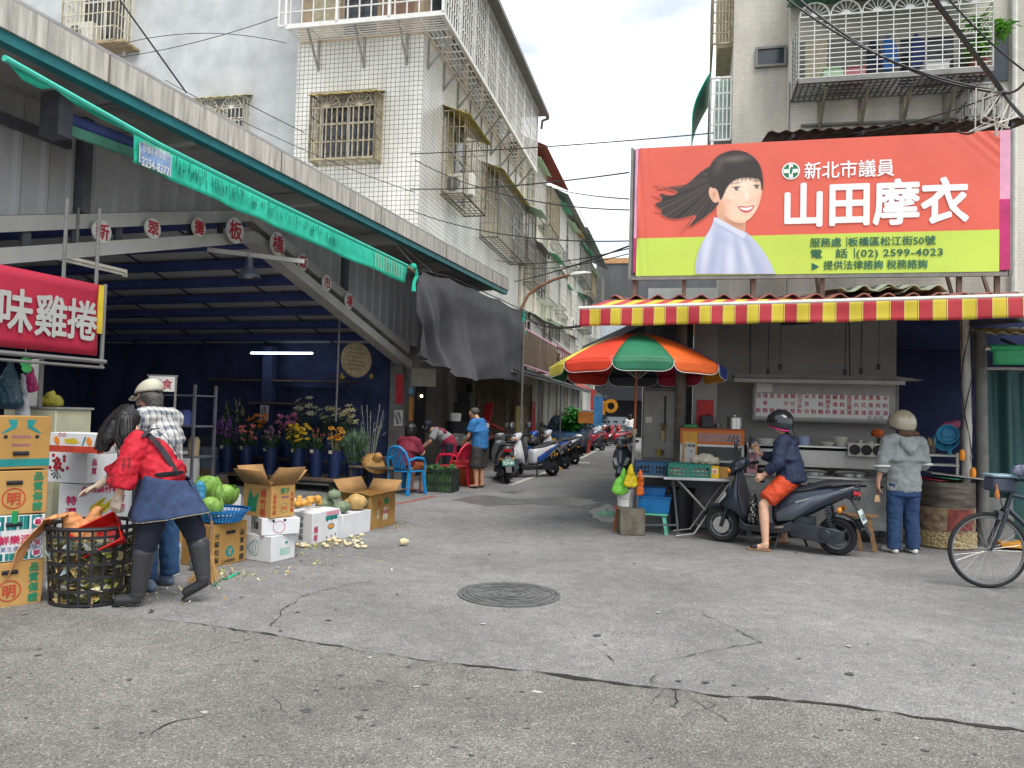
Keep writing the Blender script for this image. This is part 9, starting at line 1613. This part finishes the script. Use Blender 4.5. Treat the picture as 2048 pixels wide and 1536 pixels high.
for k in range(16): b.tube([(-.05,.3+.33*k,.9),(-.05,.3+.33*k+rr.uniform(-.05,.05),1.35)],[.035,.01],6)
b.build('white_spike',WHITEP,rf_)
g=T.w(.8,14,0); leafy('balcony_bush','green bush growing behind the dark red frame','bush',(g.x,g.y,3.05),.2,.9,.5,420,.2,'#7f9a45',None,9,None,.02)
for u,v,Y,h0,h1,rad,n,sz,col,la,pot in ((1141,905,21.5,.35,1.75,.42,900,.24,'#3f8f38','lush green umbrella plant in a dark pot on the alley edge',(mat('pot_dark','#3f4a44',.7,var=.2),.22,.36)),(1172,906,22.6,.55,1.2,.22,160,.1,'#6f7466','red potted shrub with grey twigs beside the motorbike',(mat('pot_red','#a8443a',.7,var=.25),.2,.5)),(1152,880,25.5,.3,1.3,.4,300,.16,'#4c7a44','dusty green shrub behind the umbrella plant',(mat('pot_dark','#3f4a44'),.2,.3))):
 p=G(u,v); leafy('potted_plant',la,'potted plant',p,h0,h1,rad,n,sz,col,None,int(u),pot)
# mesh fence with dry branches, planks and stacked pots by the shop
MF=thing('mesh_fence','rusty wire mesh screen with dry branches behind the parked scooters','fence',T.o,-A); y0_,y1_=T.hit(945,850,'x',.35).y,T.hit(1062,850,'x',.35).y; b=MB(); n=int((y1_-y0_)/.13)
for k in range(n+14):
 for s_ in (1,-1):
  a=y0_+.13*(k-14) if s_ > 0 else y0_+.13*k; p0,p1=V((.35,a,.7)),V((.35,a+s_*1.85,2.55))
  t0=max(0,(y0_-a)/1.85) if s_ > 0 else max(0,(a-y1_)/1.85); t1=min(1,(y1_-a)/1.85) if s_ > 0 else min(1,(a-y0_)/1.85)
  if t1 > t0: b.tube([p0.lerp(p1,t0),p0.lerp(p1,t1)],.007,4,caps=False)
b.build('mesh',mat('rust_wire','#86745f',.8,var=.4),MF); b=MB()
for y in (y0_,(y0_+y1_)/2,y1_): b.tube([(.35,y,0),(.35,y,2.6)],.025,6)
b.build('frame',GUT,MF); b=MB(); rr=random.Random(4)
for k in range(50):
 p=V((.45,y0_+rr.uniform(-.4,1.4),2.75-rr.random()*.3)); q_=[p]
 for j in range(5): p=p+V((rr.uniform(-.04,.06),rr.uniform(-.12,.16),-.26)); q_.append(p)
 b.tube(q_,[.012,.011,.01,.008,.006,.003],5)
b.build('dry_branches',mat('dry_branch','#8f8672',.9,var=.25),MF)
def prop(name,label,cat,y,x,mats,fn,z=0,part='body',rz=0.0):
 t=thing(name,label,cat,T.w(x,y,z),-A+rz); b=MB(); fn(b); b.build(part,mats,t,bevel=.004); return t
yy=lambda u: T.hit(u,900,'x',.7).y
RPK=mat('red_plank','#b3262c',.6,var=.25)
prop('red_plank_frame','bright red painted plank frame leaning against the mesh fence','plank frame',yy(975),.75,RPK,lambda b: (b.bar((0,-.9,.75),(0,-.1,1.75),.05,.24,0,(1,0,0)),b.bar((.03,-.35,1.2),(.03,1.3,1.0),.05,.18,0,(1,0,0)),b.bar((-.03,-.9,.7),(-.03,.3,.85),.05,.2,0,(1,0,0))))
prop('red_board','plain red panel standing beside the dark alley doorway','panel',yy(1075),.5,RPK,lambda b: b.box((-.02,-.35,0),(.02,.35,1.95)))
prop('mattress_board','yellowish foam board leaning inside the mesh fence','board',yy(1045),.55,mat('foam_yellow','#a89a66',.8,var=.2),lambda b: b.box((-.04,-.6,.5),(.04,.6,1.75)))
prop('yellow_plank','upright yellow wooden plank guard at the end of the scooter row','plank',T.loc(G(1106,940)).y,T.loc(G(1106,940)).x,mat('plank_yellow','#c29a4a',.7,var=.2),lambda b: (b.box((-.06,-.02,0),(.06,.02,.85)),b.box((-.25,-.03,0),(.25,.03,.08))))
prop('sheet_metal','grey sheet metal panels leaning by the umbrella plant','metal panel',T.loc(G(1160,905)).y,T.loc(G(1160,905)).x-.3,STEEL,lambda b: (b.box((-.35,-.02,0),(.35,.0,.95)),b.box((-.3,.05,0),(.5,.07,.9))),rz=.5)
yt_=yy(918)-.2; wt=prop('shop_table','dark work table with stacked pots where the blue shirted man works','table',yt_,.8,SHD,lambda b: (b.box((-.35,-.75,.72),(.35,.75,.76)),b.box((-.3,-.7,0),(-.25,-.65,.719)),b.box((.25,-.7,0),(.3,-.65,.719)),b.box((.25,.65,0),(.3,.7,.719)),b.box((-.3,.65,0),(-.25,.7,.719)))); wt['label']='dark work table with stacked pots where the blue shirted man works'
for dy,z,pr,m_,nm,la,ct in ((-.45,.762,[(0,0),(.16,0),(.19,.1),(.19,.12),(0,.12)],CHROME,'steel_pot','wide steel pot on the dark work table, bottom of the stack','pot'),(-.45,.884,[(0,0),(.17,0),(.2,.09),(.2,.11),(0,.11)],CHROME,'steel_pot','wide steel pot stacked above the bottom one on the dark work table','pot'),(-.45,.996,[(0,0),(.2,0),(.24,.26),(.25,.28),(0,.28)],BLK,'wire_basket','black basket on top of the steel pots','basket'),(.05,.762,[(0,0),(.08,0),(.1,.17),(.1,.18),(0,.15)],mat('teal_pail','#79b3b0',.5),'teal_pail','pale teal pail on the dark work table','pail'),(-.5,1.278,[(0,0),(.12,0),(.13,.18),(0,.19)],WHITEP,'white_tub','white tub on top of the black basket','tub')):
 o=MB().lathe(pr,22,caps=False).build(nm,m_); o.location=T.w(.8,yt_+dy,z); tag(o,la,ct)
prop('stacked_bins','black and red plastic bins stacked high behind the blue shirted man','bins',yy(948),.4,[BLK,RPK],lambda b: (b.box((-.2,-.25,0),(.2,.2,1.0)),b.box((-.22,-.2,1.001),(.22,.22,1.75)),b.box((-.2,.23,.9),(.2,.32,1.6),1),b.box((-.1,-.24,1.76),(.2,.1,2.0))))
p=G(935,972); op=thing('clay_planter','big orange clay planter behind the crimson chair','planter',(p.x,p.y+.3,0)); b=MB(); b.lathe([(0,0),(.24,0),(.33,.42),(.35,.42),(.35,.48),(.3,.48),(.28,.3),(0,.3)],24,caps=False); b.build('pot',mat('clay_orange','#b3592f',.7,var=.2),op)
p=G(876,985); vc=crate('dark green vegetable crate full of leafy greens between the two chairs',(p.x,p.y+.25,0),-A,.62,.42,.4,mat('crate_dark','#26332f',.5,var=.2)); b=scraps(random.Random(3),260,lambda rr: V((rr.uniform(-.27,.27),rr.uniform(-.17,.17),rr.uniform(.34,.46))),1,.07); b.box((-.28,-.18,.02),(.28,.18,.34)); b.build('greens',mat('veg_dark','#46693a',.7,var=.4),vc,smooth=0)
p=G(985,960); crate('teal plastic crate tucked behind the scooter with the green plate',(p.x-.75,p.y+1.2,0),-A,.6,.4,.55,CRG)
# street lamp
SLM=thing('street_lamp','rusty curved street lamp arm with a white lamp head over the alley','street lamp',(P(1040,800,22.5).x,22.5,0)); o_=SLM.location; LP_=[P(u,v,22.5)-o_ for u,v in ((1040,650),(1042,618),(1056,590),(1080,572),(1108,559),(1142,549))]; b=MB(); b.tube([T.w(.0,3.0,3.3)-o_,LP_[0]-V((.5,0,.3))]+LP_,.045,10); b.build('pole',mat('rusty_pole','#8a5f48',.7,var=.35,scale=4),SLM); b=MB(); q0,q1=P(1140,551,22.5)-o_,P(1182,546,22.5)-o_; b.loft([[q0.lerp(q1,u)+V((0,y*w_,z*hh)) for y,z in ((-1,0),(-.7,1),(.7,1),(1,0),(.7,-.5),(-.7,-.5))] for u,w_,hh in ((0,.05,.05),(.2,.13,.09),(.7,.12,.07),(1,.05,.02))]); b.build('lamp_head',WHITEP,SLM)
OM=thing('orange_sign','orange and yellow hanging shop sign far down the alley below the red awning','sign',P(1222,812,30),-A); b=MB(); b.lathe([(.14,-.05),(.27,-.05),(.27,.05),(.14,.05)],24,ax=(0,1,0),caps=False); b.box((-.42,-.05,-.35),(-.22,.05,.2)); b.build('letter_shape',mat('sign_orange','#cf8a24',.5,var=.15),OM); b=MB(); b.tube([(-.3,0,.3),(-.3,0,.8)],.02,5); b.build('hanger',BLK,OM)
for i,(u,v,Y,w_,hh,col,la) in enumerate(((1196,822,29,.35,1.1,'#3f7fb5','blue and white banner hanging at a far alley shop'),(1172,835,27,.55,.4,'#b5702f','orange shop box sign on the far alley wall'),(1186,800,30,.2,.8,'#b8433a','narrow red banner beside the blue banner'))):
 p=P(u,v,Y); t=thing('shop_banner',la,'banner',p,-A); b=MB(); b.box((-w_/2,-.02,-hh/2),(w_/2,.02,hh/2)); b.build('cloth',mat('bnr%d'%i,col,.7,var=.35,scale=3),t,smooth=0); b=MB(); b.bar((-w_/2,0,hh/2+.02),(w_/2,0,hh/2+.02),.03); b.build('rod',GUT,t,smooth=0)
# ================================================================ cables
def cable(label,a,c,r=.012,sag=.15,m=None):
 p0,p1=P(*a),P(*c); t=MB(); t.tube([p0.lerp(p1,i/16)+V((0,0,-sag*4*(i/16)*(1-i/16))) for i in range(17)],r,5); o=t.build('overhead_cable',m or BLK); return tag(o,label,'cable','overhead cables')
for la,a,c,r,sg in (('thick black cable slanting down across the grey block to the mossy window cage',(225,-20,15.5),(373,186,16.2),.02,0),('thin cable rising across the grey block to the tiled house balcony',(230,116,16.6),(556,34,15.6),.008,.1),('slack cable bowing upward across the grey block',(228,92,16.8),(572,86,16.0),.008,-.25),('cable falling from the mossy cage across the tiled house to the alley',(490,205,16.5),(1000,400,24),.010,.3),('lower cable falling across the tiled house towards the alley',(330,160,15),(830,385,15.6),.008,.15),
  ('long cable crossing the sky from the tiled house to the apartment building conduit',(820,308,16),(1960,206,12.2),.012,.12),('middle cable crossing the sky just above the billboard edge level',(820,378,16),(1258,345,11.2),.012,.08),('thin cable sloping down across the sky to the billboard',(1078,365,28),(1258,398,11.2),.010,.1),('cable sloping from the tiled house down to the billboard middle',(830,320,16.2),(1258,420,11.2),.010,.25),('slack cable from the tiled house wall to the lower billboard frame',(820,420,16.2),(1258,482,11.2),.010,.2),
  ('black cable rising across the alley to the billboard frame',(1030,563,20),(1258,492,11.2),.014,.05),('grey cable rising across the alley just under the black one',(990,520,20),(1258,497,11.2),.010,.15),('thin cable meeting the lamp arm from the billboard corner',(1040,535,20),(1256,508,11.2),.009,.1),('white hose like cable sagging from the net corner to the striped awning',(1048,632,19),(1162,652,10.5),.018,.12),('thin cable fan strand running from the net corner along the alley',(1046,622,19),(1130,700,24),.012,.05),
  ('upper of the two thick cables crossing the balcony cage diagonally',(1560,-12,9.5),(2003,182,8.6),.014,.22),('lower of the two thick cables crossing the balcony cage diagonally',(1588,-10,9.6),(2003,186,8.6),.016,.25),('thickest black cable plunging steeply to the cable knot at the right',(1858,-15,7.5),(2006,184,8.6),.028,0),('thin cable passing behind the papaya plant to the right edge',(1890,-10,8),(2060,150,8),.010,.05),('cable leaving the knot towards the lower right edge',(2004,184,8.6),(2062,250,8),.02,.02),('cable leaving the knot upward to the right edge',(2004,184,8.6),(2060,150,8),.014,.08),('pale cable looping from the knot down to the rusty canopy',(2003,184,8.6),(1915,262,9.6),.014,.2),('thin cable behind the billboard top rising to the knot',(1650,272,11.8),(2003,186,8.7),.010,.1)):
 cable(la,a,c,r,sg)
kn_=thing('cable_knot','grey knot of wires and insulators where the thick cables meet at the upper right','cable knot',P(2004,184,8.6)); b=MB(); b.ball((0,0,0),(.07,.05,.05),10,8); b.build('junction',GUT,kn_); b=MB(); rr=random.Random(3)
for k in range(7): b.tube([(0,0,0),(rr.uniform(-.3,.05),0,rr.uniform(-.3,.1)),(rr.uniform(-.4,.2),.1,rr.uniform(-.5,-.2)),(rr.uniform(-.1,.3),.1,rr.uniform(-.4,.0))],.010,5)
b.build('loose_wires',WHP,kn_)
